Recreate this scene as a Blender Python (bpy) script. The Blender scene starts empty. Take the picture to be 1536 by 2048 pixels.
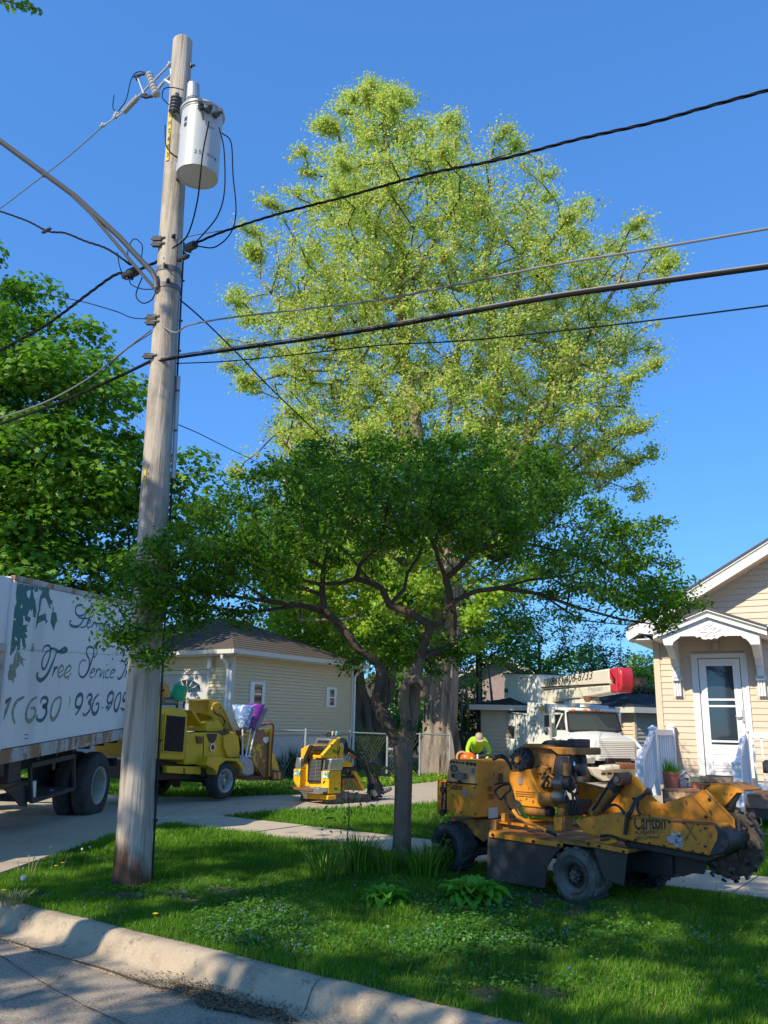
import bpy, bmesh, math, random
import numpy as np
from mathutils import Vector, Matrix
random.seed(7); rng = np.random.default_rng(7)
SC = bpy.context.scene; COL = SC.collection
rad = math.radians
# ---------------------------------------------------------------- camera
FPX = 1650.0; PITCH = math.atan(420/FPX); ROLL = .0183; CZ = 1.65
_F = np.array([0, math.cos(PITCH), math.sin(PITCH)]); _r0 = np.array([1., 0, 0]); _u0 = np.array([0, -math.sin(PITCH), math.cos(PITCH)])
_R = _r0*math.cos(ROLL)+_u0*math.sin(ROLL); _U = _u0*math.cos(ROLL)-_r0*math.sin(ROLL)
CP = np.array([0, 0, CZ])
cam = bpy.data.cameras.new('camera'); cam_o = bpy.data.objects.new('camera', cam); COL.objects.link(cam_o)
cam.sensor_fit = 'VERTICAL'; cam.sensor_height = 36; cam.lens = 36*FPX/2048; cam.clip_end = 3000; cam.clip_start = .05
cam_o.matrix_world = Matrix(((_R[0], _U[0], -_F[0], 0), (_R[1], _U[1], -_F[1], 0), (_R[2], _U[2], -_F[2], CZ), (0, 0, 0, 1)))
SC.camera = cam_o
# ---------------------------------------------------------------- sky, sun, exposure
SUN_AZ = rad(45); SUN_EL = rad(38)     # the sun stands behind the camera's left shoulder
SV = Vector((-math.sin(SUN_AZ)*math.cos(SUN_EL), -math.cos(SUN_AZ)*math.cos(SUN_EL), math.sin(SUN_EL)))
W = bpy.data.worlds.new('World'); SC.world = W; W.use_nodes = True
nt = W.node_tree; nt.nodes.clear()
sky = nt.nodes.new('ShaderNodeTexSky'); sky.sky_type = 'NISHITA'; sky.sun_disc = False
sky.sun_elevation = SUN_EL; sky.sun_rotation = math.atan2(SV.x, SV.y); sky.ozone_density = 3.0; sky.air_density = 1.0; sky.dust_density = .25
hs = nt.nodes.new('ShaderNodeHueSaturation'); hs.inputs['Saturation'].default_value = 1.12; hs.inputs['Hue'].default_value = .5
bg = nt.nodes.new('ShaderNodeBackground'); bg.inputs[1].default_value = .142
wo = nt.nodes.new('ShaderNodeOutputWorld')
gm = nt.nodes.new('ShaderNodeGamma'); gm.inputs[1].default_value = .55       # a phone camera flattens and blues a clear sky: one curve for all of it
tn_ = nt.nodes.new('ShaderNodeVectorMath'); tn_.operation = 'MULTIPLY'; tn_.inputs[1].default_value = (.77, 1.6, 2.8)
nt.links.new(sky.outputs[0], hs.inputs['Color']); nt.links.new(hs.outputs[0], gm.inputs[0]); nt.links.new(gm.outputs[0], tn_.inputs[0]); nt.links.new(tn_.outputs[0], bg.inputs[0]); nt.links.new(bg.outputs[0], wo.inputs[0])
sun = bpy.data.lights.new('sun', 'SUN'); sun.energy = 5.0; sun.angle = rad(.5); sun.color = (1, .885, .70)
sun_o = bpy.data.objects.new('sun', sun); COL.objects.link(sun_o); sun_o.rotation_euler = SV.to_track_quat('Z', 'Y').to_euler()
vs = SC.view_settings; vs.view_transform = 'Standard'; vs.look = 'None'; vs.exposure = 0.2; vs.gamma = 1
SC.cycles.max_bounces = 6; SC.cycles.transparent_max_bounces = 8; SC.cycles.diffuse_bounces = 3
SC.cycles.use_denoising = True
# ---------------------------------------------------------------- pixel of the photograph <-> place
def ray(x, y): return _F*FPX+_R*(x-768)+_U*(1024-y)
def atZ(x, y, z): d = ray(x, y); return CP+d*(z-CZ)/d[2]
def atY(x, y, Y): d = ray(x, y); return CP+d*Y/d[1]
def atP(x, y, P, n): d = ray(x, y); n = np.array(n); return CP+d*((np.array(P)-CP)@n)/(d@n)
def proj(P):
    v = np.asarray(P)-CP; q = v@_F; return 768+FPX*(v@_R)/q, 1024-FPX*(v@_U)/q, q
V0 = (0, 0, 1)
class Fr:
    """a local frame standing at a place: x along, y into the thing, z up"""
    def __init__(s, O, az, pitch=0):
        s.O = np.array(O, float); c = math.cos(pitch)
        s.X = np.array([math.sin(az)*c, math.cos(az)*c, math.sin(pitch)])
        s.Y = np.array([-math.cos(az), math.sin(az), 0.]); s.Z = np.cross(s.X, s.Y)
    def loc(s, P): d = np.array(P)-s.O; return np.array([d@s.X, d@s.Y, d@s.Z])
    def w(s, x, y, z): return s.O+s.X*x+s.Y*y+s.Z*z
    def on(s, V, pts, y=0):      # points of plane local y -> (x, z)
        out = []
        for a, b in pts:
            l = s.loc(atP(V[0]+a/V[2], V[1]+b/V[2], s.w(0, y, 0), s.Y)); out.append((l[0], l[2]))
        return out
    def onx(s, V, pts, x=0):     # plane local x -> (y, z)
        out = []
        for a, b in pts:
            l = s.loc(atP(V[0]+a/V[2], V[1]+b/V[2], s.w(x, 0, 0), s.X)); out.append((l[1], l[2]))
        return out
    def mat(s): return Matrix(((s.X[0], s.Y[0], s.Z[0], s.O[0]), (s.X[1], s.Y[1], s.Z[1], s.O[1]), (s.X[2], s.Y[2], s.Z[2], s.O[2]), (0, 0, 0, 1)))
# ---------------------------------------------------------------- objects
def tag(o, label=None, cat=None, group=None, kind=None):
    if label: o['label'] = label
    if cat: o['category'] = cat
    if group: o['group'] = group
    if kind: o['kind'] = kind
    return o
def empty(name, M, label, cat, group=None, kind=None):
    o = bpy.data.objects.new(name, None); COL.objects.link(o); o.empty_display_size = .2
    o.matrix_world = M if isinstance(M, Matrix) else Matrix.Translation(Vector(M))
    return tag(o, label, cat, group, kind)
def link(name, me, mat, parent=None, bevel=0, smooth=False):
    o = bpy.data.objects.new(name, me); COL.objects.link(o)
    if mat and not me.materials: me.materials.append(mat)
    if parent: o.parent = parent
    if bevel:
        b = o.modifiers.new('bevel', 'BEVEL'); b.width = bevel; b.segments = 2; b.limit_method = 'ANGLE'; b.angle_limit = rad(40)
        smooth = True
    if smooth:
        me.polygons.foreach_set('use_smooth', [True]*len(me.polygons))
        try: me.set_sharp_from_angle(angle=rad(38))
        except Exception: pass
    return o
def copy_tree(o, parent=None):
    c = o.copy(); COL.objects.link(c)
    if parent: c.parent = parent
    for ch in [k for k in bpy.data.objects if k.parent == o]: copy_tree(ch, c)
    return c
class MB:
    def __init__(s): s.v = []; s.f = []
    def add(s, vs, fs):
        n = len(s.v); s.v += [tuple(map(float, p)) for p in vs]; s.f += [tuple(i+n for i in f) for f in fs]; return s
    def box(s, x0, x1, y0, y1, z0, z1):
        return s.add([(x0, y0, z0), (x1, y0, z0), (x1, y1, z0), (x0, y1, z0), (x0, y0, z1), (x1, y0, z1), (x1, y1, z1), (x0, y1, z1)],
                     [(0, 3, 2, 1), (4, 5, 6, 7), (0, 1, 5, 4), (1, 2, 6, 5), (2, 3, 7, 6), (3, 0, 4, 7)])
    def hexa(s, lo, hi):   # lo, hi: four points each
        return s.add(list(lo)+list(hi), [(0, 3, 2, 1), (4, 5, 6, 7), (0, 1, 5, 4), (1, 2, 6, 5), (2, 3, 7, 6), (3, 0, 4, 7)])
    def prism(s, pts, ax, d0, d1):
        k = {'x': lambda a, b, d: (d, a, b), 'y': lambda a, b, d: (a, d, b), 'z': lambda a, b, d: (a, b, d)}[ax]; n = len(pts)
        ar = sum(pts[i][0]*pts[(i+1) % n][1]-pts[(i+1) % n][0]*pts[i][1] for i in range(n))
        if (ar < 0) != (ax == 'y'): pts = pts[::-1]
        if d1 < d0: d0, d1 = d1, d0
        return s.add([k(a, b, d0) for a, b in pts]+[k(a, b, d1) for a, b in pts],
                     [tuple(range(n))[::-1], tuple(range(n, 2*n))]+[(i, (i+1) % n, n+(i+1) % n, n+i) for i in range(n)])
    def tube(s, pts, r, n=8, cap=True):
        P = [Vector(p) for p in pts]; m = len(P); R = r if isinstance(r, (list, tuple)) else [r]*m
        vs = []; prev = None
        for i in range(m):
            t = (P[min(i+1, m-1)]-P[max(i-1, 0)]).normalized()
            if prev is None: a = t.orthogonal().normalized()
            else:
                a = prev-t*prev.dot(t)
                a = a.normalized() if a.length > 1e-6 else t.orthogonal().normalized()
            prev = a; b = t.cross(a)
            vs += [P[i]+(a*math.cos(2*math.pi*k/n)+b*math.sin(2*math.pi*k/n))*R[i] for k in range(n)]
        fs = [(i*n+k, i*n+(k+1) % n, (i+1)*n+(k+1) % n, (i+1)*n+k) for i in range(m-1) for k in range(n)]
        if cap: fs += [tuple(range(n))[::-1], tuple(range((m-1)*n, m*n))]
        return s.add(vs, fs)
    def cyl(s, p0, p1, r0, r1=None, n=20): return s.tube([p0, p1], [r0, r0 if r1 is None else r1], n)
    def lathe(s, prof, o=(0, 0, 0), ax='z', n=32, close=False, cap=True):
        vs = []; m = len(prof)
        for r, h in prof:
            for k in range(n):
                c, q = r*math.cos(2*math.pi*k/n), r*math.sin(2*math.pi*k/n)
                p = {'z': (c, q, h), 'y': (q, h, c), 'x': (h, c, q)}[ax]; vs.append((p[0]+o[0], p[1]+o[1], p[2]+o[2]))
        fs = [(i*n+k, i*n+(k+1) % n, (i+1)*n+(k+1) % n, (i+1)*n+k) for i in range(m-1) for k in range(n)]
        if close: fs += [((m-1)*n+k, (m-1)*n+(k+1) % n, (k+1) % n, k) for k in range(n)]
        elif cap:
            if prof[0][0] > 1e-6: fs.append(tuple(range(n))[::-1])
            if prof[-1][0] > 1e-6: fs.append(tuple(range((m-1)*n, m*n)))
        return s.add(vs, fs)
    def ball(s, c, r, n=12):
        rr = r if isinstance(r, tuple) else (r, r, r); m = n//2
        vs = [(c[0]+rr[0]*math.sin(math.pi*i/m)*math.cos(2*math.pi*k/n), c[1]+rr[1]*math.sin(math.pi*i/m)*math.sin(2*math.pi*k/n), c[2]+rr[2]*math.cos(math.pi*i/m)) for i in range(m+1) for k in range(n)]
        return s.add(vs, [(i*n+k, (i+1)*n+k, (i+1)*n+(k+1) % n, i*n+(k+1) % n) for i in range(m) for k in range(n)])
    def ribbon(s, P, Wd, N, lift=.002):   # flat painted stroke on a surface with normal N
        P = [Vector(p) for p in P]; N = Vector(N); m = len(P); vs = []
        for i in range(m):
            t = (P[min(i+1, m-1)]-P[max(i-1, 0)]).normalized(); b = t.cross(N).normalized(); w = Wd[i] if isinstance(Wd, (list, tuple)) else Wd
            vs += [P[i]+b*w/2+N*lift, P[i]-b*w/2+N*lift]
        return s.add(vs, [(2*i, 2*i+1, 2*i+3, 2*i+2) for i in range(m-1)])
    def build(s, name, mat, parent=None, bevel=0, smooth=False, recalc=True):
        me = bpy.data.meshes.new(name); me.from_pydata(s.v, [], s.f)
        if recalc:
            b = bmesh.new(); b.from_mesh(me); bmesh.ops.recalc_face_normals(b, faces=b.faces); b.to_mesh(me); b.free()
        me.update(); return link(name, me, mat, parent, bevel, smooth)
def fastmesh(name, V, Fc, mat, parent=None, vals=None, smooth=False):
    """V (n,3), Fc (m,k) all faces alike; vals one number a face"""
    me = bpy.data.meshes.new(name); n, (m, k) = len(V), Fc.shape
    me.vertices.add(n); me.vertices.foreach_set('co', V.astype(np.float32).ravel())
    me.loops.add(m*k); me.loops.foreach_set('vertex_index', Fc.astype(np.int32).ravel())
    me.polygons.add(m); me.polygons.foreach_set('loop_start', np.arange(0, m*k, k, dtype=np.int32))
    if smooth: me.polygons.foreach_set('use_smooth', np.ones(m, bool))
    if vals is not None:
        at = me.attributes.new('v', 'FLOAT', 'FACE'); at.data.foreach_set('value', vals.astype(np.float32))
    me.update(calc_edges=True); return link(name, me, mat, parent)
def smoothline(pts, k=6):
    P = [np.array(p, float) for p in pts]; P = [2*P[0]-P[1]]+P+[2*P[-1]-P[-2]]; out = []
    for i in range(1, len(P)-2):
        for j in range(k):
            t = j/k; out.append(.5*((2*P[i])+(P[i+1]-P[i-1])*t+(2*P[i-1]-5*P[i]+4*P[i+1]-P[i+2])*t*t+(3*P[i]-P[i-1]-3*P[i+1]+P[i+2])*t**3))
    return out+[P[-2]]
def text_mesh(txt, size=1, shear=0, align='LEFT', ext=.0, off=0):
    c = bpy.data.curves.new('t', 'FONT'); c.body = txt; c.size = size; c.shear = shear; c.align_x = align; c.extrude = ext; c.resolution_u = 2; c.offset = off
    o = bpy.data.objects.new('t', c); COL.objects.link(o); dg = bpy.context.evaluated_depsgraph_get()
    me = bpy.data.meshes.new_from_object(o.evaluated_get(dg)); bpy.data.objects.remove(o); return me
def put_text(name, txt, mat, parent, o, X, Z, size, width=None, shear=0, ext=.0005, bold=0):
    """flat lettering at local point o, running along X with letters standing along Z"""
    me = text_mesh(txt, size, shear, ext=ext, off=bold*size); X = Vector(X).normalized(); Z = Vector(Z).normalized(); N = X.cross(Z)
    xs = [v.co.x for v in me.vertices]; sx = width/(max(xs)-min(xs)) if width and xs else 1
    for v in me.vertices: v.co = Vector(o)+X*(v.co.x*sx)+Z*v.co.y+N*v.co.z
    return link(name, me, mat, parent)
# ---------------------------------------------------------------- materials
def _nodes(name):
    m = bpy.data.materials.new(name); m.use_nodes = True; t = m.node_tree; t.nodes.clear()
    return m, t, t.nodes.new('ShaderNodeOutputMaterial')
def _noise(t, co, scale, detail=6, rough=.6, stretch=None):
    n = t.nodes.new('ShaderNodeTexNoise'); n.inputs['Scale'].default_value = scale; n.inputs['Detail'].default_value = detail; n.inputs['Roughness'].default_value = rough
    if stretch:
        mp = t.nodes.new('ShaderNodeMapping'); mp.inputs['Scale'].default_value = stretch; t.links.new(co, mp.inputs[0]); co = mp.outputs[0]
    t.links.new(co, n.inputs['Vector']); return n.outputs['Fac']
def _ramp(t, f, a, b, ca=(0, 0, 0, 1), cb=(1, 1, 1, 1)):
    r = t.nodes.new('ShaderNodeValToRGB'); r.color_ramp.elements[0].position = a; r.color_ramp.elements[1].position = b
    r.color_ramp.elements[0].color = ca; r.color_ramp.elements[1].color = cb; t.links.new(f, r.inputs[0]); return r.outputs[0]
def _mix(t, f, a, b):
    m = t.nodes.new('ShaderNodeMix'); m.data_type = 'RGBA'
    for s, v in ((0, f), (6, a), (7, b)):
        if hasattr(v, 'is_linked'): t.links.new(v, m.inputs[s])
        else: m.inputs[s].default_value = v if s == 0 else (*v[:3], 1)
    return m.outputs[2]
def mat(name, col, rough=.6, metal=0, var=.15, scale=3, layers=(), bump=0, bscale=60, stretch=None, spec=.5, coat=0, bstretch=None):
    """layers: (colour, noise scale, low, high, stretch) painted in turn over the base: rust, dirt, stains"""
    m, t, out = _nodes(name); b = t.nodes.new('ShaderNodeBsdfPrincipled'); t.links.new(b.outputs[0], out.inputs[0])
    co = t.nodes.new('ShaderNodeTexCoord').outputs['Object']
    f = _noise(t, co, scale, stretch=stretch)
    c = _mix(t, f, tuple(x*(1-var*1.6) for x in col), tuple(min(1, x*(1+var*1.6)) for x in col))
    for L in layers:
        n = _noise(t, co, L[1], 8, .65, L[4] if len(L) > 4 else None)
        c = _mix(t, _ramp(t, n, L[2], L[3]), c, L[0])
    t.links.new(c, b.inputs['Base Color']); b.inputs['Roughness'].default_value = rough; b.inputs['Metallic'].default_value = metal
    b.inputs['Specular IOR Level'].default_value = spec; b.inputs['Coat Weight'].default_value = coat
    if bump:
        bn = t.nodes.new('ShaderNodeBump'); bn.inputs['Strength'].default_value = min(1, bump); bn.inputs['Distance'].default_value = .02*max(1, bump)
        t.links.new(_noise(t, co, bscale, 6, .65, bstretch or stretch), bn.inputs['Height']); t.links.new(bn.outputs[0], b.inputs['Normal'])
    return m
def leafmat(name, ca, cb, trans=.35, cc=None, rough=.45):
    m, t, out = _nodes(name); at = t.nodes.new('ShaderNodeAttribute'); at.attribute_name = 'v'
    r = t.nodes.new('ShaderNodeValToRGB'); r.color_ramp.elements[0].color = (*ca, 1); r.color_ramp.elements[1].color = (*cb, 1)
    if cc: r.color_ramp.elements[1].position = .78; e = r.color_ramp.elements.new(.97); e.color = (*cc, 1)
    t.links.new(at.outputs['Fac'], r.inputs[0])
    b = t.nodes.new('ShaderNodeBsdfPrincipled'); b.inputs['Roughness'].default_value = rough; b.inputs['Specular IOR Level'].default_value = .35
    tr = t.nodes.new('ShaderNodeBsdfTranslucent'); mx = t.nodes.new('ShaderNodeMixShader'); mx.inputs[0].default_value = trans
    g = t.nodes.new('ShaderNodeMixRGB'); g.blend_type = 'MULTIPLY'; g.inputs[0].default_value = 1; g.inputs[2].default_value = (1.35, 1.5, .7, 1)
    t.links.new(r.outputs[0], b.inputs['Base Color']); t.links.new(r.outputs[0], g.inputs[1]); t.links.new(g.outputs[0], tr.inputs[0])
    t.links.new(b.outputs[0], mx.inputs[1]); t.links.new(tr.outputs[0], mx.inputs[2]); t.links.new(mx.outputs[0], out.inputs[0]); return m
def glassmat(name, col, rough=.05):
    m, t, out = _nodes(name); b = t.nodes.new('ShaderNodeBsdfPrincipled'); b.inputs['Base Color'].default_value = (*col, 1)
    b.inputs['Roughness'].default_value = rough; b.inputs['Specular IOR Level'].default_value = 1.0; b.inputs['IOR'].default_value = 1.5; t.links.new(b.outputs[0], out.inputs[0]); return m
def clearmat(name, tint=(.8, .9, .88), alpha=.35):
    m, t, out = _nodes(name); g = t.nodes.new('ShaderNodeBsdfGlossy'); g.inputs['Roughness'].default_value = .03
    tr = t.nodes.new('ShaderNodeBsdfTransparent'); tr.inputs[0].default_value = (*tint, 1); mx = t.nodes.new('ShaderNodeMixShader'); mx.inputs[0].default_value = alpha
    t.links.new(tr.outputs[0], mx.inputs[1]); t.links.new(g.outputs[0], mx.inputs[2]); t.links.new(mx.outputs[0], out.inputs[0]); return m
RUST = (.16, .06, .025); GRIME = (.05, .04, .03); MUD = (.16, .12, .08)
m_asph = mat('old_asphalt', (.52, .405, .28), .9, var=.12, scale=1.5, layers=[((.20, .16, .12), 1.6, .5, .75), ((.62, .55, .45), 60, .5, .6), ((.14, .12, .1), 75, .56, .62)], bump=1.0, bscale=130)
m_curb = mat('curb_concrete', (.53, .42, .285), .9, var=.16, scale=2.5, layers=[((.22, .175, .12), 3.0, .5, .75), ((.14, .11, .08), 9, .6, .72), ((.58, .52, .43), 70, .56, .66), ((.16, .14, .12), 110, .62, .68)], bump=.8, bscale=90)
m_conc = mat('driveway_concrete', (.46, .385, .28), .9, var=.1, scale=1.2, layers=[((.22, .19, .15), 1.6, .56, .78), ((.5, .47, .42), 60, .6, .7)], bump=.3, bscale=80)
m_walk = mat('sidewalk_concrete', (.52, .43, .31), .9, var=.1, scale=1.7, layers=[((.22, .2, .165), 2.6, .55, .8), ((.52, .5, .45), 60, .6, .7)], bump=.3, bscale=80)
m_soil = mat('lawn_soil', (.05, .065, .022), .95, var=.4, scale=5, layers=[((.09, .065, .035), 3, .55, .7)], bump=.6, bscale=30)
m_dirt = mat('gutter_dirt', (.11, .075, .045), .95, var=.4, scale=20, layers=[((.2, .15, .09), 40, .55, .65)], bump=.8, bscale=60)
m_pole = mat('weathered_pole_wood', (.46, .40, .32), .8, var=.2, scale=3, stretch=(1, 1, .08), layers=[((.13, .12, .105), 2.0, .5, .72, (1, 1, .5)), ((.24, .20, .15), 14, .5, .66, (1, 1, .05)), ((.55, .5, .42), 22, .58, .7, (1, 1, .04))], bump=.9, bscale=28, bstretch=(1, 1, .03))
def polebase():   # creosote stain over the lowest metre and a half of the pole
    m = m_pole; t = m.node_tree; b = next(n for n in t.nodes if n.type == 'BSDF_PRINCIPLED'); src = b.inputs['Base Color'].links[0].from_socket
    co = t.nodes.new('ShaderNodeTexCoord').outputs['Object']; sp = t.nodes.new('ShaderNodeSeparateXYZ'); t.links.new(co, sp.inputs[0])
    n = _noise(t, co, 9, 6, .6, (1, 1, .12)); ad = t.nodes.new('ShaderNodeMath'); ad.operation = 'MULTIPLY_ADD'; t.links.new(n, ad.inputs[0]); ad.inputs[1].default_value = 1.1; t.links.new(sp.outputs[2], ad.inputs[2])
    f = _ramp(t, ad.outputs[0], .75, 1.5, (1, 1, 1, 1), (0, 0, 0, 1)); f2 = _ramp(t, ad.outputs[0], .62, .85, (1, 1, 1, 1), (0, 0, 0, 1))
    c = _mix(t, f, src, (.20, .10, .045)); c = _mix(t, f2, c, (.055, .03, .018)); t.links.new(c, b.inputs['Base Color'])
polebase()
m_sidL = mat('pale_vinyl_siding', (.66, .56, .36), .55, var=.05, scale=1.2, layers=[((.40, .36, .25), 1.6, .6, .85)])
m_found = mat('painted_foundation', (.48, .48, .47), .85, var=.12, scale=2, bump=.3, bscale=20, layers=[((.3, .3, .26), 2, .6, .8)])
m_sidH = mat('tan_vinyl_siding', (.64, .51, .37), .5, var=.04, scale=2, stretch=(.2, 1, 4), layers=[((.5, .37, .25), 2.0, .62, .85)])
m_white = mat('white_trim_paint', (.78, .78, .76), .45, var=.03, scale=4, layers=[((.55, .54, .5), 5, .62, .8)])
m_white2 = mat('white_vinyl', (.82, .82, .82), .35, var=.02)
m_trimL = mat('off_white_trim', (.60, .58, .50), .5, var=.05)
m_shing = mat('brown_shingle', (.10, .08, .064), .9, var=.3, scale=14, bump=.5, bscale=80, layers=[((.17, .14, .11), 30, .56, .66)])
m_shin2 = mat('black_shingle', (.03, .032, .037), .85, var=.3, scale=10, bump=.5, bscale=80)
m_shin3 = mat('grey_shingle', (.10, .095, .09), .9, var=.3, scale=14, bump=.4, bscale=80)
m_glass = glassmat('dark_window_glass', (.012, .018, .024))
m_doorglass = glassmat('door_glass', (.03, .045, .06), .04)
m_yg = mat('grinder_yellow', (.74, .275, .012), .5, var=.14, scale=3, layers=[((.36, .15, .02), 4, .45, .75), (RUST, 17, .60, .66), (GRIME, 5, .56, .80), ((.85, .45, .08), 26, .66, .7)], bump=.1, bscale=30)  # real grime, laid on heavier to stand in for shadow too
m_yge = mat('grimy_engine_yellow', (.36, .155, .022), .65, var=.3, scale=6, layers=[(GRIME, 8, .45, .7), (RUST, 20, .6, .7)], bump=.35, bscale=24)  # darkened for grime and shadow together
m_yc = mat('chipper_yellow', (.74, .47, .02), .5, var=.12, scale=2, layers=[((.45, .27, .03), 3, .52, .8), (RUST, 5.5, .62, .655)], bump=.1, bscale=20)
m_ycr = mat('peeling_yellow_on_rust', (.66, .44, .02), .55, var=.1, scale=3, layers=[((.27, .115, .055), 3.1, .46, .475)], bump=.25, bscale=14)
m_ys = mat('skid_yellow', (.82, .45, .015), .4, var=.1, scale=3, layers=[((.4, .22, .03), 5, .55, .8), (GRIME, 9, .6, .8)])
m_tan = mat('faded_panel', (.60, .33, .14), .55, var=.1, scale=5, layers=[((.3, .18, .08), 6, .55, .75)])
m_rust = mat('rusty_steel', (.19, .075, .035), .8, var=.3, scale=8, layers=[((.33, .16, .08), 15, .55, .7)], bump=.4, bscale=40)
m_redpipe = mat('rusty_red_pipe', (.30, .09, .055), .6, var=.2, scale=8)
m_rub = mat('tyre_rubber', (.04, .04, .04), .8, var=.2, scale=6, layers=[((.10, .095, .085), 5, .52, .8)], bump=.2, bscale=40)
m_rubd = mat('dusty_tyre', (.085, .075, .06), .85, var=.2, scale=5, layers=[((.25, .22, .17), 4, .45, .78)], bump=.2, bscale=40)
m_flap = mat('dusty_rubber_flap', (.06, .05, .04), .85, var=.2, scale=3, layers=[((.20, .18, .15), 3, .55, .85)])
m_blk = mat('black_steel', (.02, .021, .023), .5, var=.25, scale=6, layers=[((.07, .06, .05), 8, .58, .75)])
m_dk = mat('dark_engine_metal', (.045, .045, .05), .45, metal=.4, var=.3, scale=10, layers=[((.12, .1, .08), 12, .58, .72)], bump=.3, bscale=40)
m_steel = mat('bare_steel', (.20, .20, .20), .4, metal=.7, var=.15, scale=10, layers=[(RUST, 10, .62, .72)])
m_alu = mat('worn_aluminium', (.55, .56, .57), .35, metal=.8, var=.1, scale=6)
m_galv = mat('galvanised_steel', (.42, .44, .46), .5, metal=.5, var=.12, scale=9)
m_tank = mat('transformer_grey', (.47, .50, .50), .35, var=.04, scale=3)
m_porc = mat('grey_porcelain', (.42, .43, .44), .25, var=.1, scale=8)
m_porcd = mat('dark_porcelain', (.09, .10, .11), .25, var=.1)
m_cut = mat('cutter_mud', (.10, .078, .058), .85, var=.3, scale=8, layers=[((.2, .16, .12), 10, .52, .7), ((.03, .028, .026), 14, .58, .7)], bump=.7, bscale=22)
m_wire = mat('black_wire', (.010, .010, .011), .85, var=.1, spec=.15)
m_arm = mat('backlit_arm_steel', (.13, .135, .14), .6, metal=.3, var=.1)  # galvanised steel darkened: the backlit look is put into the colour
m_wireg = mat('grey_wire', (.19, .19, .19), .6, metal=.3, var=.1)
m_box = mat('truck_white', (.80, .82, .83), .45, var=.03, scale=.8, layers=[((.54, .57, .60), 1.2, .52, .8, (1, 1, .25)), ((.5, .42, .33), 5, .7, .78, (1, 1, .3))])
m_rail = mat('rusty_white_rail', (.50, .50, .47), .7, var=.15, scale=3, layers=[((.36, .19, .10), 2.6, .46, .56, (1, 1, .4)), ((.13, .07, .04), 4.5, .56, .63, (1, 1, .4))], bump=.2, bscale=20)
m_teal = mat('faded_teal_paint', (.025, .17, .17), .55, var=.08, scale=4)
m_tealdk = mat('dark_teal_lettering', (.02, .125, .16), .5, var=.1)
m_olive = mat('worn_lettering', (.25, .29, .22), .6, var=.25, scale=5, layers=[((.4, .47, .5), 14, .55, .62)])
m_letter = mat('black_lettering', (.015, .015, .018), .5, var=.1, layers=[((.5, .25, .03), 40, .62, .66)])
m_twh = mat('aerial_truck_white', (.80, .80, .76), .35, var=.03, scale=2, layers=[((.6, .56, .48), 3, .6, .8)])
m_boom = mat('boom_fibreglass', (.66, .61, .50), .45, var=.06, scale=3, layers=[((.38, .30, .2), 5, .58, .8)])
m_red = mat('red_boom_end', (.52, .03, .05), .4, var=.15, scale=4)
m_orange = mat('orange_plastic', (.85, .13, .02), .4, var=.06)
m_lamp = mat('orange_marker_lens', (.8, .22, .05), .25, var=.05)
m_green = mat('green_bucket', (.01, .42, .17), .35, var=.05)
m_chrome = mat('chrome', (.7, .7, .7), .12, metal=1, var=.05)
m_bark = mat('hawthorn_bark', (.20, .145, .095), .9, var=.3, scale=7, stretch=(1, 1, .35), layers=[((.055, .042, .034), 9, .5, .68, (1, 1, .25)), ((.26, .21, .16), 22, .58, .7, (1, 1, .2))], bump=1.2, bscale=26, bstretch=(1, 1, .25))
m_barkb = mat('old_maple_bark', (.27, .215, .165), .92, var=.25, scale=2.5, stretch=(1, 1, .2), layers=[((.09, .07, .055), 3.2, .5, .62, (1, 1, .12)), ((.40, .34, .27), 8, .56, .7, (1, 1, .15))], bump=1.5, bscale=9, bstretch=(1, 1, .12))
m_limb = mat('dark_limb_bark', (.095, .068, .045), .9, var=.3, scale=9, bump=1, bscale=30)
m_twig = mat('dark_twigs', (.06, .045, .034), .85, var=.3, scale=5)
m_deck = mat('deck_boards', (.37, .19, .12), .75, var=.15, scale=4, layers=[((.2, .11, .07), 6, .56, .75)])
m_cedar = mat('pale_step_board', (.56, .38, .19), .75, var=.15, scale=4, stretch=(.2, 1, 3), layers=[((.3, .18, .09), 5, .55, .72, (.2, 1, 3))])
m_terra = mat('terracotta', (.50, .185, .10), .7, var=.1, scale=6)
m_fencew = mat('old_fence_boards', (.16, .145, .12), .9, var=.3, scale=6, stretch=(1, 1, .15))

# ---------------------------------------------------------------- trees
def frusta(name, A, B, ra, rb, n, mat_, parent):
    """one tapered tube for each edge A->B"""
    d = B-A; L = np.linalg.norm(d, axis=1, keepdims=True)+1e-9; t = d/L; ref = np.where(np.abs(t[:, 2:3]) > .9, np.array([[1., 0, 0]]), np.array([[0., 0, 1.]]))
    u = np.cross(t, ref); u /= np.linalg.norm(u, axis=1, keepdims=True)+1e-9; w = np.cross(t, u)
    an = np.arange(n)*2*np.pi/n; c, s_ = np.cos(an)[None, :, None], np.sin(an)[None, :, None]
    ring = u[:, None, :]*c+w[:, None, :]*s_; A2 = A-t*ra[:, None]*.3
    V = np.concatenate([A2[:, None, :]+ring*ra[:, None, None], B[:, None, :]+ring*rb[:, None, None]], axis=1).reshape(-1, 3)
    m = len(A); base = (np.arange(m)*2*n)[:, None, None]; k = np.arange(n)
    q = np.stack([k, (k+1) % n, (k+1) % n+n, k+n], axis=1)[None]
    return fastmesh(name, V, (base+q).reshape(-1, 4), mat_, parent, smooth=True)
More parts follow.
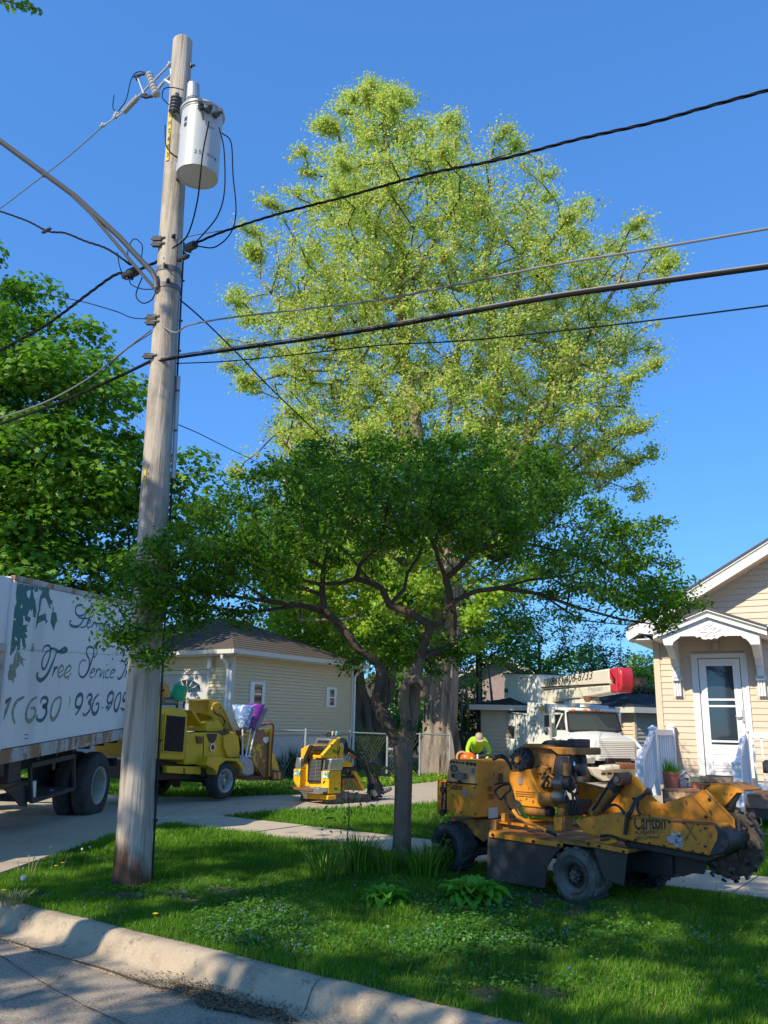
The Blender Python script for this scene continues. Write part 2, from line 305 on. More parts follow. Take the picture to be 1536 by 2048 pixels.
def grow(limbs, targets, Rtrunk, rtip=.006, sag=.06, pen=.25, step=.5, seed=1):
    """limbs: list of polylines (first is the trunk); every target twig is tied to the nearest wood"""
    g = np.random.default_rng(seed); P = []; par = []
    for li, L in enumerate(limbs):
        L = [np.array(p, float) for p in L]
        if li == 0: P.append(L[0]); par.append(-1); cur = 0; rest = L[1:]
        else:
            d = np.linalg.norm(np.array(P)-L[0], axis=1); cur = int(d.argmin()); rest = L if d.min() > .05 else L[1:]
        for q in rest:
            a = P[cur]; k = max(1, int(np.linalg.norm(q-a)/step))
            for j in range(1, k+1): P.append(a+(q-a)*j/k); par.append(cur); cur = len(P)-1
    nb = len(P); base = np.array(P[0]); T = np.array(targets)
    d0 = np.min(np.linalg.norm(T[:, None, :]-np.array(P)[None, :, :], axis=2), axis=1); T = T[np.argsort(d0)]
    cap = len(P)+len(T)*12; PA = np.zeros((cap, 3)); PA[:nb] = P; n = nb; par += [0]*(cap-nb); dep = np.linalg.norm(PA-base, axis=1)
    tips = []
    for q in T:
        dd = np.linalg.norm(PA[:n]-q, axis=1); dq = np.linalg.norm(q-base)
        j = int((dd+pen*np.maximum(0, dep[:n]-dq+.3)*2).argmin()); a = PA[j]; L = np.linalg.norm(q-a); k = int(min(6, max(1, L/step)))
        side = g.normal(size=3)*L*.10; cur = j
        for i in range(1, k+1):
            t = i/k; b = a+(q-a)*t+side*math.sin(math.pi*t)+np.array([0, 0, sag*L*math.sin(math.pi*t)])
            PA[n] = b; dep[n] = np.linalg.norm(b-base); par[n] = cur; cur = n; n += 1
        tips.append(cur)
    PA = PA[:n]; par = np.array(par[:n]); cnt = np.zeros(n)
    for t in tips: cnt[t] += 1
    for i in range(n-1, 0, -1):
        cnt[i] = max(cnt[i], .5); cnt[par[i]] += cnt[i]
    e = math.log(Rtrunk/rtip)/math.log(max(3, cnt[0])); r = rtip*np.maximum(cnt, 1)**e
    return PA, par, r, np.array(tips)
LEAF = {'diamond': [(0, 0, 0), (.32, .45, .05), (0, 1, -.08), (-.32, .45, .05)],
        'oval': [(0, 0, 0), (.2, .25, .03), (.22, .6, .04), (0, 1, -.06), (-.22, .6, .04), (-.2, .25, .03)],
        'lobed': [(0, 0, 0), (.46, .12, .03), (.30, .42, .02), (.56, .62, -.04), (.16, .68, .02), (0, 1.05, -.1), (-.16, .68, .02), (-.56, .62, -.04), (-.30, .42, .02), (-.46, .12, .03)]}
def leaves(name, P, N, size, mat_, parent, kind='diamond', jitter=.35, seed=3, vals=None):
    """P points, N wished normals"""
    g = np.random.default_rng(seed); n = len(P); N = N+g.normal(size=(n, 3))*jitter; N /= np.linalg.norm(N, axis=1, keepdims=True)
    t = g.normal(size=(n, 3)); t[:, 2] -= .4; t -= N*(t*N).sum(1, keepdims=True); t /= np.linalg.norm(t, axis=1, keepdims=True); b = np.cross(N, t)
    sh = np.array(LEAF[kind]); S = (size*g.uniform(.65, 1.3, n))[:, None, None]
    V = P[:, None, :]+S*(b[:, None, :]*sh[None, :, 0:1]+t[:, None, :]*sh[None, :, 1:2]+N[:, None, :]*sh[None, :, 2:3])
    k = len(sh); F = (np.arange(n)*k)[:, None]+np.arange(k)[None]
    return fastmesh(name, V.reshape(-1, 3), F, mat_, parent, vals=g.random(n) if vals is None else vals)
def puff(C, r, n, g, flat=.6, shell=.5):
    """n points in a lump about C, thicker towards its upper outside; returns points and outward normals"""
    d = g.normal(size=(n, 3)); d /= np.linalg.norm(d, axis=1, keepdims=True); rr = r*(shell+(1-shell)*g.random(n))[:, None]
    d[:, 2] = np.where(d[:, 2] < -.35, -d[:, 2], d[:, 2]); return C+d*rr*np.array([1, 1, flat]), d*.5+np.array([0, 0, .7])
def wood(parent, PA, par, r, bark, twig, thick=.03, skip=0):
    i = np.arange(1, len(PA)); i = i[i > skip]; A, B = PA[par[i]], PA[i]; ra, rb = np.minimum(r[par[i]], r[i]*1.35), r[i]
    big = ra > thick
    if big.any(): frusta('branches', A[big], B[big], ra[big], rb[big], 8, bark, parent)
    frusta('twigs', A[~big], B[~big], ra[~big], rb[~big], 3, twig, parent)['kind'] = 'stuff'
def trunk(parent, pts, radii, bark, flare=1.4, n=40, rough=.12, seed=1):
    g = random.Random(seed); L = smoothline(pts, 8); R = smoothline([(x, 0, 0) for x in radii], 8); ph = [g.random()*6 for _ in range(6)]
    vs = []; m = len(L); z0 = L[0][2]
    for i, (c, q) in enumerate(zip(L, R)):
        fl = 1+(flare-1)*math.exp(-(c[2]-z0)*3/max(.3, radii[0]*3))
        for k in range(n):
            a = 2*math.pi*k/n
            w = 1+rough*(math.sin(5*a+ph[0]+c[2]*.5)*.35*fl*fl+math.sin(9*a+ph[1]-c[2]*.9)*.35+math.sin(17*a+ph[2]+c[2]*2.2)*.2+math.sin(23*a+c[2]*5+ph[3])*.12)
            rr = q[0]*fl*w; vs.append((c[0]+rr*math.cos(a), c[1]+rr*math.sin(a), c[2]))
    b = MB(); b.add(vs, [(i*n+k, i*n+(k+1) % n, (i+1)*n+(k+1) % n, (i+1)*n+k) for i in range(m-1) for k in range(n)]+[tuple(range((m-1)*n, m*n))])
    return b.build('trunk', bark, parent, smooth=True, recalc=False)
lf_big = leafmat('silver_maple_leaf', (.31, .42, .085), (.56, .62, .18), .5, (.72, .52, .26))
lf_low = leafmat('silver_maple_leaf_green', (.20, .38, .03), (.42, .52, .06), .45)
lf_mid = leafmat('background_leaf', (.08, .22, .03), (.22, .38, .06), .42)
lf_mpl = leafmat('norway_maple_leaf', (.06, .18, .015), (.20, .37, .035), .35)
lf_haw = leafmat('hawthorn_leaf', (.032, .115, .008), (.15, .30, .016), .38)
lf_blue = leafmat('far_tree_leaf', (.06, .11, .07), (.11, .17, .10), .3)
lf_dry = leafmat('dry_brown_leaf', (.10, .10, .04), (.2, .19, .08), .3)
lf_hosta = leafmat('hosta_leaf', (.10, .32, .02), (.22, .48, .05), .3, rough=.35)
lf_grass = leafmat('grass_blade', (.045, .15, .010), (.19, .38, .028), .4, (.42, .40, .14))
lf_gfar = leafmat('grass_blade_far', (.10, .25, .015), (.24, .42, .04), .35)
lf_dark = leafmat('dark_iris_leaf', (.02, .06, .025), (.05, .11, .05), .2)
lf_gill = leafmat('ground_ivy_leaf', (.045, .16, .02), (.12, .29, .045), .3)


# ---------------------------------------------------------------- ground
DC = np.array([.8142, -.5806]); NC = np.array([.5806, .8142]); C0 = np.array([-2.66, 7.17])      # kerb line, and away from the road
def tn(x, y): d = np.array([x, y])-C0; return d@DC, d@NC
def xy(t, n): p = C0+DC*t+NC*n; return float(p[0]), float(p[1])
def gz(x, y):
    t, n = tn(x, y) if not hasattr(x, 'shape') else ((x-C0[0])*DC[0]+(y-C0[1])*DC[1], (x-C0[0])*NC[0]+(y-C0[1])*NC[1])
    return .145+np.clip(n, 0, 2.5)*.018
def sheet(name, pts, z, m, kind='structure'):
    b = MB(); b.add([(x, y, z) for x, y in pts], [tuple(range(len(pts)))]); return tag(b.build(name, m, recalc=False), kind=kind)
b = MB(); ns = [.06, .6, 1.2, 2.5, 6, 14, 40, 120, 700]; ts = [-700, -120, -30, -12, -6, -3, 0, 3, 6, 12, 30, 120, 700]
vs_ = [(*xy(t, n), float(gz(*xy(t, n)))) for n in ns for t in ts]; k = len(ts)
b.add(vs_, [(i*k+j, i*k+j+1, (i+1)*k+j+1, (i+1)*k+j) for i in range(len(ns)-1) for j in range(k-1)]); tag(b.build('lawn_ground', m_soil, recalc=False), kind='structure')
b = MB(); b.add([(*xy(-300, -.36), 0), (*xy(300, -.36), 0), (*xy(300, -9), .06), (*xy(-300, -9), .06), (*xy(300, -400), .06), (*xy(-300, -400), .06)], [(3, 2, 1, 0), (5, 4, 2, 3)]); tag(b.build('road', m_asph), kind='structure')
# kerb and gutter cast in three-metre lengths
kerb = empty('kerb', (0, 0, 0), None, None, kind='structure')
KP = [(.10, .02), (.09, .140), (.03, .150), (-.02, .152), (-.055, .145), (-.085, .122), (-.11, .085), (-.13, .045), (-.15, .016), (-.185, .004), (-.30, .006), (-.37, .010), (-.37, -.10), (.10, -.10)]
j0 = 2.87
for i in range(-5, 6):
    a, c = j0+i*3.0+.004, j0+(i+1)*3.0-.004; b = MB(); m = len(KP); n = 25; g = random.Random(i); tilt = g.uniform(-.004, .004); vs_ = []
    for k in range(n):
        t = a+(c-a)*k/(n-1)
        for q, z in KP:
            e = min(1, (min(k, n-1-k)+.0)/1.0); wob = .003*math.sin(t*5+i)+.002*math.sin(t*17+i)
            vs_.append((*xy(t, q+wob+tilt), z+(.0 if e else -.006)+wob*.6))
    b.add(vs_, [(k*m+j, k*m+(j+1) % m, (k+1)*m+(j+1) % m, (k+1)*m+j) for k in range(n-1) for j in range(m)]+[tuple(range(m)), tuple(range((n-1)*m, n*m))[::-1]])
    b.build('kerb_stone', m_curb, kerb, smooth=True)
b = MB(); g = random.Random(5)   # cracks as thin dark grooves of tar and dirt
def crack(pts, w, m=m_dirt, z=None, name='crack'):
    P = [Vector((*p[:2], p[2] if len(p) > 2 else z)) for p in pts]; Q = [P[0]]
    for u, v in zip(P, P[1:]):
        for j in range(1, 6): Q.append(u.lerp(v, j/5)+Vector((g.uniform(-1, 1), g.uniform(-1, 1), 0))*w*.6)
    b = MB(); b.ribbon(Q, [w*g.uniform(.5, 1.3) for _ in Q], (0, 0, 1), .0); return b.build(name, m)
o = crack([xy(t, -.375) for t in (-9, -6, -3, 0, 1.2, 2.2, 3.2, 5, 8)], .022, z=.0145, name='gutter_seam'); tag(o, kind='structure')
pp = [atZ(60, 1822, .15), atZ(48, 1838, .10), atZ(42, 1852, .02)]
o = tag(crack([(p[0], p[1], p[2]+.012) for p in pp], .012, name='kerb_crack'), kind='structure')
def scatter_mesh(name, V, h, m, g): pass
# leaf litter and silt in the gutter
n = 2600; g = np.random.default_rng(9); t = g.normal(2.35, .34, n); q = -.30+np.abs(g.normal(0, .085, n))*np.sign(g.normal(size=n)-.2); q = np.clip(q, -.62, -.14)
n2 = 1400; t = np.concatenate([t, g.uniform(-4, 5, n2)]); q = np.concatenate([q, g.normal(-.385, .03, n2)]); P = C0+t[:, None]*DC+q[:, None]*NC
P = np.c_[P, .016+np.abs(g.normal(0, .006, len(P)))+np.clip((-.16-q)*-.3, 0, .03)]
dirt_leaf = leafmat('gutter_litter', (.10, .07, .04), (.26, .19, .11), 0)
o = leaves('gutter_litter', P, np.tile([0, 0, 1.], (len(P), 1)), .016, dirt_leaf, None, 'diamond', .35); tag(o, kind='stuff')
hp = []; 
for i in range(26): a = 2*math.pi*i/26; r_ = 1+.25*math.sin(3*a)+.2*math.sin(7*a+1); hp.append(xy(2.42+.45*r_*math.cos(a), -.33+.10*r_*math.sin(a)))
b = MB(); b.add([(x, y, .0165) for x, y in hp], [tuple(range(26))]); tag(b.build('gutter_silt', m_dirt, recalc=False), kind='structure')
# paving cut into slabs
def clip(poly, nx, ny, d):
    out = []
    for i in range(len(poly)):
        a, c = poly[i], poly[(i+1) % len(poly)]; fa, fc = a[0]*nx+a[1]*ny-d, c[0]*nx+c[1]*ny-d
        if fa <= 0: out.append(a)
        if fa*fc < 0: s_ = fa/(fa-fc); out.append((a[0]+(c[0]-a[0])*s_, a[1]+(c[1]-a[1])*s_))
    return out
def slabs(parent, poly, O, ang, du, dv, z, th, m, gap=.008, name='slab', seed=0):
    u = np.array([math.cos(ang), math.sin(ang)]); v = np.array([-u[1], u[0]]); L = [((x-O[0])*u[0]+(y-O[1])*u[1], (x-O[0])*v[0]+(y-O[1])*v[1]) for x, y in poly]; g = random.Random(seed)
    for i in range(int(math.floor(min(p[0] for p in L)/du)), int(math.ceil(max(p[0] for p in L)/du))):
        for j in range(int(math.floor(min(p[1] for p in L)/dv)), int(math.ceil(max(p[1] for p in L)/dv))):
            q = clip(clip(clip(clip(L, 1, 0, (i+1)*du-gap), -1, 0, -i*du-gap), 0, 1, (j+1)*dv-gap), 0, -1, -j*dv-gap)
            if len(q) < 3: continue
            ar = abs(sum(q[a][0]*q[(a+1) % len(q)][1]-q[(a+1) % len(q)][0]*q[a][1] for a in range(len(q))))/2
            if ar < .03: continue
            zz = z+g.uniform(-.004, .004); b = MB(); b.prism([(O[0]+a*u[0]+c*v[0], O[1]+a*u[1]+c*v[1]) for a, c in q], 'z', zz-th, zz); b.build(name, m, parent)
walk = empty('sidewalk', (0, 0, 0), None, None, kind='structure'); WA = math.atan2(-2.72, 3.77)
wn = lambda px, py: tuple(atZ(px, py, .215)[:2])
w0 = np.array(wn(700, 1692)); w1 = np.array(wn(1500, 1792)); wd = (w1-w0)/np.linalg.norm(w1-w0); WA = math.atan2(wd[1], wd[0]); wnrm = np.array([-wd[1], wd[0]])
wpoly = [tuple(w0-wd*3.9), tuple(w0+wd*14), tuple(w0+wd*14+wnrm*1.16), tuple(w0-wd*3.7+wnrm*1.16)]
jx = np.array(wn(1457, 1790)); off = ((jx-w0)@wd) % 1.5
slabs(walk, wpoly, tuple(w0+wd*off), WA, 1.5, 5, .215, .09, m_walk, seed=2)
def wslab_under(x, y): d = np.array([x, y])-w0; return -3.1 < d@wd < 14 and -.03 < d@wnrm < 1.19
drv = empty('driveway', (0, 0, 0), None, None, kind='structure')
dpoly = [(-4.6, 8.35), (-3.62, 7.75), (-3.52, 9.4), (-3.30, 11.0), (-2.95, 12.5), (-2.45, 13.35), (-1.9, 13.95), (-1.2, 14.5), (-.45, 14.95), (1.04, 16.0), (3.2, 16.3), (7.5, 16.2), (9, 22), (5, 24.2), (1.75, 22.6), (.05, 19.8), (-1.7, 17.5), (-3.2, 16.6), (-4.2, 16.5), (-9.5, 17.6), (-9.8, 9.0), (-6.5, 9.6)]
slabs(drv, dpoly, (-3.3, 12.9), rad(-3), 3.1, 2.6, .205, .08, m_conc, .006, seed=3)
def inpoly(P, poly):
    x, y = P[:, 0], P[:, 1]; r = np.zeros(len(P), bool)
    for i in range(len(poly)):
        (x0, y0), (x1, y1) = poly[i], poly[(i+1) % len(poly)]; c = ((y0 > y) != (y1 > y)); r ^= c & (x < (x1-x0)*(y-y0)/(y1-y0+1e-12)+x0)
    return r
# ---------------------------------------------------------------- grass
def lawn_mask(P, m=.0):
    t = (P-C0)@DC; n = (P-C0)@NC; d = P-w0; u, v = d@wd, d@wnrm
    return (n > .03+m) & ~((u > -3.9) & (u < 14) & (v > -.01) & (v < 1.17)) & ~inpoly(P, dpoly)
def clumpy(P, sc, seed):
    g = np.random.default_rng(seed); r = np.zeros(len(P))
    for i in range(7):
        a = g.uniform(0, 2*np.pi); k = sc*g.uniform(.6, 2.2); r += np.sin((P[:, 0]*math.cos(a)+P[:, 1]*math.sin(a))*k+g.uniform(0, 6))
    return r/7
def grass(name, x0, x1, y0, y1, dens, h, w, m, seed, view=True, hvar=.35, mask=None):
    g = np.random.default_rng(seed); n = int((x1-x0)*(y1-y0)*dens); P = np.c_[g.uniform(x0, x1, n), g.uniform(y0, y1, n)]
    P = P[lawn_mask(P)]
    if mask is not None: P = P[mask(P)]
    if view:
        q = P[:, 1]*_F[1]-1.5*_F[2]; px = 768+FPX*P[:, 0]/q; P = P[(px > -60) & (px < 1600)]
    n = len(P); c = clumpy(P, 3, seed); c2 = clumpy(P, 11, seed+1); H = h*(1+hvar*c*1.4+.35*c2)*g.uniform(.6, 1.25, n); a = g.uniform(0, 2*np.pi, n); ln = g.normal(size=(n, 2))*.32+np.array([.12, -.05])
    W_ = w*g.uniform(.6, 1.3, n); B = np.c_[P, gz(P[:, 0], P[:, 1])-.004]; s_ = np.c_[np.cos(a), np.sin(a), np.zeros(n)]*W_[:, None]/2; L = np.c_[ln*H[:, None], H]
    V = np.stack([B-s_, B+s_, B+L*np.array([.45, .45, .55])+s_*.8, B+L, B+L*np.array([.45, .45, .55])-s_*.8], axis=1)
    F = (np.arange(n)*5)[:, None]+np.arange(5)[None]; v = np.clip(.42+.35*c+.2*c2+g.normal(size=n)*.16, 0, 1)
    return tag(fastmesh(name, V.reshape(-1, 3), F, m, None, v), kind='stuff')
grass('grass', -4.2, 4.6, 4.5, 9.3, 7600, .047, .005, lf_grass, 1, mask=lambda P: clumpy(P, 2.3, 71)+clumpy(P, 9, 72)*.5 > -.52)
grass('tall_grass_stems', -4.2, 4.6, 4.6, 9.3, 22, .13, .004, lf_grass, 6)
grass('grass', -4.2, 6.5, 9.3, 13.5, 2600, .075, .010, lf_grass, 2)
grass('grass', -3.5, 9.5, 13.5, 17.5, 900, .09, .018, lf_grass, 3)
grass('grass', -10, 14, 16.2, 30, 320, .10, .035, lf_gfar, 4)

g = np.random.default_rng(77); n = 2200; P = np.c_[g.uniform(-4, 5, n), g.uniform(4.6, 11, n)]; P = P[lawn_mask(P)]
tag(leaves('dry_leaf_litter', np.c_[P, gz(P[:, 0], P[:, 1])+g.uniform(.01, .05, len(P))], np.tile([0, 0, 1.], (len(P), 1)), .022, dirt_leaf, None, 'oval', .5, 8), kind='stuff')
n = 3000; t = g.uniform(-4, 6, n); q = -g.uniform(.2, 3.5, n); P = C0+t[:, None]*DC+q[:, None]*NC
tag(leaves('road_grit', np.c_[P, np.full(n, .008)+np.where(q < -.37, .004, .0)], np.tile([0, 0, 1.], (n, 1)), .009, dirt_leaf, None, 'diamond', .3, 8), kind='stuff')
for pts in ([(t, -.5-.35*math.sin(t*.6)-.04*t) for t in np.linspace(-4, 5, 24)], [(1.2+.2*math.sin(k), -.6-k*.28) for k in range(9)]): tag(crack([(*xy(*q_), .013) for q_ in pts], .010, name='road_crack'), kind='structure')
for tt in (.9, -1.3): tag(crack([(*xy(tt+.02*math.sin(k*2), q_), z_+.004) for k, (q_, z_) in enumerate(((.05, .147), (-.03, .151), (-.085, .122), (-.13, .045), (-.2, .006), (-.34, .008)))], .006, name='kerb_crack'), kind='structure')

# ---------------------------------------------------------------- garage on the left
G = Fr((-3.55, 20.0, .15), rad(32.9)); VG = (440, 1280, 4.8); VG2 = (300, 1200, 3.339)
ga = empty('garage', G.mat(), 'pale yellow vinyl-sided garage with a brown hipped roof and a painted foundation', 'garage')
(u1, z1), = G.on(V0, [(704, 1338)]); EZ = G.on(V0, [(456, 1311)])[0][1]; LX = u1+.02; FZ = G.on(V0, [(548, 1470)])[0][1]; GW_ = 6.6
b = MB(); b.box(.03, LX-.02, .03, GW_, FZ-.02, EZ+.02); b.build('inner_wall', m_sidL, ga)
b = MB(); b.box(.0, LX, .0, GW_, -.3, FZ); b.build('foundation', m_found, ga)
def clap(width, z0, z1, h, dep=.028, hole=None):   # overlapping boards along x, face at y=0 looking to -y
    b = MB(); z = z0
    while z < z1-.01:
        t = min(z+h, z1); segs = [(0, width)]
        if hole:
            for a0, a1, c0_, c1 in hole:
                if t > c0_ and z < c1: segs = [s_ for A0, A1 in segs for s_ in ((A0, min(A1, a0)), (max(A0, a1), A1)) if s_[1]-s_[0] > .02]
        for A0, A1 in segs: b.hexa([(A0, -dep, z), (A1, -dep, z), (A1, .03, z), (A0, .03, z)], [(A0, -.001, t), (A1, -.001, t), (A1, .03, t), (A0, .03, t)])
        z = t
    return b
o = clap(LX-.08, FZ+.01, EZ, .083).build('side_siding', m_sidL, ga); o['kind'] = 'stuff'; o.location = (.04, 0, 0)
(yl, dz1), (yr, _) = G.onx(V0, [(352, 1349), (416, 1347)]); yl, yr = max(yl, yr), min(yl, yr)
yl = yr+2.6
bb = clap(GW_-.08, FZ-.3, EZ, .083, hole=[(yr-.06, yl+.06, -1, dz1+.06)]); bb.v = [(-(-y), x+.04, z) if 0 else (y, x+.04, z) for x, y, z in bb.v]
o = bb.build('front_siding', m_sidL, ga); o['kind'] = 'stuff'
b = MB(); b.box(-.045, .07, -.045, .07, FZ, EZ); b.build('corner_trim', m_trimL, ga, .004)
b = MB(); b.box(LX-.06, LX+.012, -.045, .07, FZ, EZ); b.build('corner_trim', m_trimL, ga, .004)
# garage door with arched lights
dcr = m_trimL
b = MB(); b.box(-.03, .02, yr-.09, yr, 0, dz1+.09); b.box(-.03, .02, yl, yl+.09, 0, dz1+.09); b.box(-.031, .021, yr, yl, dz1, dz1+.09); b.build('door_frame', m_trimL, ga)
gd = MB(); gd.box(.0, .04, yr+.01, yl-.01, 0, dz1-.01); gdo = gd.build('garage_door', m_found, ga)
for k in range(1, 4): b = MB(); b.box(-.004, .01, yr+.02, yl-.02, dz1*k/4-.008, dz1*k/4+.008); b.build('panel_joint', m_blk, gdo)
for cy in (yr+.68, yr+1.9):
    pts = [(cy-.52, dz1-.42)]+[(cy-.52*math.cos(math.pi*i/12), dz1-.42+.30*math.sin(math.pi*i/12)) for i in range(13)]+[(cy+.52, dz1-.42)]
    b = MB(); b.prism(pts, 'x', -.006, .012); b.build('arched_pane', m_glass, gdo)
    b = MB()
    for a_ in (35, 65, 90, 115, 145): b.tube([(-.012, cy, dz1-.42), (-.012, cy-.5*math.cos(rad(a_)), dz1-.42+.29*math.sin(rad(a_)))], .014, 4)
    b.tube([(-.012, p[0], p[1]) for p in pts], .016, 4); b.build('glazing_bar', m_trimL, gdo)
def small_window(px0, py0, px1, py1, lab=None):
    (x0, za), (x1, zb) = G.on(V0, [(px0, py0), (px1, py1)]); w = empty('window', Matrix.Translation((0, 0, 0)), None, None); w.parent = ga
    b = MB(); fr = .045
    b.box(x0-.10, x0+fr, -.055, .02, zb-.05, za+.06); b.box(x1, x1+.10, -.055, .02, zb-.05, za+.06); b.box(x0+fr, x1, -.056, .02, za, za+.061); b.box(x0+fr, x1, -.057, .02, zb-.051, zb); b.build('window_frame', m_white, w)
    b = MB(); b.box(x0+fr, x1, -.036, .015, zb, za); b.build('pane', m_glass, w)
    b = MB(); b.box(x0+fr, x1, -.046, -.036, (za+zb)/2-.018, (za+zb)/2+.018); b.build('meeting_rail', m_white, w)
small_window(504, 1368, 520, 1408); small_window(655, 1379, 665, 1411)
# roof
EH = .30; ez = EZ+.03
lo = [(-EH, -EH), (LX+EH, -EH), (LX+EH, GW_+EH), (-EH, GW_+EH)]; rh = 1.28; hx = (LX)/2; R0, R1 = (hx, hx*1.06, ez+rh), (hx, GW_-hx, ez+rh)
(ax_, az_), = G.on(V0, [(491, 1247)], hx); R0 = (hx, hx, ez+rh)
b = MB(); b.add([(x, y, ez+.10) for x, y in lo]+[R0, R1], [(0, 1, 4), (1, 2, 5, 4), (2, 3, 5), (3, 0, 4, 5), (3, 2, 1, 0)]); rf = b.build('roof', m_shing, ga)
# shingle courses as low steps on the two slopes in view
def courses(A, B, A2, B2, n, name, m, parent, t=.012):
    b = MB(); A, B, A2, B2 = map(Vector, (A, B, A2, B2)); N = (B-A).cross(A2-A).normalized()
    if N.z < 0: N = -N
    for i in range(n):
        f, h = i/n, (i+1)/n; p, q, r_, s_ = A.lerp(A2, f), B.lerp(B2, f), B.lerp(B2, h), A.lerp(A2, h)
        b.add([p+N*t, q+N*t, r_+N*.002, s_+N*.002, p, q], [(0, 1, 2, 3), (4, 5, 1, 0)])
    o = b.build(name, m, parent, recalc=False); o['kind'] = 'stuff'; return o
E0, E1, E3 = (-EH, -EH, ez+.10), (LX+EH, -EH, ez+.10), (-EH, GW_+EH, ez+.10)
courses(E0, E1, R0, R0, 17, 'shingle_courses', m_shing, ga); courses(E3, E0, R1, R0, 17, 'shingle_courses', m_shing, ga)
b = MB(); b.box(-EH, LX+EH, -EH, -EH+.02, ez-.02, ez+.10); b.box(-EH, -EH+.02, -EH+.02, GW_+EH, ez-.02, ez+.10); b.build('fascia', m_trimL, ga)
b = MB(); b.box(-EH+.02, LX+EH, -EH+.02, -.0, ez-.03, ez-.012); b.box(-EH+.02, 0, 0, GW_+EH, ez-.03, ez-.012); b.build('soffit', m_trimL, ga)
gt = MB(); gt.prism([(-.11, .03), (-.11, .13), (-.09, .13), (-.09, .05), (-.02, .05), (-.02, .13), (.0, .13), (.0, .03)], 'x', -EH-.12, LX+EH+.02); gt.v = [(x, y-EH, z+ez-.03) for x, y, z in gt.v]; gt.build('gutter', m_trimL, ga)
gt = MB(); gt.prism([(-.11, .03), (-.11, .13), (-.09, .13), (-.09, .05), (-.02, .05), (-.02, .13), (.0, .13), (.0, .03)], 'y', -EH-.1, GW_+EH); gt.v = [(x-EH, y, z+ez-.03) for x, y, z in gt.v]; gt.build('gutter', m_trimL, ga)
b = MB(); b.tube([(-EH-.05, .02, ez+.0), (-EH-.05, .02, ez-.10), (-EH*.5, .05, ez-.22), (-.06, .08, ez-.34), (-.06, .08, .1)], .038, 8); b.build('downspout', m_white, ga)
b = MB(); b.tube([(LX+.12, -EH-.05, ez), (LX+.1, -EH*.5, ez-.12), (LX+.05, -.06, ez-.26), (LX+.05, -.06, .05)], .036, 8); b.build('downspout', m_white, ga)
b = MB(); b.tube([(-.02, 0, .02), (-.12, 0, .05), (-.14, 0, .18)], .015, 6); b.lathe([(.0, .0), (.05, .02), (.065, .05), (.055, .20), (.07, .22), (.02, .29), (0, .32)], (-.14, 0, -.02), 'z', 8); b.box(-.03, 0, -.05, .05, -.06, .08)
(ly, lz), = G.onx(V0, [(427, 1338)]); b.v = [(x, y+ly, z+lz) for x, y, z in b.v]; b.build('wall_lantern', m_white, ga)

# ---------------------------------------------------------------- tan house on the right
H0 = atY(1440, 1552, 14.15); H = Fr((H0[0], H0[1], .2), 0); Bh = rad(29)
H.X = np.array([math.cos(Bh), -math.sin(Bh), 0.]); H.Y = np.array([math.sin(Bh), math.cos(Bh), 0.]); H.Z = np.array([0, 0, 1.])
VH1 = (1200, 1060, 3.2); VH2 = (1290, 1220, 6.244); VH3 = (1290, 1440, 6.244); VH4 = (1310, 1080, 6.796)
ho = empty('house', H.mat(), 'tan vinyl-sided house with a white gabled door canopy at the right edge', 'house')
XL = H.on(V0, [(1316, 1400)])[0][0]; FL = H.on(V0, [(1408, 1552)])[0][1]
RK = H.on(V0, [(1369, 1184.5), (1533.6, 1081.5)], -.46)        # upper rake line
slope = (RK[1][1]-RK[0][1])/(RK[1][0]-RK[0][0]); XR = XL+8.2; XM = (XL+XR)/2
rake = lambda x: RK[0][1]+slope*(min(x, 2*XM-x)-RK[0][0])
wallz = lambda x: rake(x)-.20
WB = FL-.04
b = MB(); b.prism([(XL+.02, .1), (XR, .1), (XR, wallz(XR)), (XM, wallz(XM)), (XL+.02, wallz(XL))], 'y', .035, 9.0); b.build('inner_wall', m_sidH, ho)
b = MB(); b.box(XL, XR, .01, .05, -.1, WB); b.build('foundation', m_found, ho)
DX = [p[0] for p in H.on(VH2, [(600, 700), (665, 1500), (1240, 560), (1325, 1490)])]; dxl = (DX[0]+DX[1])/2; dxr = (DX[2]+DX[3])/2; dtop = H.on(VH2, [(900, 545)])[0][1]
h = .104; z = WB; i = 0
while z < wallz(XM)-.05 and i < 60:
    t = z+h; segs = [(XL+.06, XR)]
    if z < dtop: segs = [(XL+.06, dxl), (dxr, XR)]
    for A0, A1 in segs:
        xs0 = A0 if z < wallz(A0) else XL+(z-wallz(XL))/slope; xs1 = A0 if t < wallz(A0) else XL+(t-wallz(XL))/slope
        xe0 = A1 if z < wallz(A1) else 2*XM-(XL+(z-wallz(XL))/slope); xe1 = A1 if t < wallz(A1) else 2*XM-(XL+(t-wallz(XL))/slope)
        if xe1-xs1 < .05: continue
        b = MB(); b.hexa([(xs0, -.016, z), (xe0, -.016, z), (xe0, .03, z), (xs0, .03, z)], [(xs1, -.003, t), (xe1, -.003, t), (xe1, .03, t), (xs1, .03, t)]); b.build('siding_board', m_sidH, ho)
    z = t; i += 1
m_corner = mat('tan_trim', (.70, .56, .40), .5, var=.04)
b = MB(); b.box(XL-.03, XL+.075, -.03, .08, WB-.05, wallz(XL)+.05); b.build('corner_trim', m_corner, ho, .004)
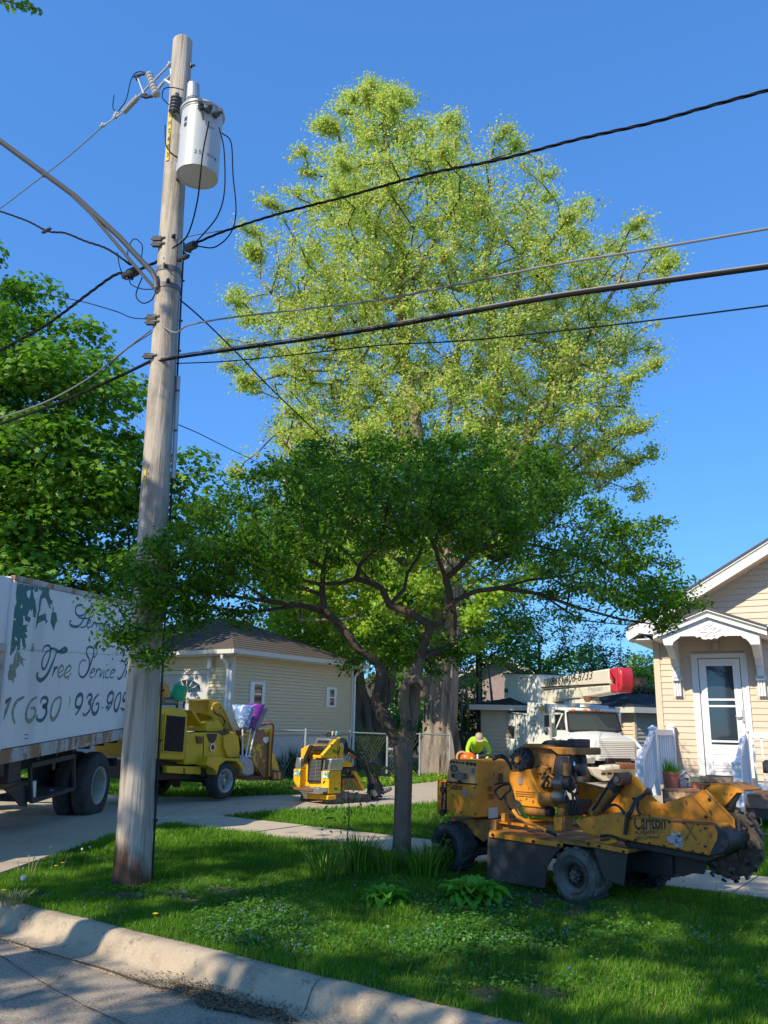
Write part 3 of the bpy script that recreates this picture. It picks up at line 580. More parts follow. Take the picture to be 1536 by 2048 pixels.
# rakes: fascia boards, soffit, roof
def band(x0, x1, dz0, dz1, y0, y1): return [(x0, y0, rake(x0)+dz0), (x1, y0, rake(x1)+dz0), (x1, y1, rake(x1)+dz0), (x0, y1, rake(x0)+dz0)], [(x0, y0, rake(x0)+dz1), (x1, y0, rake(x1)+dz1), (x1, y1, rake(x1)+dz1), (x0, y1, rake(x0)+dz1)]
xe = XL-.36
for x0, x1 in ((xe, XM), (XM, 2*XM-xe)):
    b = MB(); b.hexa(*band(x0, x1, -.035, 0, -.46, -.44)); b.build('drip_edge', m_white, ho)
    b = MB(); b.hexa(*band(x0, x1, -.10, -.035, -.44, -.42)); b.build('upper_fascia', m_trimL, ho)
    b = MB(); b.hexa(*band(x0, x1, -.215, -.10, -.455, -.43)); b.build('rake_board', m_white, ho)
    b = MB(); b.hexa(*band(x0, x1, -.215, -.20, -.43, .0)); b.build('soffit', m_corner, ho)
    b = MB(); b.hexa(*band(x0, x1, .0, .035, -.48, 9.3)); b.build('roof', m_shin3, ho)
b = MB(); b.prism(H.on(VH1, [(205, 608), (262, 580), (345, 600), (352, 662), (300, 666), (240, 658)], -.47), 'y', -.47, -.05); b.build('eave_return', m_white, ho)
b = MB(); b.box(xe, XL, -.4, 9.2, rake(xe)-.20, rake(xe)-.18); b.build('eave_soffit', m_white, ho); b = MB(); b.box(xe-.11, xe, -.05, 9.2, rake(xe)-.12, rake(xe)-.01); b.build('gutter', m_white, ho)
# door
dw = dxr-dxl; tw_ = .075
b = MB(); b.box(dxl-.03, dxl+tw_, -.035, .05, FL, dtop); b.box(dxr-tw_, dxr+.03, -.035, .05, FL, dtop); b.box(dxl+tw_, dxr-tw_, -.036, .05, dtop-.075, dtop); b.build('door_frame', m_white, ho, .004)
dr = empty('storm_door', Matrix(), None, None); dr.parent = ho
a0, a1 = dxl+tw_+.012, dxr-tw_-.012; gz_ = [p[1] for p in H.on(VH2, [(920, 700), (940, 1110), (960, 1195)])]; gb = [p[1] for p in H.on(VH3, [(990, 262), (990, 320), (990, 345)])]; g0, g1 = a0+.115, a1-.115
b = MB(); b.box(a0, g0, -.02, .02, FL+.02, dtop-.09); b.box(g1, a1, -.02, .02, FL+.02, dtop-.09); b.box(g0, g1, -.0201, .02, gz_[0], dtop-.09); b.box(g0, g1, -.0201, .02, FL+.02, gb[1]); b.build('door_leaf', m_white2, dr, .003)
for k, (za, zb) in enumerate(((gz_[0], gz_[1]), (gz_[1]-.035, gz_[2]+.01), (gz_[2]-.02, gb[0]+.01), (gb[0]-.02, gb[1]))):
    b = MB(); b.box(g0, g1, -.004, .004, zb, za); b.build('pane', m_doorglass, dr)
for zc in (gz_[1]-.01, gz_[2]-.005, gb[0]-.005, gb[1]-.0): b = MB(); b.box(g0, g1, -.018, .0, zc-.018, zc+.014); b.build('glazing_bar', m_white2, dr)
pz = [p[1] for p in H.on(VH3, [(950, 420), (950, 570), (950, 590), (950, 640)])]
for za, zb in ((pz[0], pz[1]), (pz[2], pz[3])):
    b = MB()
    for q0, q1, r0_, r1_ in ((g0, g1, za-.012, za), (g0, g1, zb, zb+.012), (g0, g0+.012, zb, za), (g1-.012, g1, zb, za)): b.box(q0, q1, -.028, -.02, r0_, r1_)
    b.build('raised_panel', m_white2, dr, .003)
(hx_, hz_), = H.on(VH2, [(1225, 1320)]); b = MB(); b.box(hx_-.015, hx_+.03, -.045, -.02, hz_-.10, hz_+.10); b.tube([(hx_, -.05, hz_-.02), (hx_-.09, -.06, hz_-.03), (hx_-.1, -.05, hz_+.0)], .012, 6); b.build('handle', m_galv, dr)
b = MB(); b.box(dxl, dxr, -.12, .03, FL-.085, FL-.002); b.build('threshold', m_fencew, ho)
b = MB(); b.box(dxl, dxr, -.10, .03, FL-.16, FL-.09); b.build('sill_board', m_fencew, ho)
# porch canopy
OV = -.98; cl, cp, cr = H.on(VH2, [(105, 362), (775, 88), (1536, 352)], OV); cpx = (cl[0]+cr[0])/2; cpx = cp[0]; cw = cpx-cl[0]; ch = cp[1]-cl[1]
ca = empty('porch_canopy', Matrix(), None, None); ca.parent = ho
for sg in (-1, 1):
    e = (cpx+sg*cw, cl[1]); p = (cpx, cp[1])
    def bd(t0, t1, y0, y1): return [(p[0], p[1]+t0), (e[0], e[1]+t0), (e[0], e[1]+t1), (p[0], p[1]+t1)], y0, y1
    for t0, t1, y0, y1, nm, mm in ((-.0, .045, OV-.02, OV+.02, 'lower_fascia', m_white), (.045, .10, OV+.02, OV+.04, 'shadow_board', m_trimL), (.10, .13, OV-.03, OV+.02, 'drip_edge', m_white), (.13, .16, OV-.05, .04, 'canopy_roof', m_shin3), (-.015, .0, OV+.02, 0, 'canopy_soffit', m_white)):
        q, A_, B_ = bd(t0, t1, y0, y1); b = MB(); b.prism(q, 'y', A_, B_); b.build(nm, mm, ca)
# scalloped pediment
bot = H.on(VH2, [(240, 440), (345, 440), (350, 405), (385, 378), (420, 352), (440, 328), (620, 325), (650, 345), (690, 330), (715, 362), (760, 368), (790, 358), (830, 368), (860, 350), (905, 358), (930, 335), (975, 318), (1000, 330), (1040, 322), (1200, 320), (1225, 350), (1260, 360), (1300, 400), (1320, 432), (1435, 428)], OV+.05)
top = [(cpx+cw*.86, cp[1]-ch*.86-.004), (cpx, cp[1]-.004), (cpx-cw*.86, cp[1]-ch*.86-.004)]
b = MB(); b.prism(bot+top, 'y', OV+.045, OV+.075); b.build('pediment_board', m_white, ca)
b = MB(); cx_, cz_ = H.on(VH2, [(800, 270)], OV+.04)[0]; sc = H.on(VH2, [(900, 270)], OV+.04)[0][0]-cx_; yy = OV+.04; g = random.Random(2)
for sg in (-1, 1):
    for (A_, B_, r_, turns) in (((0, -.2), (1.3, .15), .16, 1.6), ((.1, .35), (.75, .45), .12, 1.5), ((.05, .7), (.4, 1.0), .09, 1.3), ((.2, -.4), (.6, -.55), .1, 1.2)):
        pts = [((A_[0]+(B_[0]-A_[0])*t/6), A_[1]+(B_[1]-A_[1])*t/6+.1*math.sin(t)) for t in range(6)]+[(B_[0]+r_*(1-k/12)*math.cos(-math.pi/2+k*turns*math.pi/6), B_[1]+r_+r_*(1-k/12)*math.sin(-math.pi/2+k*turns*math.pi/6)) for k in range(10)]
        b.tube([(cx_+sg*x*sc, yy, cz_+z_*sc) for x, z_ in pts], .008, 5)
for k in range(5): b.ball((cx_+(k-2)*.035, yy, cz_+.09+.03*math.cos(k-2)), .014, 6)
b.build('scroll_ornament', m_white, ca)
(lx_, lz_), = H.on(VH2, [(890, 445)]); b = MB(); b.lathe([(.055, .10), (.06, .07)], (lx_, -.11, lz_), 'z', 16); b.tube([(lx_, 0, lz_+.09), (lx_, -.11, lz_+.09)], .02, 8); b.build('lamp_base', m_corner, ho)
b = MB(); b.lathe([(.04, .07), (.062, .04), (.065, -.03), (.05, -.075), (0, -.09)], (lx_, -.11, lz_), 'z', 16); b.build('lamp_jar', mat('frosted_jar', (.45, .38, .28), .15, var=.1), ho, smooth=True)
for x0p, x1p in ((300, 440), (1350, 1490)):
    br = empty('bracket', Matrix(), None, None); br.parent = ca
    xa, xb = H.on(VH2, [(x0p+55, 720), (x1p+10, 720)], -.2); zt, zm, zl, zb = [p[1] for p in H.on(VH2, [(400, 430), (400, 715), (430, 860), (440, 1075)], -.1)]
    if x0p == 300: wid = xb[0]-xa[0]; X0 = H.on(VH2, [(365, 900)])[0][0]
    else: X0 = H.on(VH2, [(1405, 900)])[0][0]
    prof = [(-.005, zm+.0), (-.005, cl[1]+.05), (-.80, cl[1]+.05), (-.80, cl[1]-.03), (-.70, cl[1]-.10), (-.55, cl[1]-.16), (-.40, cl[1]-.27), (-.30, zm+.12), (-.22, zm)]
    b = MB(); b.prism(prof, 'x', X0+.01, X0+wid); b.build('scroll_corbel', m_white, br, .008)
    b = MB(); b.box(X0+.015, X0+wid-.005, -.14, -.005, zl, zm); b.build('corbel_neck', m_white, br)
    for k in range(3): b = MB(); b.cyl((X0+wid*(k+.5)/3, -.07, zl), (X0+wid*(k+.5)/3, -.07, zb), wid/6.2, n=10); b.build('flute', m_white, br)
    b = MB(); b.box(X0-.01, X0+wid+.02, -.14, -.002, zl-.03, zl+.03); b.build('corbel_cap', m_white, br)
    b = MB(); b.box(X0-.03, X0+wid+.04, -.02, -.0165, zb-.04, zl+.1); b.build('backing_plate', m_corner, br)
# ---- wooden porch and steps with white railings
po = empty('porch_steps', H.mat(), 'wooden porch landing and steps with white vinyl railings below the storm door', 'porch')
DKZ = FL-.17; OVD = -1.05
ex0 = H.on(V0, [(1338, 1570)], OVD)[0][0]; PX0, PX1 = ex0-.12, XR*.0+3.6; nb_ = 8
prt = []
for k in range(nb_):
    y1 = -.02-k*(abs(OVD)/nb_); b = MB(); b.box(PX0, PX1, y1-abs(OVD)/nb_+.008, y1, DKZ-.03, DKZ+g.uniform(-.002, .002)); b.build('deck_board', m_deck, po)
SX0 = PX0+.08; SX1 = H.on(V0, [(1478, 1500)], OVD)[0][0]
b = MB(); b.box(PX0+.03, PX1, OVD-.0, OVD+.03, DKZ-.20, DKZ-.032); b.build('rim_board', m_deck, po)
for k in range(1, 4):
    zt_ = DKZ-k*DKZ/4; ys = OVD-.27*k; b = MB(); b.box(SX0, SX1, ys, ys+.29, zt_-.03, zt_); b.build('tread', m_deck, po); b = MB(); b.box(SX0+.02, SX1-.02, ys+.27, ys+.285, zt_, zt_+DKZ/4-.03); b.build('riser', m_cedar, po)
b = MB(); b.box(SX0+.02, SX1-.02, OVD-.012, OVD-.001, DKZ-DKZ/4, DKZ-.035); b.build('riser', m_cedar, po)
for x in (PX0+.05, SX1+.1, SX1+1.1, PX1-.1): b = MB(); b.box(x-.045, x+.045, OVD+.04, OVD+.13, -.2, DKZ-.03); b.build('support_post', m_fencew, po)
def rpost(x, y, z0, z1, w=.055):
    b = MB(); b.box(x-w, x+w, y-w, y+w, z0, z1-.05); b.box(x-w-.012, x+w+.012, y-w-.012, y+w+.012, z1-.05, z1-.03); b.add([(x-w-.012, y-w-.012, z1-.029), (x+w+.012, y-w-.012, z1-.029), (x+w+.012, y+w+.012, z1-.029), (x-w-.012, y+w+.012, z1-.029), (x, y, z1+.02)], [(0, 1, 4), (1, 2, 4), (2, 3, 4), (3, 0, 4), (3, 2, 1, 0)]); b.build('railing_post', m_white2, po)
def rail(A_, B_, n, hgt, top=True):
    A_, B_ = Vector(A_), Vector(B_); d = (B_-A_); s_ = Vector((d.y, -d.x, 0)).normalized() if abs(d.x)+abs(d.y) > 0 else Vector((1, 0, 0))
    for dz, hh, w in ((0, .045, .03), (-hgt, .04, .022)):
        lo = [A_+s_*w+Vector((0, 0, dz-hh)), B_+s_*w+Vector((0, 0, dz-hh)), B_-s_*w+Vector((0, 0, dz-hh)), A_-s_*w+Vector((0, 0, dz-hh))]; b = MB(); b.hexa(lo, [p+Vector((0, 0, hh*2)) for p in lo]); b.build('rail', m_white2, po)
    for k in range(n):
        p = A_+d*((k+.5)/n); b = MB(); b.box(p.x-.016, p.x+.016, p.y-.016, p.y+.016, p.z-hgt, p.z-.02); b.build('baluster', m_white2, po)
pl_ = H.on(V0, [(1305, 1452)], OVD+.06)[0]; pr_ = H.on(V0, [(1487, 1456)], OVD+.06)[0]; bl = H.on(V0, [(1279, 1512)], OVD-.72)[0]; br_ = H.on(V0, [(1473, 1521)], OVD-.72)[0]
rpost(pl_[0], OVD+.06, DKZ-.1, pl_[1]); rpost(pr_[0], OVD+.06, DKZ-.1, pr_[1]); rpost(bl[0], OVD-.72, -.1, bl[1], .06); rpost(br_[0], OVD-.72, -.1, br_[1], .06)
pw = H.on(V0, [(1342, 1448)], -.10)[0]; rpost(pw[0], -.10, DKZ-.05, pw[1], .05)
zr = pl_[1]-.10
rail((pl_[0], OVD+.1, zr), (pw[0], -.14, zr), 8, zr-DKZ-.09)
rail((pl_[0], OVD+.02, pl_[1]-.09), (bl[0], OVD-.68, bl[1]-.07), 7, .66)
rail((pr_[0], OVD+.02, pr_[1]-.09), (br_[0], OVD-.68, br_[1]-.07), 7, .66)
zr = pr_[1]-.10; rail((pr_[0]+.06, OVD+.06, zr), (pr_[0]+2.2, OVD+.06, zr), 18, zr-DKZ-.10)
rpost(pr_[0]+2.25, OVD+.06, DKZ-.1, pr_[1])
# things on the porch
def lathe_thing(name, lab, cat, px, py, yy, prof, m, z=None, group=None):
    (x, z_), = H.on(V0, [(px, py)], yy); o = empty(name, Matrix.Translation(Vector(H.w(x, yy, z_ if z is None else z))), lab, cat, group); b = MB(); b.lathe(prof, n=24); b.build('pot', m, o, smooth=True); return o
p1 = lathe_thing('flower_pot', 'large terracotta pot of green shoots on the porch at the left of the door', 'flower pot', 1342, 1560, -.62, [(.0, .0), (.095, .0), (.10, .012), (.128, .20), (.128, .20), (.145, .20), (.148, .25), (.13, .25), (.12, .22), (0, .22)], m_terra, DKZ)
gg = np.random.default_rng(2); Pp = gg.normal(size=(70, 3))*[.05, .05, .02]+[0, 0, .25]; b = MB()
for q in Pp: b.add([(q[0]-.008, q[1], .21), (q[0]+.008, q[1], .21), (q[0]*1.7+.004, q[1]*1.5, .25+abs(q[2])*.5+gg.random()*.11)], [(0, 1, 2)])
b.build('shoots', lf_hosta, p1)
p2 = lathe_thing('flower_pot', 'small green and orange pot right beside the door frame', 'flower pot', 1390, 1556, -.35, [(0, 0), (.055, 0), (.07, .09), (.0701, .0901), (.08, .09), (.078, .17), (.06, .17), (0, .15)], m_terra, DKZ)
b = MB(); b.lathe([(.0805, .095), (.079, .168)], n=24); b.build('painted_rim', mat('faded_green_glaze', (.25, .38, .28), .4), p2)
(x, z_), = H.on(V0, [(1368, 1552)], -.30); o = empty('birdhouse', Matrix.Translation(Vector(H.w(x, -.30, DKZ))), 'grey and white speckled little birdhouse between the two pots', 'ornament')
mb_ = mat('speckled_stone', (.62, .61, .60), .8, var=.1, scale=10, layers=[((.12, .12, .12), 30, .52, .6)])
b = MB(); b.prism([(-.10, 0), (.10, 0), (.11, .13), (0, .24), (-.11, .13)], 'y', -.08, .08); b.build('house_body', mb_, o, .01); b = MB(); b.cyl((0.02, -.082, .13), (.02, -.09, .13), .02, n=12); b.build('entrance', m_blk, o)
for sx in (-1, 1): b = MB(); b.hexa([(0, -.10, .245), (sx*.14, -.10, .115), (sx*.14, .10, .115), (0, .10, .245)], [(0, -.10, .265), (sx*.15, -.10, .135), (sx*.15, .10, .135), (0, .10, .265)]); b.build('roof', mb_, o)
# black mailbox hung on the railing at the frame edge
(x, z_), = H.on(V0, [(1537, 1535)], OVD-.05); o = empty('mailbox', Matrix.Translation(Vector(H.w(x, OVD-.02, z_-.08))) @ Matrix.Rotation(-Bh, 4, 'Z'), 'black arched mailbox hanging on the white railing at the right edge', 'mailbox')
b = MB(); b.prism([(-.07, 0), (.12, 0), (.12, .15), (.08, .19), (-.03, .19), (-.07, .16)], 'y', -.14, 0); b.build('box', m_blk, o, .006); b = MB(); b.box(-.05, .10, -.146, -.14, .04, .12); b.build('front_plate', m_dk, o)
# little clay figure on a timber edging by the steps
p = atY(1506, 1665, 11.9); p[2] = .28; o = empty('garden_figure', p, 'small round terracotta garden figure on the timber edging behind the cutter wheel', 'garden figure')
b = MB(); b.ball((0, 0, .10), (.085, .075, .09), 14); b.ball((.005, 0, .22), .048, 12); b.build('body', m_terra, o, smooth=True); b = MB()
for sx in (-1, 1): b.ball((sx*.06, -.03, .015), (.045, .03, .02), 8)
b.build('feet', m_cedar, o); b = MB(); b.tube([(.08, 0, .08), (.13, 0, .12), (.12, 0, .19)], .01, 6); b.build('handle', m_cedar, o)
q = H.loc(p); b = MB(); b.box(-2.5, 3.0, -.06, .06, -.10, .01); o = b.build('timber_edging', m_fencew, None, .006); o.matrix_world = Matrix.Translation(Vector(p)-Vector((0, 0, .01))) @ Matrix.Rotation(-Bh, 4, 'Z'); tag(o, 'low weathered timber edging in front of the porch', 'edging')
# ---------------------------------------------------------------- outbuilding behind the bucket truck
S0 = atY(963, 1500, 27); S0[2] = .1; S = Fr(S0, rad(97)); sh_ = empty('shed', S.mat(), 'grey-sided outbuilding with a black shingle roof behind the bucket truck', 'shed')
(sx1, _), = S.on(V0, [(1318, 1428)]); ez2 = S.on(V0, [(963, 1418)])[0][1]; SLn = 3.1; SW = 5.2
m_sidS = mat('grey_siding', (.42, .38, .30), .7, var=.1, scale=2)
b = MB(); b.box(.02, SLn, .02, SW, -.2, ez2); b.build('wall', m_sidS, sh_)
o = clap(SLn, 0, ez2, .12).build('siding', m_sidS, sh_); o['kind'] = 'stuff'
bb = clap(SW, 0, ez2, .12); bb.v = [(y, x, z) for x, y, z in bb.v]; o = bb.build('siding', m_sidS, sh_); o['kind'] = 'stuff'
rz = .6; b = MB(); hx2 = SW/2; lo = [(-.35, -.35, ez2+.12), (SLn+.35, -.35, ez2+.12), (SLn+.35, SW+.35, ez2+.12), (-.35, SW+.35, ez2+.12)]
b.add(lo+[(hx2, hx2, ez2+.12+rz), (SLn-hx2*.3, hx2, ez2+.12+rz)], [(0, 1, 5, 4), (1, 2, 5), (2, 3, 4, 5), (3, 0, 4), (3, 2, 1, 0)]); b.build('roof', m_shin2, sh_)
courses(lo[0], lo[1], (hx2, hx2, ez2+.12+rz), (SLn-hx2*.3, hx2, ez2+.12+rz), 12, 'shingle_courses', m_shin2, sh_, .02)
b = MB(); b.box(-.37, SLn+.37, -.37, -.34, ez2-.03, ez2+.13); b.box(-.37, -.34, -.34, SW+.37, ez2-.03, ez2+.13); b.build('fascia', m_found, sh_)
for k in range(int(SLn/.9)):
    if k % 3 == 2: b = MB(); b.box(.6+k*.9, 1.0+k*.9, -.02, .0, 0, 2.0); b.build('trim_board', m_corner, sh_)
S1 = atY(1272, 1500, 26.5); S1[2] = .1; S2 = Fr(S1, rad(60)); s2 = empty('shed', S2.mat(), 'tan garage with a black hipped roof between the bucket truck and the tan house', 'shed')
e2 = S2.on(V0, [(1272, 1422)])[0][1]; L2, W2 = 5.5, 4.6
b = MB(); b.box(.02, L2, .02, W2, -.2, e2); b.build('wall', m_sidS, s2); o = clap(L2, 0, e2, .12).build('siding', m_sidS, s2); o['kind'] = 'stuff'
bb = clap(W2, 0, e2, .12); bb.v = [(y, x, z) for x, y, z in bb.v]; o = bb.build('siding', m_corner, s2); o['kind'] = 'stuff'
lo = [(-.35, -.35, e2+.1), (L2+.35, -.35, e2+.1), (L2+.35, W2+.35, e2+.1), (-.35, W2+.35, e2+.1)]; (pk,) = S2.on(V0, [(1225, 1386)], W2/2); t0, t1 = (W2/2-.3, W2/2, pk[1]), (L2-W2/2, W2/2, pk[1])
b = MB(); b.add(lo+[t0, t1], [(0, 1, 5, 4), (1, 2, 5), (2, 3, 4, 5), (3, 0, 4), (3, 2, 1, 0)]); b.build('roof', m_shin2, s2); courses(lo[0], lo[1], t0, t1, 12, 'shingle_courses', m_shin2, s2, .02); courses(lo[3], lo[0], t0, t0, 12, 'shingle_courses', m_shin2, s2, .02)
b = MB(); b.box(-.38, L2+.38, -.38, -.355, e2-.06, e2+.11); b.box(-.38, -.355, -.35, W2+.38, e2-.06, e2+.11); b.build('fascia', m_trimL, s2); b = MB(); b.box(-.35, 0, 0, W2, e2-.05, e2-.03); b.build('soffit', m_white, s2)
b = MB(); b.box(-.03, .06, -.03, .06, 0, e2); b.build('corner_trim', m_corner, s2)
# red and white house roof peeping over it, and a brick chimney
p = atY(1000, 1410, 44); o = empty('far_house', (p[0], p[1], 0), 'white house with a red roof half hidden by trees behind the big trunk', 'house'); g0_ = atY(948, 1398, 44); tp = atY(1010, 1345, 44); w_ = 5.
b = MB(); b.prism([(-w_, 0), (w_, 0), (w_, g0_[2]), (0, tp[2]+.6), (-w_, g0_[2])], 'y', 0, 7); b.build('wall', mat('faded_pink_siding', (.40, .30, .27), .7, var=.2), o)
for sx in (-1, 1): b = MB(); b.hexa([(0, -.4, tp[2]+.7), (sx*(w_+.5), -.4, g0_[2]-.2), (sx*(w_+.5), 7.4, g0_[2]-.2), (0, 7.4, tp[2]+.7)], [(0, -.4, tp[2]+.9), (sx*(w_+.5), -.4, g0_[2]), (sx*(w_+.5), 7.4, g0_[2]), (0, 7.4, tp[2]+.9)]); b.build('roof', mat('red_metal_roof', (.36, .06, .05), .6, var=.2), o)
b = MB(); b.prism([(-w_-.5, g0_[2]-.28), (0, tp[2]+.6), (w_+.5, g0_[2]-.28), (w_+.5, g0_[2]-.05), (0, tp[2]+.85), (-w_-.5, g0_[2]-.05)], 'y', -.45, -.41); b.build('rake_board', m_white, o)
p = atY(1291, 1372, 40); o = empty('far_house', (p[0], p[1], 0), 'distant roof with an orange brick chimney just left of the tan house', 'house'); rzz = atY(1291, 1392, 40)[2]
b = MB(); b.prism([(-5, 0), (5, 0), (5, rzz-1.5), (0, rzz), (-5, rzz-1.5)], 'y', 0, 6); b.build('wall', m_sidS, o); b = MB(); b.prism([(-5.3, rzz-1.6), (0, rzz+.02), (5.3, rzz-1.6), (5.3, rzz-1.4), (0, rzz+.2), (-5.3, rzz-1.4)], 'y', -.3, 6.3); b.build('roof', m_shin3, o)
ctop = atY(1291, 1354, 40)[2]; ck = mat('orange_brick', (.48, .17, .08), .85, var=.15, scale=8, bump=.4, bscale=12); cz0 = rzz-.4; n_ = int((ctop-cz0)/.08)
b = MB(); b.box(-.26, .26, .5, 1.0, cz0, ctop); b.build('chimney', ck, o)
# pale house glimpsed between the two old trunks
p = atY(800, 1480, 47); o = empty('far_house', (p[0], p[1], 0), 'pale blue-grey house glimpsed between the two old tree trunks', 'house'); hz2 = atY(800, 1395, 47)[2]
b = MB(); b.box(-3.4, 3.4, 0, 6, 0, hz2); b.build('wall', mat('pale_blue_siding', (.42, .47, .52), .7, var=.08), o); b = MB(); b.prism([(-3.9, hz2), (3.9, hz2), (0, hz2+2.0)], 'y', -.3, 6.3); b.build('roof', m_shin3, o)
for k in range(2): b = MB(); b.box(-1.9+k*2.3, -.9+k*2.3, -.02, 0, hz2-1.5, hz2-.4); b.build('window', m_glass, o)
# ---------------------------------------------------------------- fences
fz = empty('chain_link_fence', (0, 0, 0), 'grey chain-link fence running in front of the garage wall and behind the skid steer', 'fence')
FP = [(490, 1458), (612, 1462), (700, 1465), (775, 1468), (840, 1468), (900, 1470)]; FY = [19.2, 19.8, 22.6, 23.2, 23.6, 24.0]
FP3 = [atY(x, y, Y) for (x, y), Y in zip(FP, FY)]
b = MB(); b.tube([tuple(p) for p in FP3], .021, 8); b.build('top_rail', m_galv, fz)
for p in FP3[1:]: b = MB(); b.cyl((p[0], p[1], .1), (p[0], p[1], p[2]+.06), .03, n=10); b.build('fence_post', m_galv, fz)
b = MB()
for A_, B_ in zip(FP3, FP3[1:]):
    L_ = np.linalg.norm((B_-A_)[:2]); n_ = int(L_/.085)
    for k in range(-8, n_):
        for sg in (0, 1):
            f0, f1 = (k+8*sg)/n_, (k+8*(1-sg))/n_; z0, z1 = .25, 1.28
            a0_, a1_ = f0, f1; 
            if a0_ < 0: z0 += (z1-z0)*(-a0_)/(a1_-a0_); a0_ = 0
            if a1_ < 0: z1 = z0+(z1-z0)*(a0_)/(a0_-a1_) if a0_ != a1_ else z1; a1_ = 0
            if a0_ > 1 or a1_ > 1: continue
            p, q = A_+(B_-A_)*a0_, A_+(B_-A_)*a1_; b.tube([(p[0], p[1], z0), (q[0], q[1], z1)], .0022, 3, False)
o = b.build('wire_mesh', m_galv, fz, recalc=False); o['kind'] = 'stuff'
wf = empty('wooden_fence', (0, 0, 0), 'old grey wooden board fence between the big maple trunk and the outbuilding', 'fence')
A_, B_ = atY(905, 1462, 29.5), atY(968, 1462, 28.5)
for k in range(15): p = A_+(B_-A_)*k/15; b = MB(); hh = p[2]+random.uniform(-.05, .05); b.box(-.055, .055, -.012, .012, .1, hh); o = b.build('fence_board', m_fencew, wf); o.location = (p[0], p[1], 0)
for zz_ in (.6, 1.3): b = MB(); b.tube([(A_[0], A_[1]+.04, zz_), (B_[0], B_[1]+.04, zz_)], .04, 4); b.build('fence_rail', m_fencew, wf)

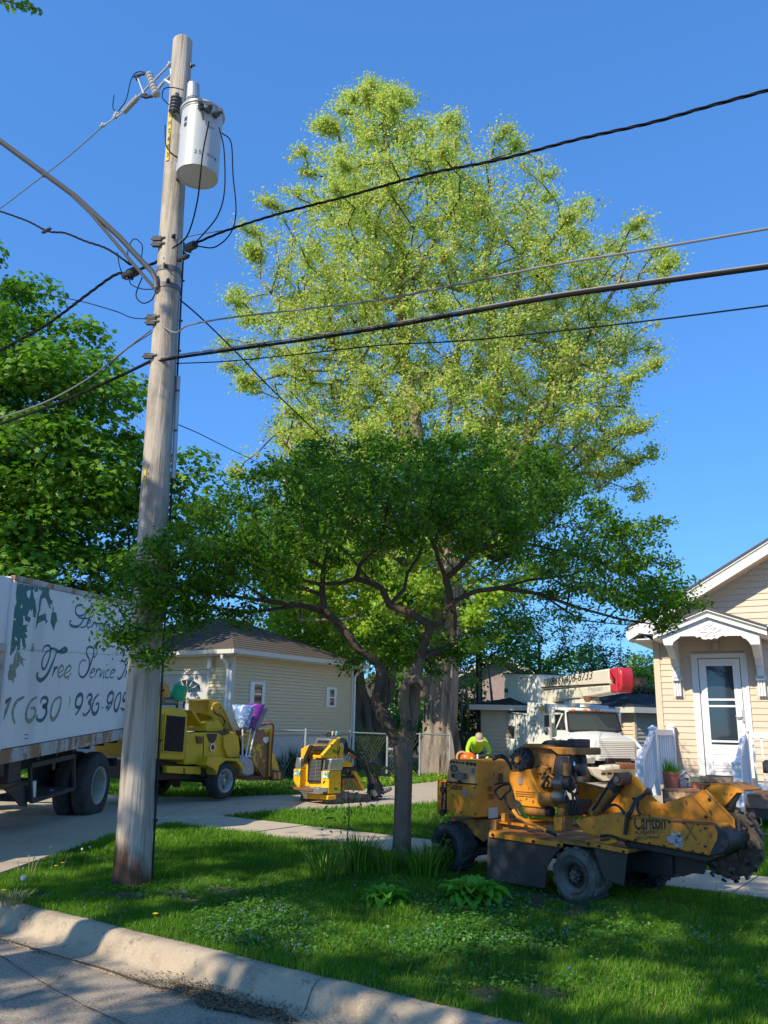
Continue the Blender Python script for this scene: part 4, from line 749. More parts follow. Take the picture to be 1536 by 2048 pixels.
# --- the tall silver maple in the middle
def big_maple():
    base = atZ(882, 1548, .2); o = empty('maple_tree', base, 'tall pale yellow-green maple filling the middle of the sky behind the garage and the trucks', 'tree')
    inv = lambda p: np.array(p)-base; Y = base[1]
    def A(x, y, dy=0): return inv(atY(x, y, Y+dy))
    rows = [(180, 738, 775), (215, 712, 800), (255, 680, 830), (305, 635, 900), (350, 605, 1000), (410, 580, 1090), (455, 565, 1160), (510, 505, 1290), (570, 475, 1325), (650, 470, 1325), (740, 460, 1310), (830, 520, 1305), (900, 490, 1295), (970, 520, 1190), (1060, 470, 1110), (1160, 470, 1080), (1240, 520, 1060), (1320, 660, 1010)]
    R = [(A((a+b)/2, y)[2], A(a, y)[0], A(b, y)[0]) for y, a, b in rows][::-1]
    zs = [r[0] for r in R]; ls = [r[1] for r in R]; rs = [r[2] for r in R]
    g = np.random.default_rng(11); T = []
    while len(T) < 3400:
        z = g.uniform(zs[0], zs[-1]); l, r_ = np.interp(z, zs, ls), np.interp(z, zs, rs); c = (l+r_)/2; w = (r_-l)/2
        if g.random() > (w/7)**1.8+.08: continue
        a = g.uniform(0, 2*np.pi); q = math.sqrt(g.uniform(.12, 1)); q *= .90+.07*math.sin(a*5+z*1.7)+.06*math.sin(a*11-z*2.3)
        x_ = c+w*q*math.cos(a)
        if z < 6.8 and x_ > -.4 and g.random() < .75: continue
        T.append((x_, min(w, 5.5)*.9*q*math.sin(a), z))
    for x, y in ((742, 170), (772, 178), (640, 255), (600, 300), (888, 245), (920, 240), (1030, 292), (1100, 345), (1165, 410), (1280, 470), (1230, 500), (1325, 560), (480, 590), (455, 690), (500, 770), (1290, 620), (1310, 700), (1300, 900), (1275, 980), (500, 640), (480, 940), (580, 385), (690, 200), (812, 205), (1200, 960), (1150, 980)):
        for j in range(6): T.append(A(x, y)+g.normal(size=3)*.16)
    for k in range(95):
        z = zs[0]+(zs[-1]-zs[0])*g.random()**.7; a = g.uniform(0, 2*np.pi); l, r_ = np.interp(z, zs, ls), np.interp(z, zs, rs); w = (r_-l)/2; e = g.uniform(.3, .8)
        for j in range(7): f = 1+e*(j/6)/max(w, 1.2)*.8; T.append(((l+r_)/2+w*.97*f*math.cos(a), min(w, 5.5)*.9*f*math.sin(a), min(zs[-1]+.2, z+e*.3*j/6)+g.normal()*.05))
    T = np.array(T)
    tr = [A(882, 1548), A(880, 1450), A(885, 1330), A(900, 1180), A(890, 1020), A(888, 900)]
    limbs = [tr, [A(888, 900), A(905, 790), A(920, 690), A(950, 610), A(968, 560), A(985, 470), A(960, 380), A(900, 320)],
             [A(895, 1100), A(850, 1000, -1), A(830, 850, -1), A(805, 700, -1), A(800, 560, -1), A(790, 440), A(775, 320), A(765, 210)],
             [A(893, 1050), A(940, 940, 1), A(995, 830, 1), A(1000, 700, 1), A(1040, 540), A(1060, 400)],
             [A(895, 1120), A(980, 1000, -1), A(1060, 870, -1), A(1110, 770, -1), A(1170, 680), A(1240, 560)],
             [A(888, 1000), A(800, 860, 1), A(740, 760), A(680, 690), A(590, 640), A(520, 560)],
             [A(870, 1180), A(780, 1100, -1.5), A(700, 1050, -2), A(600, 1000, -2), A(540, 930, -2)],
             [A(800, 640, -1), A(850, 520), A(880, 430), A(900, 350)], [A(895, 1150), A(1000, 1080, -1), A(1120, 960, 0), A(1220, 880, 0)],
             [A(880, 1250), A(780, 1220, -1), A(680, 1240, -2), A(600, 1240, -2)]]
    PA, par, r, tips = grow(limbs, T, .42, .009, step=.55, seed=2)
    trunk(o, [A(880, 1560), A(880, 1500), A(879, 1440), A(884, 1340), A(895, 1220), A(897, 1100)], [.60, .54, .47, .44, .42, .38], m_barkb, 1.35, 56, .20)
    wood(o, PA, par, r, m_barkb, m_twig, .035)
    C = PA[tips]; Pn = []; Nn = []
    mids = []
    for t in tips:
        p = par[t]; mids.append((PA[t]*.45+PA[p]*.55)); mids.append((PA[p]+PA[par[p]])/2)
    C2 = np.concatenate([C, C, np.array(mids)])
    for c in C2:
        n = g.integers(10, 32); p, q = puff(c, g.uniform(.18, .72), n, g, .8, .05); p[:, 2] -= g.random(n)*.12; Pn.append(p); Nn.append(q)
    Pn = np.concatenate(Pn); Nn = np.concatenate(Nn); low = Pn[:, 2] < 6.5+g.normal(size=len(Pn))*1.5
    Nn = Nn*.5+np.array([-.4, -.7, .4])*.35
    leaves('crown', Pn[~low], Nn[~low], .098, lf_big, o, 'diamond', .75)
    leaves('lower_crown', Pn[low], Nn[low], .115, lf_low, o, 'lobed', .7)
big_maple()

def blob_tree(name, base, label, crown, Rt, mat_, n_cl, cl_r, n_lf, lsize, kind='diamond', group=None, limbs=None, seed=5, bark=None, flat=.6, shell=.55, stems=None, thick=.035, keep=None):
    """crown: list of ellipsoids (cx,cy,cz,rx,ry,rz) relative to the base; leaf lumps fill their shells"""
    o = empty(name, base, label, 'tree' if name.endswith('tree') else 'shrub', group); g = np.random.default_rng(seed); T = []
    vol = np.array([e[3]*e[4]*e[5] for e in crown])**.7; vol /= vol.sum()
    k = 0
    while len(T) < n_cl and k < n_cl*40:
        k += 1; e = crown[g.choice(len(crown), p=vol)]; d = g.normal(size=3); d /= np.linalg.norm(d); q = g.uniform(.35, 1)**.4
        p = np.array(e[:3])+d*q*np.array(e[3:])
        if p[2] < .1: continue
        if keep and not keep(p+np.array(base)): continue
        T.append(p)
    T = np.array(T); top = max(e[2] for e in crown)
    PA, par, r, tips = grow(limbs or [[(0, 0, 0), (0, 0, top*.45), (crown[0][0]*.6, crown[0][1]*.6, top*.9)]], T, Rt, .008, seed=seed)
    if bark: wood(o, PA, par, r, bark, m_twig, thick)
    Pn, Nn = [], []
    for c in T:
        m = int(n_lf*g.uniform(.6, 1.3)); p, q = puff(c, cl_r*g.uniform(.6, 1.25), m, g, flat, shell); Pn.append(p); Nn.append(q)
    Pn = np.concatenate(Pn); Nn = np.concatenate(Nn)
    if keep:
        kk = np.array([keep(p+np.array(base)) for p in Pn]); Pn, Nn = Pn[kk], Nn[kk]
    if len(Pn): leaves('crown', Pn, Nn, lsize, mat_, o, kind, .45, seed)
    return o
# --- dense maple on the left, behind the box truck
blob_tree('maple_tree', (-13.0, 22.5, .2), 'dense dark green leafy maple at the left edge rising behind the box truck',
          [(-1.05, 0.0, 9.54, 6.02, 4.59, 5.76), (0.26, -2.62, 8.71, 5.49, 3.06, 4.19), (-1.31, -3.27, 10.33, 4.19, 2.83, 3.14), (-4.19, 0.0, 9.91, 4.58, 3.53, 4.45), (3.01, -1.31, 7.66, 3.92, 3.53, 4.19), (-2.62, -1.31, 8.06, 5.23, 4.0, 4.58), (-1.18, -0.78, 11.219999999999999, 3.4, 2.83, 3.01), (4.45, -1.57, 5.05, 3.01, 2.59, 2.22), (0.0, -2.88, 5.57, 4.71, 2.59, 2.35), (5.1, -0.78, 7.4, 1.83, 1.65, 1.57), (3.92, -2.62, 4.26, 3.14, 2.12, 1.96), (7.46, -1.05, 7.4, 0.98, 0.82, 1.7), (2.6, -1, 8.6, 2.6, 2.4, 2.4), (-2.5, -3.0, 4.7, 4.6, 2.2, 1.8), (1.5, -3.0, 4.5, 4.2, 2.0, 1.7)],
          .35, lf_mpl, 1080, .92, 160, .155, 'lobed', seed=8, bark=m_barkb, flat=.62, shell=.62)
# --- the two-stemmed tree behind the garage corner
def forked():
    b = atZ(742, 1540, .1); o = empty('old_tree', b, 'old gnarled tree trunk forking low just behind the right corner of the garage', 'tree'); Y = b[1]
    A = lambda x, y, dy=0: atY(x, y, Y+dy)-b
    trunk(o, [A(742, 1545), A(738, 1480), A(728, 1420), A(716, 1380), A(712, 1330), A(715, 1270), A(720, 1200)], [.52, .48, .34, .27, .24, .22, .18], m_barkb, 1.2, 48, .2, 3)
    t = trunk(o, [A(745, 1490), A(752, 1430), A(770, 1380), A(776, 1330), A(775, 1260)], [.36, .34, .30, .26, .22], m_barkb, 1.0, 48, .2, 4); t.name = 'second_stem'
    t = trunk(o, [A(742, 1470), A(738, 1425), A(741, 1400)], [.2, .16, .12], m_barkb, 1.0, 32, .2, 5); t.name = 'broken_stub'
    g = np.random.default_rng(4); T = np.array([A(g.uniform(520, 900), g.uniform(1100, 1335), g.uniform(-1.5, 2.5)) for _ in range(330)])
    PA, par, r, tips = grow([[A(720, 1200), A(700, 1150)], [A(775, 1260), A(790, 1150)]], T, .16, .008, seed=3); wood(o, PA, par, r, m_barkb, m_twig)
    Pn, Nn = zip(*[puff(c, .65, 60, g, .7, .4) for c in T]); leaves('crown', np.concatenate(Pn), np.concatenate(Nn)*.5+np.array([-.3, -.6, .3])*.5, .14, lf_low, o, 'lobed', .6)
forked()
# --- trees standing behind the bucket truck and along the back
GB = 'trees along the back of the yards'
def back(px, y0, y1, Y, wpx, lab, mat_, seed, dens=1., kind='tree', stemw=.12, low=None, lsize=.16, open_=.5):
    b = atY(px, 1545, Y); b[2] = .1; top = atY(px, y0, Y)[2]; lowz = max(.6, atY(px, y1, Y)[2]); w = wpx/2/FPX*Y*1.03; c = (top+lowz)/2; h = (top-lowz)/2
    blob_tree('back_tree' if kind == 'tree' else 'garden_bush', tuple(b), lab, [(0, 0, c-.1, w, w*.7, h), (w*.35, 0, c-h*.3, w*.7, w*.5, h*.6), (-w*.4, 0, c-h*.2, w*.6, w*.5, h*.7)], stemw, mat_, int(120*dens), .75, int(38*dens**.3), lsize, 'diamond', GB if kind == 'tree' else None, seed=seed, bark=m_twig, shell=open_, thick=.05)
back(960, 1120, 1345, 31, 190, 'leafy green tree behind the big maple trunk, over the white bucket', lf_mid, 21, 1.5)
back(1085, 1130, 1400, 34, 200, 'thin-leaved tree standing behind the aerial lift boom', lf_mid, 22, 1.1, open_=.2)
back(1218, 1235, 1400, 36, 95, 'slender pale blue-green tree above the red boom end', lf_blue, 23, .5, lsize=.13, open_=.1)
back(1160, 1300, 1420, 40, 150, 'low yellow-green tree far behind the boom', lf_mid, 24, 1.0)
back(1290, 1310, 1420, 42, 70, 'bushy green tree behind the brick chimney beside the tan house', lf_low, 25, 1.2)
back(1300, 1375, 1440, 37, 60, 'brownish half-bare tree just left of the tan house corner', lf_dry, 26, .8, open_=.1)
back(640, 1235, 1400, 38, 150, 'yellow-green tree rising behind the garage roof', lf_low, 27, 1.2)
back(830, 1290, 1500, 40, 110, 'shaded green tree seen between the two big trunks', lf_mid, 28, 1.2)
back(560, 1260, 1350, 45, 130, 'dark green tree behind the left slope of the garage roof', lf_mid, 29, 1.0)
back(430, 1220, 1340, 50, 170, 'distant tree behind the garage roof next to the utility pole', lf_mid, 30, 1.0)
back(930, 1350, 1530, 33, 75, 'bushy tangle of thin stems in front of the wooden fence', lf_mid, 31, .8, 'bush', open_=.1)
back(800, 1420, 1530, 31, 110, 'low green bush behind the chain-link fence between the trunks', lf_mid, 32, .7, 'bush')
back(720, 1480, 1545, 25.5, 70, 'small dark bush at the garage corner under the fence rail', lf_mid, 33, .6, 'bush', lsize=.1)
# bare thin stems among them
for i, (x, y0, y1, dx) in enumerate(((935, 1340, 1510, -6), (948, 1330, 1515, 10), (912, 1380, 1500, 12), (960, 1390, 1520, -12), (1024, 1320, 1400, 5), (985, 1330, 1400, -8))):
    a, b = atY(x, y1, 30.5), atY(x+dx, y0, 30.5); a[2] = .1
    if i >= 4: a = atY(x, 1500, 30.5); a[2] = .1
    q = MB(); q.tube([(0, 0, 0), tuple((b-a)*.5+np.array([.1, 0, 0])), tuple(b-a)], [.09, .06, .03], 7); o = q.build('sapling', m_barkb, smooth=True); o.location = a
    tag(o, ['thin leaning stem left of the fence gap', 'thin stem nearest the big maple trunk', 'short leaning stem by the wooden fence', 'stem crossing in front of the shed corner', 'stem behind the white bucket', 'stem left of the white bucket'][i], 'sapling', 'thin tree stems behind the yard')
# --- shade trees standing behind and beside the camera (they throw the dappled shade on the verge and road)
def keep_out(p):
    x, y, q = proj(p); return q < .3 or x < -60 or y < -120
for i, (bx, by, cz, R, n, lab) in enumerate(((-5.9, -2.5, 8.4, 3.2, 50, 'broad shade tree across the road behind the camera'), (-5.6, 3.2, 8.4, 2.9, 74, 'shade tree beside the road to the left of the camera'), (-9.2, .9, 8.2, 2.6, 34, 'shade tree at the roadside left of the frame'), (-2.6, -4.6, 7.4, 3.0, 8, 'smaller shade tree right behind the camera'), (-11.2, 12.2, 8.4, 2.9, 60, 'shade tree left of the box truck, outside the frame'))):
    blob_tree('shade_tree', (bx, by, 0), lab, [(0, 0, cz, R, R, 2.3), (R*.4, -R*.3, cz-1.0, R*.7, R*.7, 1.5)], .2, lf_mid, n, .62, 95, .15, 'lobed', 'shade trees around the camera', seed=40+i, bark=m_bark, shell=.2, keep=keep_out)

# ---------------------------------------------------------------- utility pole and what it carries
PB = atZ(262, 1772, .15); PT = atY(366, 84, 8.35); PL = np.linalg.norm(PT-PB)
def pax(py):    # the pole's axis at an image row
    lo, hi = 0., 1.
    for _ in range(40):
        m = (lo+hi)/2
        if proj(PB+(PT-PB)*m)[1] > py: lo = m
        else: hi = m
    return PB+(PT-PB)*lo
def prad(P): f = np.linalg.norm(P-PB)/PL; return .165*(1-f)+.116*f
pole = empty('utility_pole', PB, 'tall weathered wooden utility pole with a stained dark base standing in the grass verge', 'utility pole')
ax = PT-PB; b = MB(); ring = 40; vs_ = []; zz = 34
for i in range(zz+1):
    f = (i/zz)**1.0; c = ax*f; r_ = .165*(1-f)+.116*f; r_ *= 1+.10*math.exp(-f*60)
    for k in range(ring): a = 2*math.pi*k/ring; w = 1+.012*math.sin(7*a+f*9)+.014*math.sin(3*a+f*23)+.006*math.sin(13*a-f*31); vs_.append((c[0]+r_*w*math.cos(a), c[1]+r_*w*math.sin(a), c[2]))
for r2, dz in ((.085, .035), (.03, .05)):
    for k in range(ring): a = 2*math.pi*k/ring; vs_.append((ax[0]+r2*math.cos(a), ax[1]+r2*math.sin(a), ax[2]+dz))
m = zz+3; b.add(vs_, [(i*ring+k, i*ring+(k+1) % ring, (i+1)*ring+(k+1) % ring, (i+1)*ring+k) for i in range(m-1) for k in range(ring)]+[tuple(range((m-1)*ring, m*ring))])
b.build('post', m_pole, pole, smooth=True, recalc=False)
axu = ax/np.linalg.norm(ax); toC = np.array([-PB[0], -PB[1], 0]); toC /= np.linalg.norm(toC); rt = np.array([toC[1], -toC[0], 0])*-1   # rt: to the right as seen
if rt[0] < 0: rt = -rt
def ps(py, sx, sy, k=1.0):  # point on the pole's surface: sx to the right, sy towards the camera
    c = pax(py); d = rt*sx+toC*sy; d /= np.linalg.norm(d); return c+d*prad(c)*k
def L(p): return tuple(np.array(p)-PB)
b = MB(); b.tube([L(ps(y, 1, -.05, 1.12)) for y in range(480, 1765, 80)], .012, 6); b.build('ground_wire_cover', m_blk, pole)
b = MB(); b.tube([L(ps(750, 1, .1, 1.2)), L(ps(955, 1, .1, 1.2))], .026, 8); b.build('cable_guard', m_galv, pole)
for y in (505, 560, 640, 700, 780, 860, 1000, 1100, 1180, 1280, 1380, 1480, 1570, 1640):
    b = MB(); c = ps(y, 1, .25, 1.06); b.cyl(L(c), L(c+rt*.04), .012, n=6); b.build('staple', m_blk, pole)
for y, sx, sy in ((135, .9, .5), (205, 1, .3), (372, .3, 1), (486, .2, 1), (545, -.3, 1), (575, .0, 1)):
    b = MB(); c = ps(y, sx, sy, .98); d = rt*sx+toC*sy; d /= np.linalg.norm(d); b.cyl(L(c), L(c+d*.06), .014, n=8); b.cyl(L(c+d*.01), L(c+d*.02), .03, n=4); b.build('bolt', m_blk, pole)
def plate(name, y0, y1, sx, sy, w, m, txt=None, n=0):
    a, c = ps(y0, sx, sy, 1.02), ps(y1, sx, sy, 1.02); d = rt*sx+toC*sy; d /= np.linalg.norm(d); s_ = np.cross(axu, d); s_ /= np.linalg.norm(s_); b = MB()
    lo = [L(c-s_*w/2), L(c+s_*w/2), L(c+s_*w/2+d*.006), L(c-s_*w/2+d*.006)]; hi = [L(a-s_*w/2), L(a+s_*w/2), L(a+s_*w/2+d*.006), L(a-s_*w/2+d*.006)]
    b.hexa(lo, hi); return b.build(name, m, pole), a, c, d, s_
m_tagy = mat('yellow_tag', (.62, .47, .06), .5, var=.08)
o, a, c, d, s_ = plate('number_tag', 236, 334, -.72, .69, .052, m_tagy)
for i, ch in enumerate('GN76E3'):
    p = a+(c-a)*((i+.78)/6.2)-s_*.016+d*.010
    put_text('number', ch, m_letter, pole, L(p), s_, axu, .085, .032)
o, a, c, d, s_ = plate('small_tag', 940, 975, -.72, .69, .03, m_tagy)
for i, ch in enumerate('4187'): put_text('number', ch, m_letter, pole, L(a+(c-a)*((i+.8)/4.2)-s_*.008+d*.010), s_, axu, .034, .014)
# transformer can
tb, tt = atY(395, 352, 7.86), atY(407, 243, 7.92); tt = np.array([tb[0]+(tt[0]-tb[0])*1.0, tb[1]+.02, tt[2]]); tf = empty('transformer', tb, 'pale grey cylindrical transformer can hung on the right side of the utility pole', 'transformer')
T = tt-tb; TR = .224; T2 = lambda p: tuple(np.array(p)-tb)
b = MB(); b.lathe([(0, 0), (TR-.012, 0), (TR-.012, -.012), (TR, -.012), (TR, .02), (TR, T[2]), (TR+.008, T[2]+.002), (TR+.008, T[2]+.02)], n=48); ob = b.build('tank', m_tank, tf, smooth=True)
b = MB(); b.lathe([(TR+.008, T[2]+.021), (TR+.022, T[2]+.024), (TR+.022, T[2]+.045), (TR-.02, T[2]+.075), (.1, T[2]+.10), (0, T[2]+.105)], n=48); b.build('lid', m_tank, tf, smooth=True)
bx = np.array([-.115, -.03, 0])
def sheds(b, o, d, n, r0, r1, L_):
    o = Vector(o); d = Vector(d).normalized(); P = []; R = []
    for i in range(n): 
        for f, r_ in ((.0, r0), (.25, r1), (.5, r1), (.62, r0)): P.append(o+d*(L_*(i+f)/n)); R.append(r_)
    P.append(o+d*L_); R.append(r0); b.tube([tuple(p) for p in P], R, 14)
b = MB(); sheds(b, (bx[0], bx[1], T[2]+.09), (-.02, 0, 1), 4, .055, .078, .12); b.build('bushing', m_porc, tf)
b = MB(); b.cyl((bx[0], bx[1], T[2]+.205), (bx[0]-.01, bx[1], T[2]+.40), .076, .068, 20); b.build('bushing_cover', m_galv, tf)
for k, (a0, zz) in enumerate(((-.35, T[2]-.06), (-.02, T[2]-.075), (.35, T[2]-.09))):
    dd = np.array([math.sin(a0+.5), -math.cos(a0+.5), 0]); b = MB(); p = dd*TR+np.array([0, 0, zz]); sheds(b, p, dd, 2, .028, .04, .07); b.cyl(tuple(p+dd*.07), tuple(p+dd*.13), .016, n=8)
    b.box(*(v for q in [(p+dd*.11)[i] for i in range(3)] for v in (q-.022, q+.022))); b.build('terminal', m_porcd, tf)
dd = np.array([math.sin(.2), -math.cos(.2), 0]); b = MB(); p = dd*(TR+.004)+np.array([0, 0, T[2]-.13]); b.tube([tuple(p+np.array([0, 0, .05])), tuple(p+dd*.03), tuple(p+np.array([.03, 0, -.09])+dd*.01)], .012, 6); b.build('lifting_lug', m_blk, tf)
for z in (T[2]-.12, .16):
    b = MB(); c = pax(proj(tb+np.array([-.2, 0, z]))[1]); q = np.array([-TR*.7, TR*.5, z]); b.box(q[0]-.10, q[0]+.04, q[1]-.05, q[1]+.05, q[2]-.05, q[2]+.05); b.build('mounting_bracket', m_galv, tf)
def on_can(txt, a0, z, size, m):   # stencilled round the can
    for i, ch in enumerate(txt):
        if ch == ' ': continue
        a = a0+i*size*.92/TR; dd = np.array([math.sin(a), -math.cos(a), 0]); put_text('stencil', ch, m, tf, dd*(TR+.0025)+np.array([0, 0, z]), (math.cos(a), math.sin(a), 0), (0, 0, 1), size*1.3)
m_sten = mat('grey_stencil', (.10, .12, .13), .6); on_can('25 KVA', .0, .12, .05, m_sten); on_can('7200', .55, T[2]-.27, .022, m_sten)
b = MB(); a = -.62; dd = np.array([math.sin(a), -math.cos(a), 0]); s2 = np.array([math.cos(a), math.sin(a), 0])
for j in range(2): p = dd*(TR+.003)+np.array([0, 0, T[2]-.17-.07*j]); b.add([tuple(p+s2*u+np.array([0, 0, v])) for u, v in ((-.02, -.025), (.02, -.025), (.02, .025), (-.02, .025))], [(0, 1, 2, 3)])
b.build('rating_sticker', m_letter, tf, recalc=False)
# surge arrester between pole and can
a = ps(246, -.3, .95, 1.35); ar = empty('surge_arrester', a, 'dark ribbed surge arrester on the front of the pole beside the transformer', 'insulator'); b = MB(); sheds(b, (0, 0, 0), (.06, 0, 1), 5, .045, .066, .22); b.ball((.015, 0, .25), .03, 8); b.build('ribbed_body', m_porcd, ar)
b = MB(); b.tube([(0, 0, -.01), (.05, -.03, -.05), tuple(tb+np.array([-TR, 0, T[2]-.05])-a)], .02, 8); b.build('bracket', m_blk, ar)
# fused cutout on its bracket and the dead-end string
DL = -np.array([DC[0], DC[1], 0])     # along the road to the left
def wp(px, py, base, dirv):           # point on the upright plane through base along dirv
    n = np.array([-dirv[1], dirv[0], 0.]); return atP(px, py, base, n)
c0 = pax(190); P3 = lambda px, py, k=0: wp(px, py, c0+toC*k, DL)
co = P3(300, 170); cut = empty('fuse_cutout', co, 'grey fused cutout with a white ribbed insulator beside the top of the pole', 'cutout'); K = lambda p: tuple(np.array(p)-co)
b = MB(); sheds(b, K(P3(313, 190)), np.array(P3(298, 148))-P3(313, 190), 7, .036, .052, float(np.linalg.norm(P3(298, 148)-P3(313, 190)))); b.build('insulator', m_porc, cut)
b = MB(); b.cyl(K(P3(288, 188)), K(P3(277, 158)), .016, n=10); b.build('fuse_tube', m_alu, cut)
b = MB(); b.tube([K(P3(268, 153)), K(P3(282, 149)), K(P3(296, 146))], .018, 6); b.build('top_contact', m_blk, cut); b = MB(); b.tube([K(P3(283, 192)), K(P3(295, 194)), K(P3(312, 190))], .022, 6); b.build('bottom_contact', m_blk, cut)
for q_, r_ in (((291, 192), .035), ((275, 157), .03)): b = MB(); b.ball(K(P3(*q_)), r_, 8); b.build('clamp', m_blk, cut)
b = MB(); b.tube([K(P3(316, 178)), K(P3(325, 166)), K(P3(343, 150))], .02, 6); b.tube([K(P3(330, 160)), K(P3(348, 172))], .02, 6); b.tube([K(P3(343, 140)), K(P3(347, 178))], .022, 6); b.build('bracket', m_galv, cut)
de = empty('dead_end_insulator', P3(257, 215), 'long grey ribbed strain insulator holding the top wire off the pole', 'insulator'); K2 = lambda p: tuple(np.array(p)-P3(257, 215))
b = MB(); q0, q1 = P3(247, 224), P3(277, 193); sheds(b, K2(q0), q1-q0, 13, .022, .038, float(np.linalg.norm(q1-q0))); b.build('ribs', m_porc, de)
b = MB(); b.cyl(K2(q1), K2(P3(344, 124)), .014, n=8); b.build('rod', m_galv, de); b = MB(); b.cyl(K2(P3(206, 252)), K2(q0), .011, n=8); b.build('rod', m_galv, de)
for x, y in ((206, 250), (231, 233), (233, 228), (340, 128)): b = MB(); b.ball(K2(P3(x, y)), .032, 8); b.cyl(K2(P3(x-6, y+3)), K2(P3(x+6, y-3)), .012, n=6); b.build('clamp', m_galv, de)
# ---- wires: each hangs in the upright plane of its own run
GW = 'overhead wires tied to the utility pole'
def wire(px, base, dirv, r_, label, m=m_wire, group=GW, twist=0, k=8, cat='wire', name='overhead_wire'):
    pts = smoothline([wp(x, y, base, dirv) for x, y in px], k); o0 = pts[0]; b = MB()
    if twist:
        d = Vector(pts[-1]-pts[0]).normalized(); u = d.orthogonal().normalized(); w = d.cross(u); pts = smoothline([wp(x, y, base, dirv) for x, y in px], 40); s_ = 0; last = pts[0]; strands = [[], [], []]
        for p in pts:
            s_ += np.linalg.norm(p-last); last = p
            for j in range(3): a = s_*2*math.pi/.42+j*2.094; strands[j].append(tuple(Vector(p-o0)+(u*math.cos(a)+w*math.sin(a))*twist))
        for st in strands: b.tube(st, r_, 5)
    else: b.tube([tuple(p-o0) for p in pts], r_, 7)
    o = b.build(name, m, smooth=True); o.location = o0; return tag(o, label, cat, group)
D3 = np.array([DC[0], DC[1], 0]); CD = lambda y, k=.0: pax(y)+toC*(prad(pax(y))+k)
wire([(383, 490), (450, 462), (560, 427), (700, 391), (850, 349), (1000, 319), (1150, 280), (1300, 246), (1420, 212), (1560, 174)], CD(490, .05), D3, .0062, 'thick twisted black cable crossing the top of the maple to the upper right edge', twist=.0075)
wire([(306, 640), (350, 665), (378, 650), (470, 634), (620, 617), (768, 598), (920, 568), (1100, 531), (1300, 498), (1560, 453)], CD(645, .02), D3, .009, 'light grey cable crossing the maple just above the black bundle', m_wireg)
wire([(300, 726), (350, 716), (460, 700), (620, 678), (768, 655), (920, 628), (1100, 596), (1300, 567), (1560, 531)], CD(718, .03), D3, .015, 'thick black cable bundle crossing the maple to the right edge')
wire([(300, 722), (350, 711), (460, 695), (620, 672), (768, 649), (920, 622), (1100, 590), (1300, 561), (1560, 525)], CD(712, .03), D3, .008, 'thin steel strand lashed on top of the thick black bundle', m_wireg)
wire([(352, 727), (460, 722), (620, 706), (768, 690), (920, 682), (1100, 664), (1300, 641), (1560, 608)], CD(725, -.1), D3, .006, 'thin black wire just below the thick bundle on the right')
wire([(302, 722), (240, 752), (160, 788), (80, 820), (-30, 858)], CD(720, .03), DL, .017, 'thick black bundle running down to the left edge over the leafy maple')
wire([(302, 660), (250, 700), (190, 748), (120, 790), (60, 816), (-30, 845)], CD(655, .02), DL, .010, 'light grey cable sloping down left above the black bundle', m_wireg)
wire([(330, 516), (265, 545), (232, 549), (180, 585), (100, 645), (40, 680), (-30, 715)], CD(530, .04), DL, .009, 'twisted black cable sloping down left from the splice boxes', twist=.009)
wire([(262, 530), (215, 498), (170, 482), (130, 466), (95, 462), (50, 440), (-30, 412)], CD(500, .25), DL, .007, 'twisted black service cable with a splice loop at the left edge', twist=.007)
wire([(206, 252), (140, 310), (70, 364), (-30, 440)], c0, DL, .008, 'thin pale primary wire running down left from the strain insulator', m_wireg)
wire([(292, 638), (262, 635), (230, 622), (150, 600), (60, 585), (-30, 575)], CD(640, -.2), DL, .006, 'thin wire ending in a clamp in front of the leafy maple')
wire([(345, 640), (300, 668), (240, 710), (150, 800), (60, 870), (-30, 930)], CD(660, -.25), DL, .005, 'faint thin wire low across the leafy maple')
b0 = pax(600); tgt = atY(1237, 1322, 36); dv = tgt-b0; dv[2] = 0; dv /= np.linalg.norm(dv)
wire([(358, 598), (400, 634), (470, 702), (540, 775), (620, 852), (700, 930), (830, 1042), (980, 1160), (1100, 1247), (1237, 1322)], b0, dv, .009, 'black service drop slanting down right behind the street tree')
b0 = pax(840); tgt = atY(640, 985, 26); dv = tgt-b0; dv[2] = 0; dv /= np.linalg.norm(dv)
wire([(349, 846), (400, 868), (470, 903), (560, 945), (640, 985)], b0, dv, .006, 'thin dark green wire slanting down right from the pole to the maple')
# loops and tails at the pole
GL = 'loose leads round the transformer'
def loop(px, base, r_, label, m=m_wire, dirv=None): return wire(px, base, rt if dirv is None else dirv, r_, label, m, GL, cat='wire', name='lead')
kb = tb+toC*(TR+.06)
loop([(418, 243), (405, 310), (395, 400), (375, 470), (345, 497)], kb, .008, 'straight lead running down across the transformer can')
loop([(438, 255), (448, 300), (449, 380), (436, 430), (405, 470), (385, 490)], kb, .007, 'inner of the two hanging leads right of the transformer')
loop([(444, 266), (462, 285), (466, 350), (472, 420), (462, 465), (430, 494), (392, 492)], kb, .007, 'outer of the two hanging leads right of the transformer')
loop([(234, 226), (226, 215), (228, 190)], c0, .006, 'short curled tail beside the strain insulator', dirv=DL)
loop([(234, 226), (252, 200), (262, 160), (275, 144), (298, 146)], c0, .006, 'curved lead rising from the strain insulator to the cutout', dirv=DL)
loop([(368, 180), (345, 175), (328, 178), (325, 195), (338, 210)], ps(190, 0, 1, 1.4), .006, 'curled lead on the front of the pole above the arrester')
loop([(330, 250), (332, 290), (345, 308), (362, 318)], ps(290, 0, 1, 1.1), .006, 'thin lead under the yellow number tag')
loop([(258, 530), (256, 500), (268, 478), (284, 490), (283, 515)], CD(500, .12), .006, 'arched lead over the left splice boxes', dirv=DL)
loop([(258, 548), (262, 568), (285, 578), (312, 578)], CD(550, .1), .006, 'lead sagging below the left splice boxes', dirv=DL)
loop([(284, 555), (272, 590), (285, 606), (303, 600), (312, 584)], CD(560, .1), .007, 'rounded drip loop left of the pole', dirv=DL)
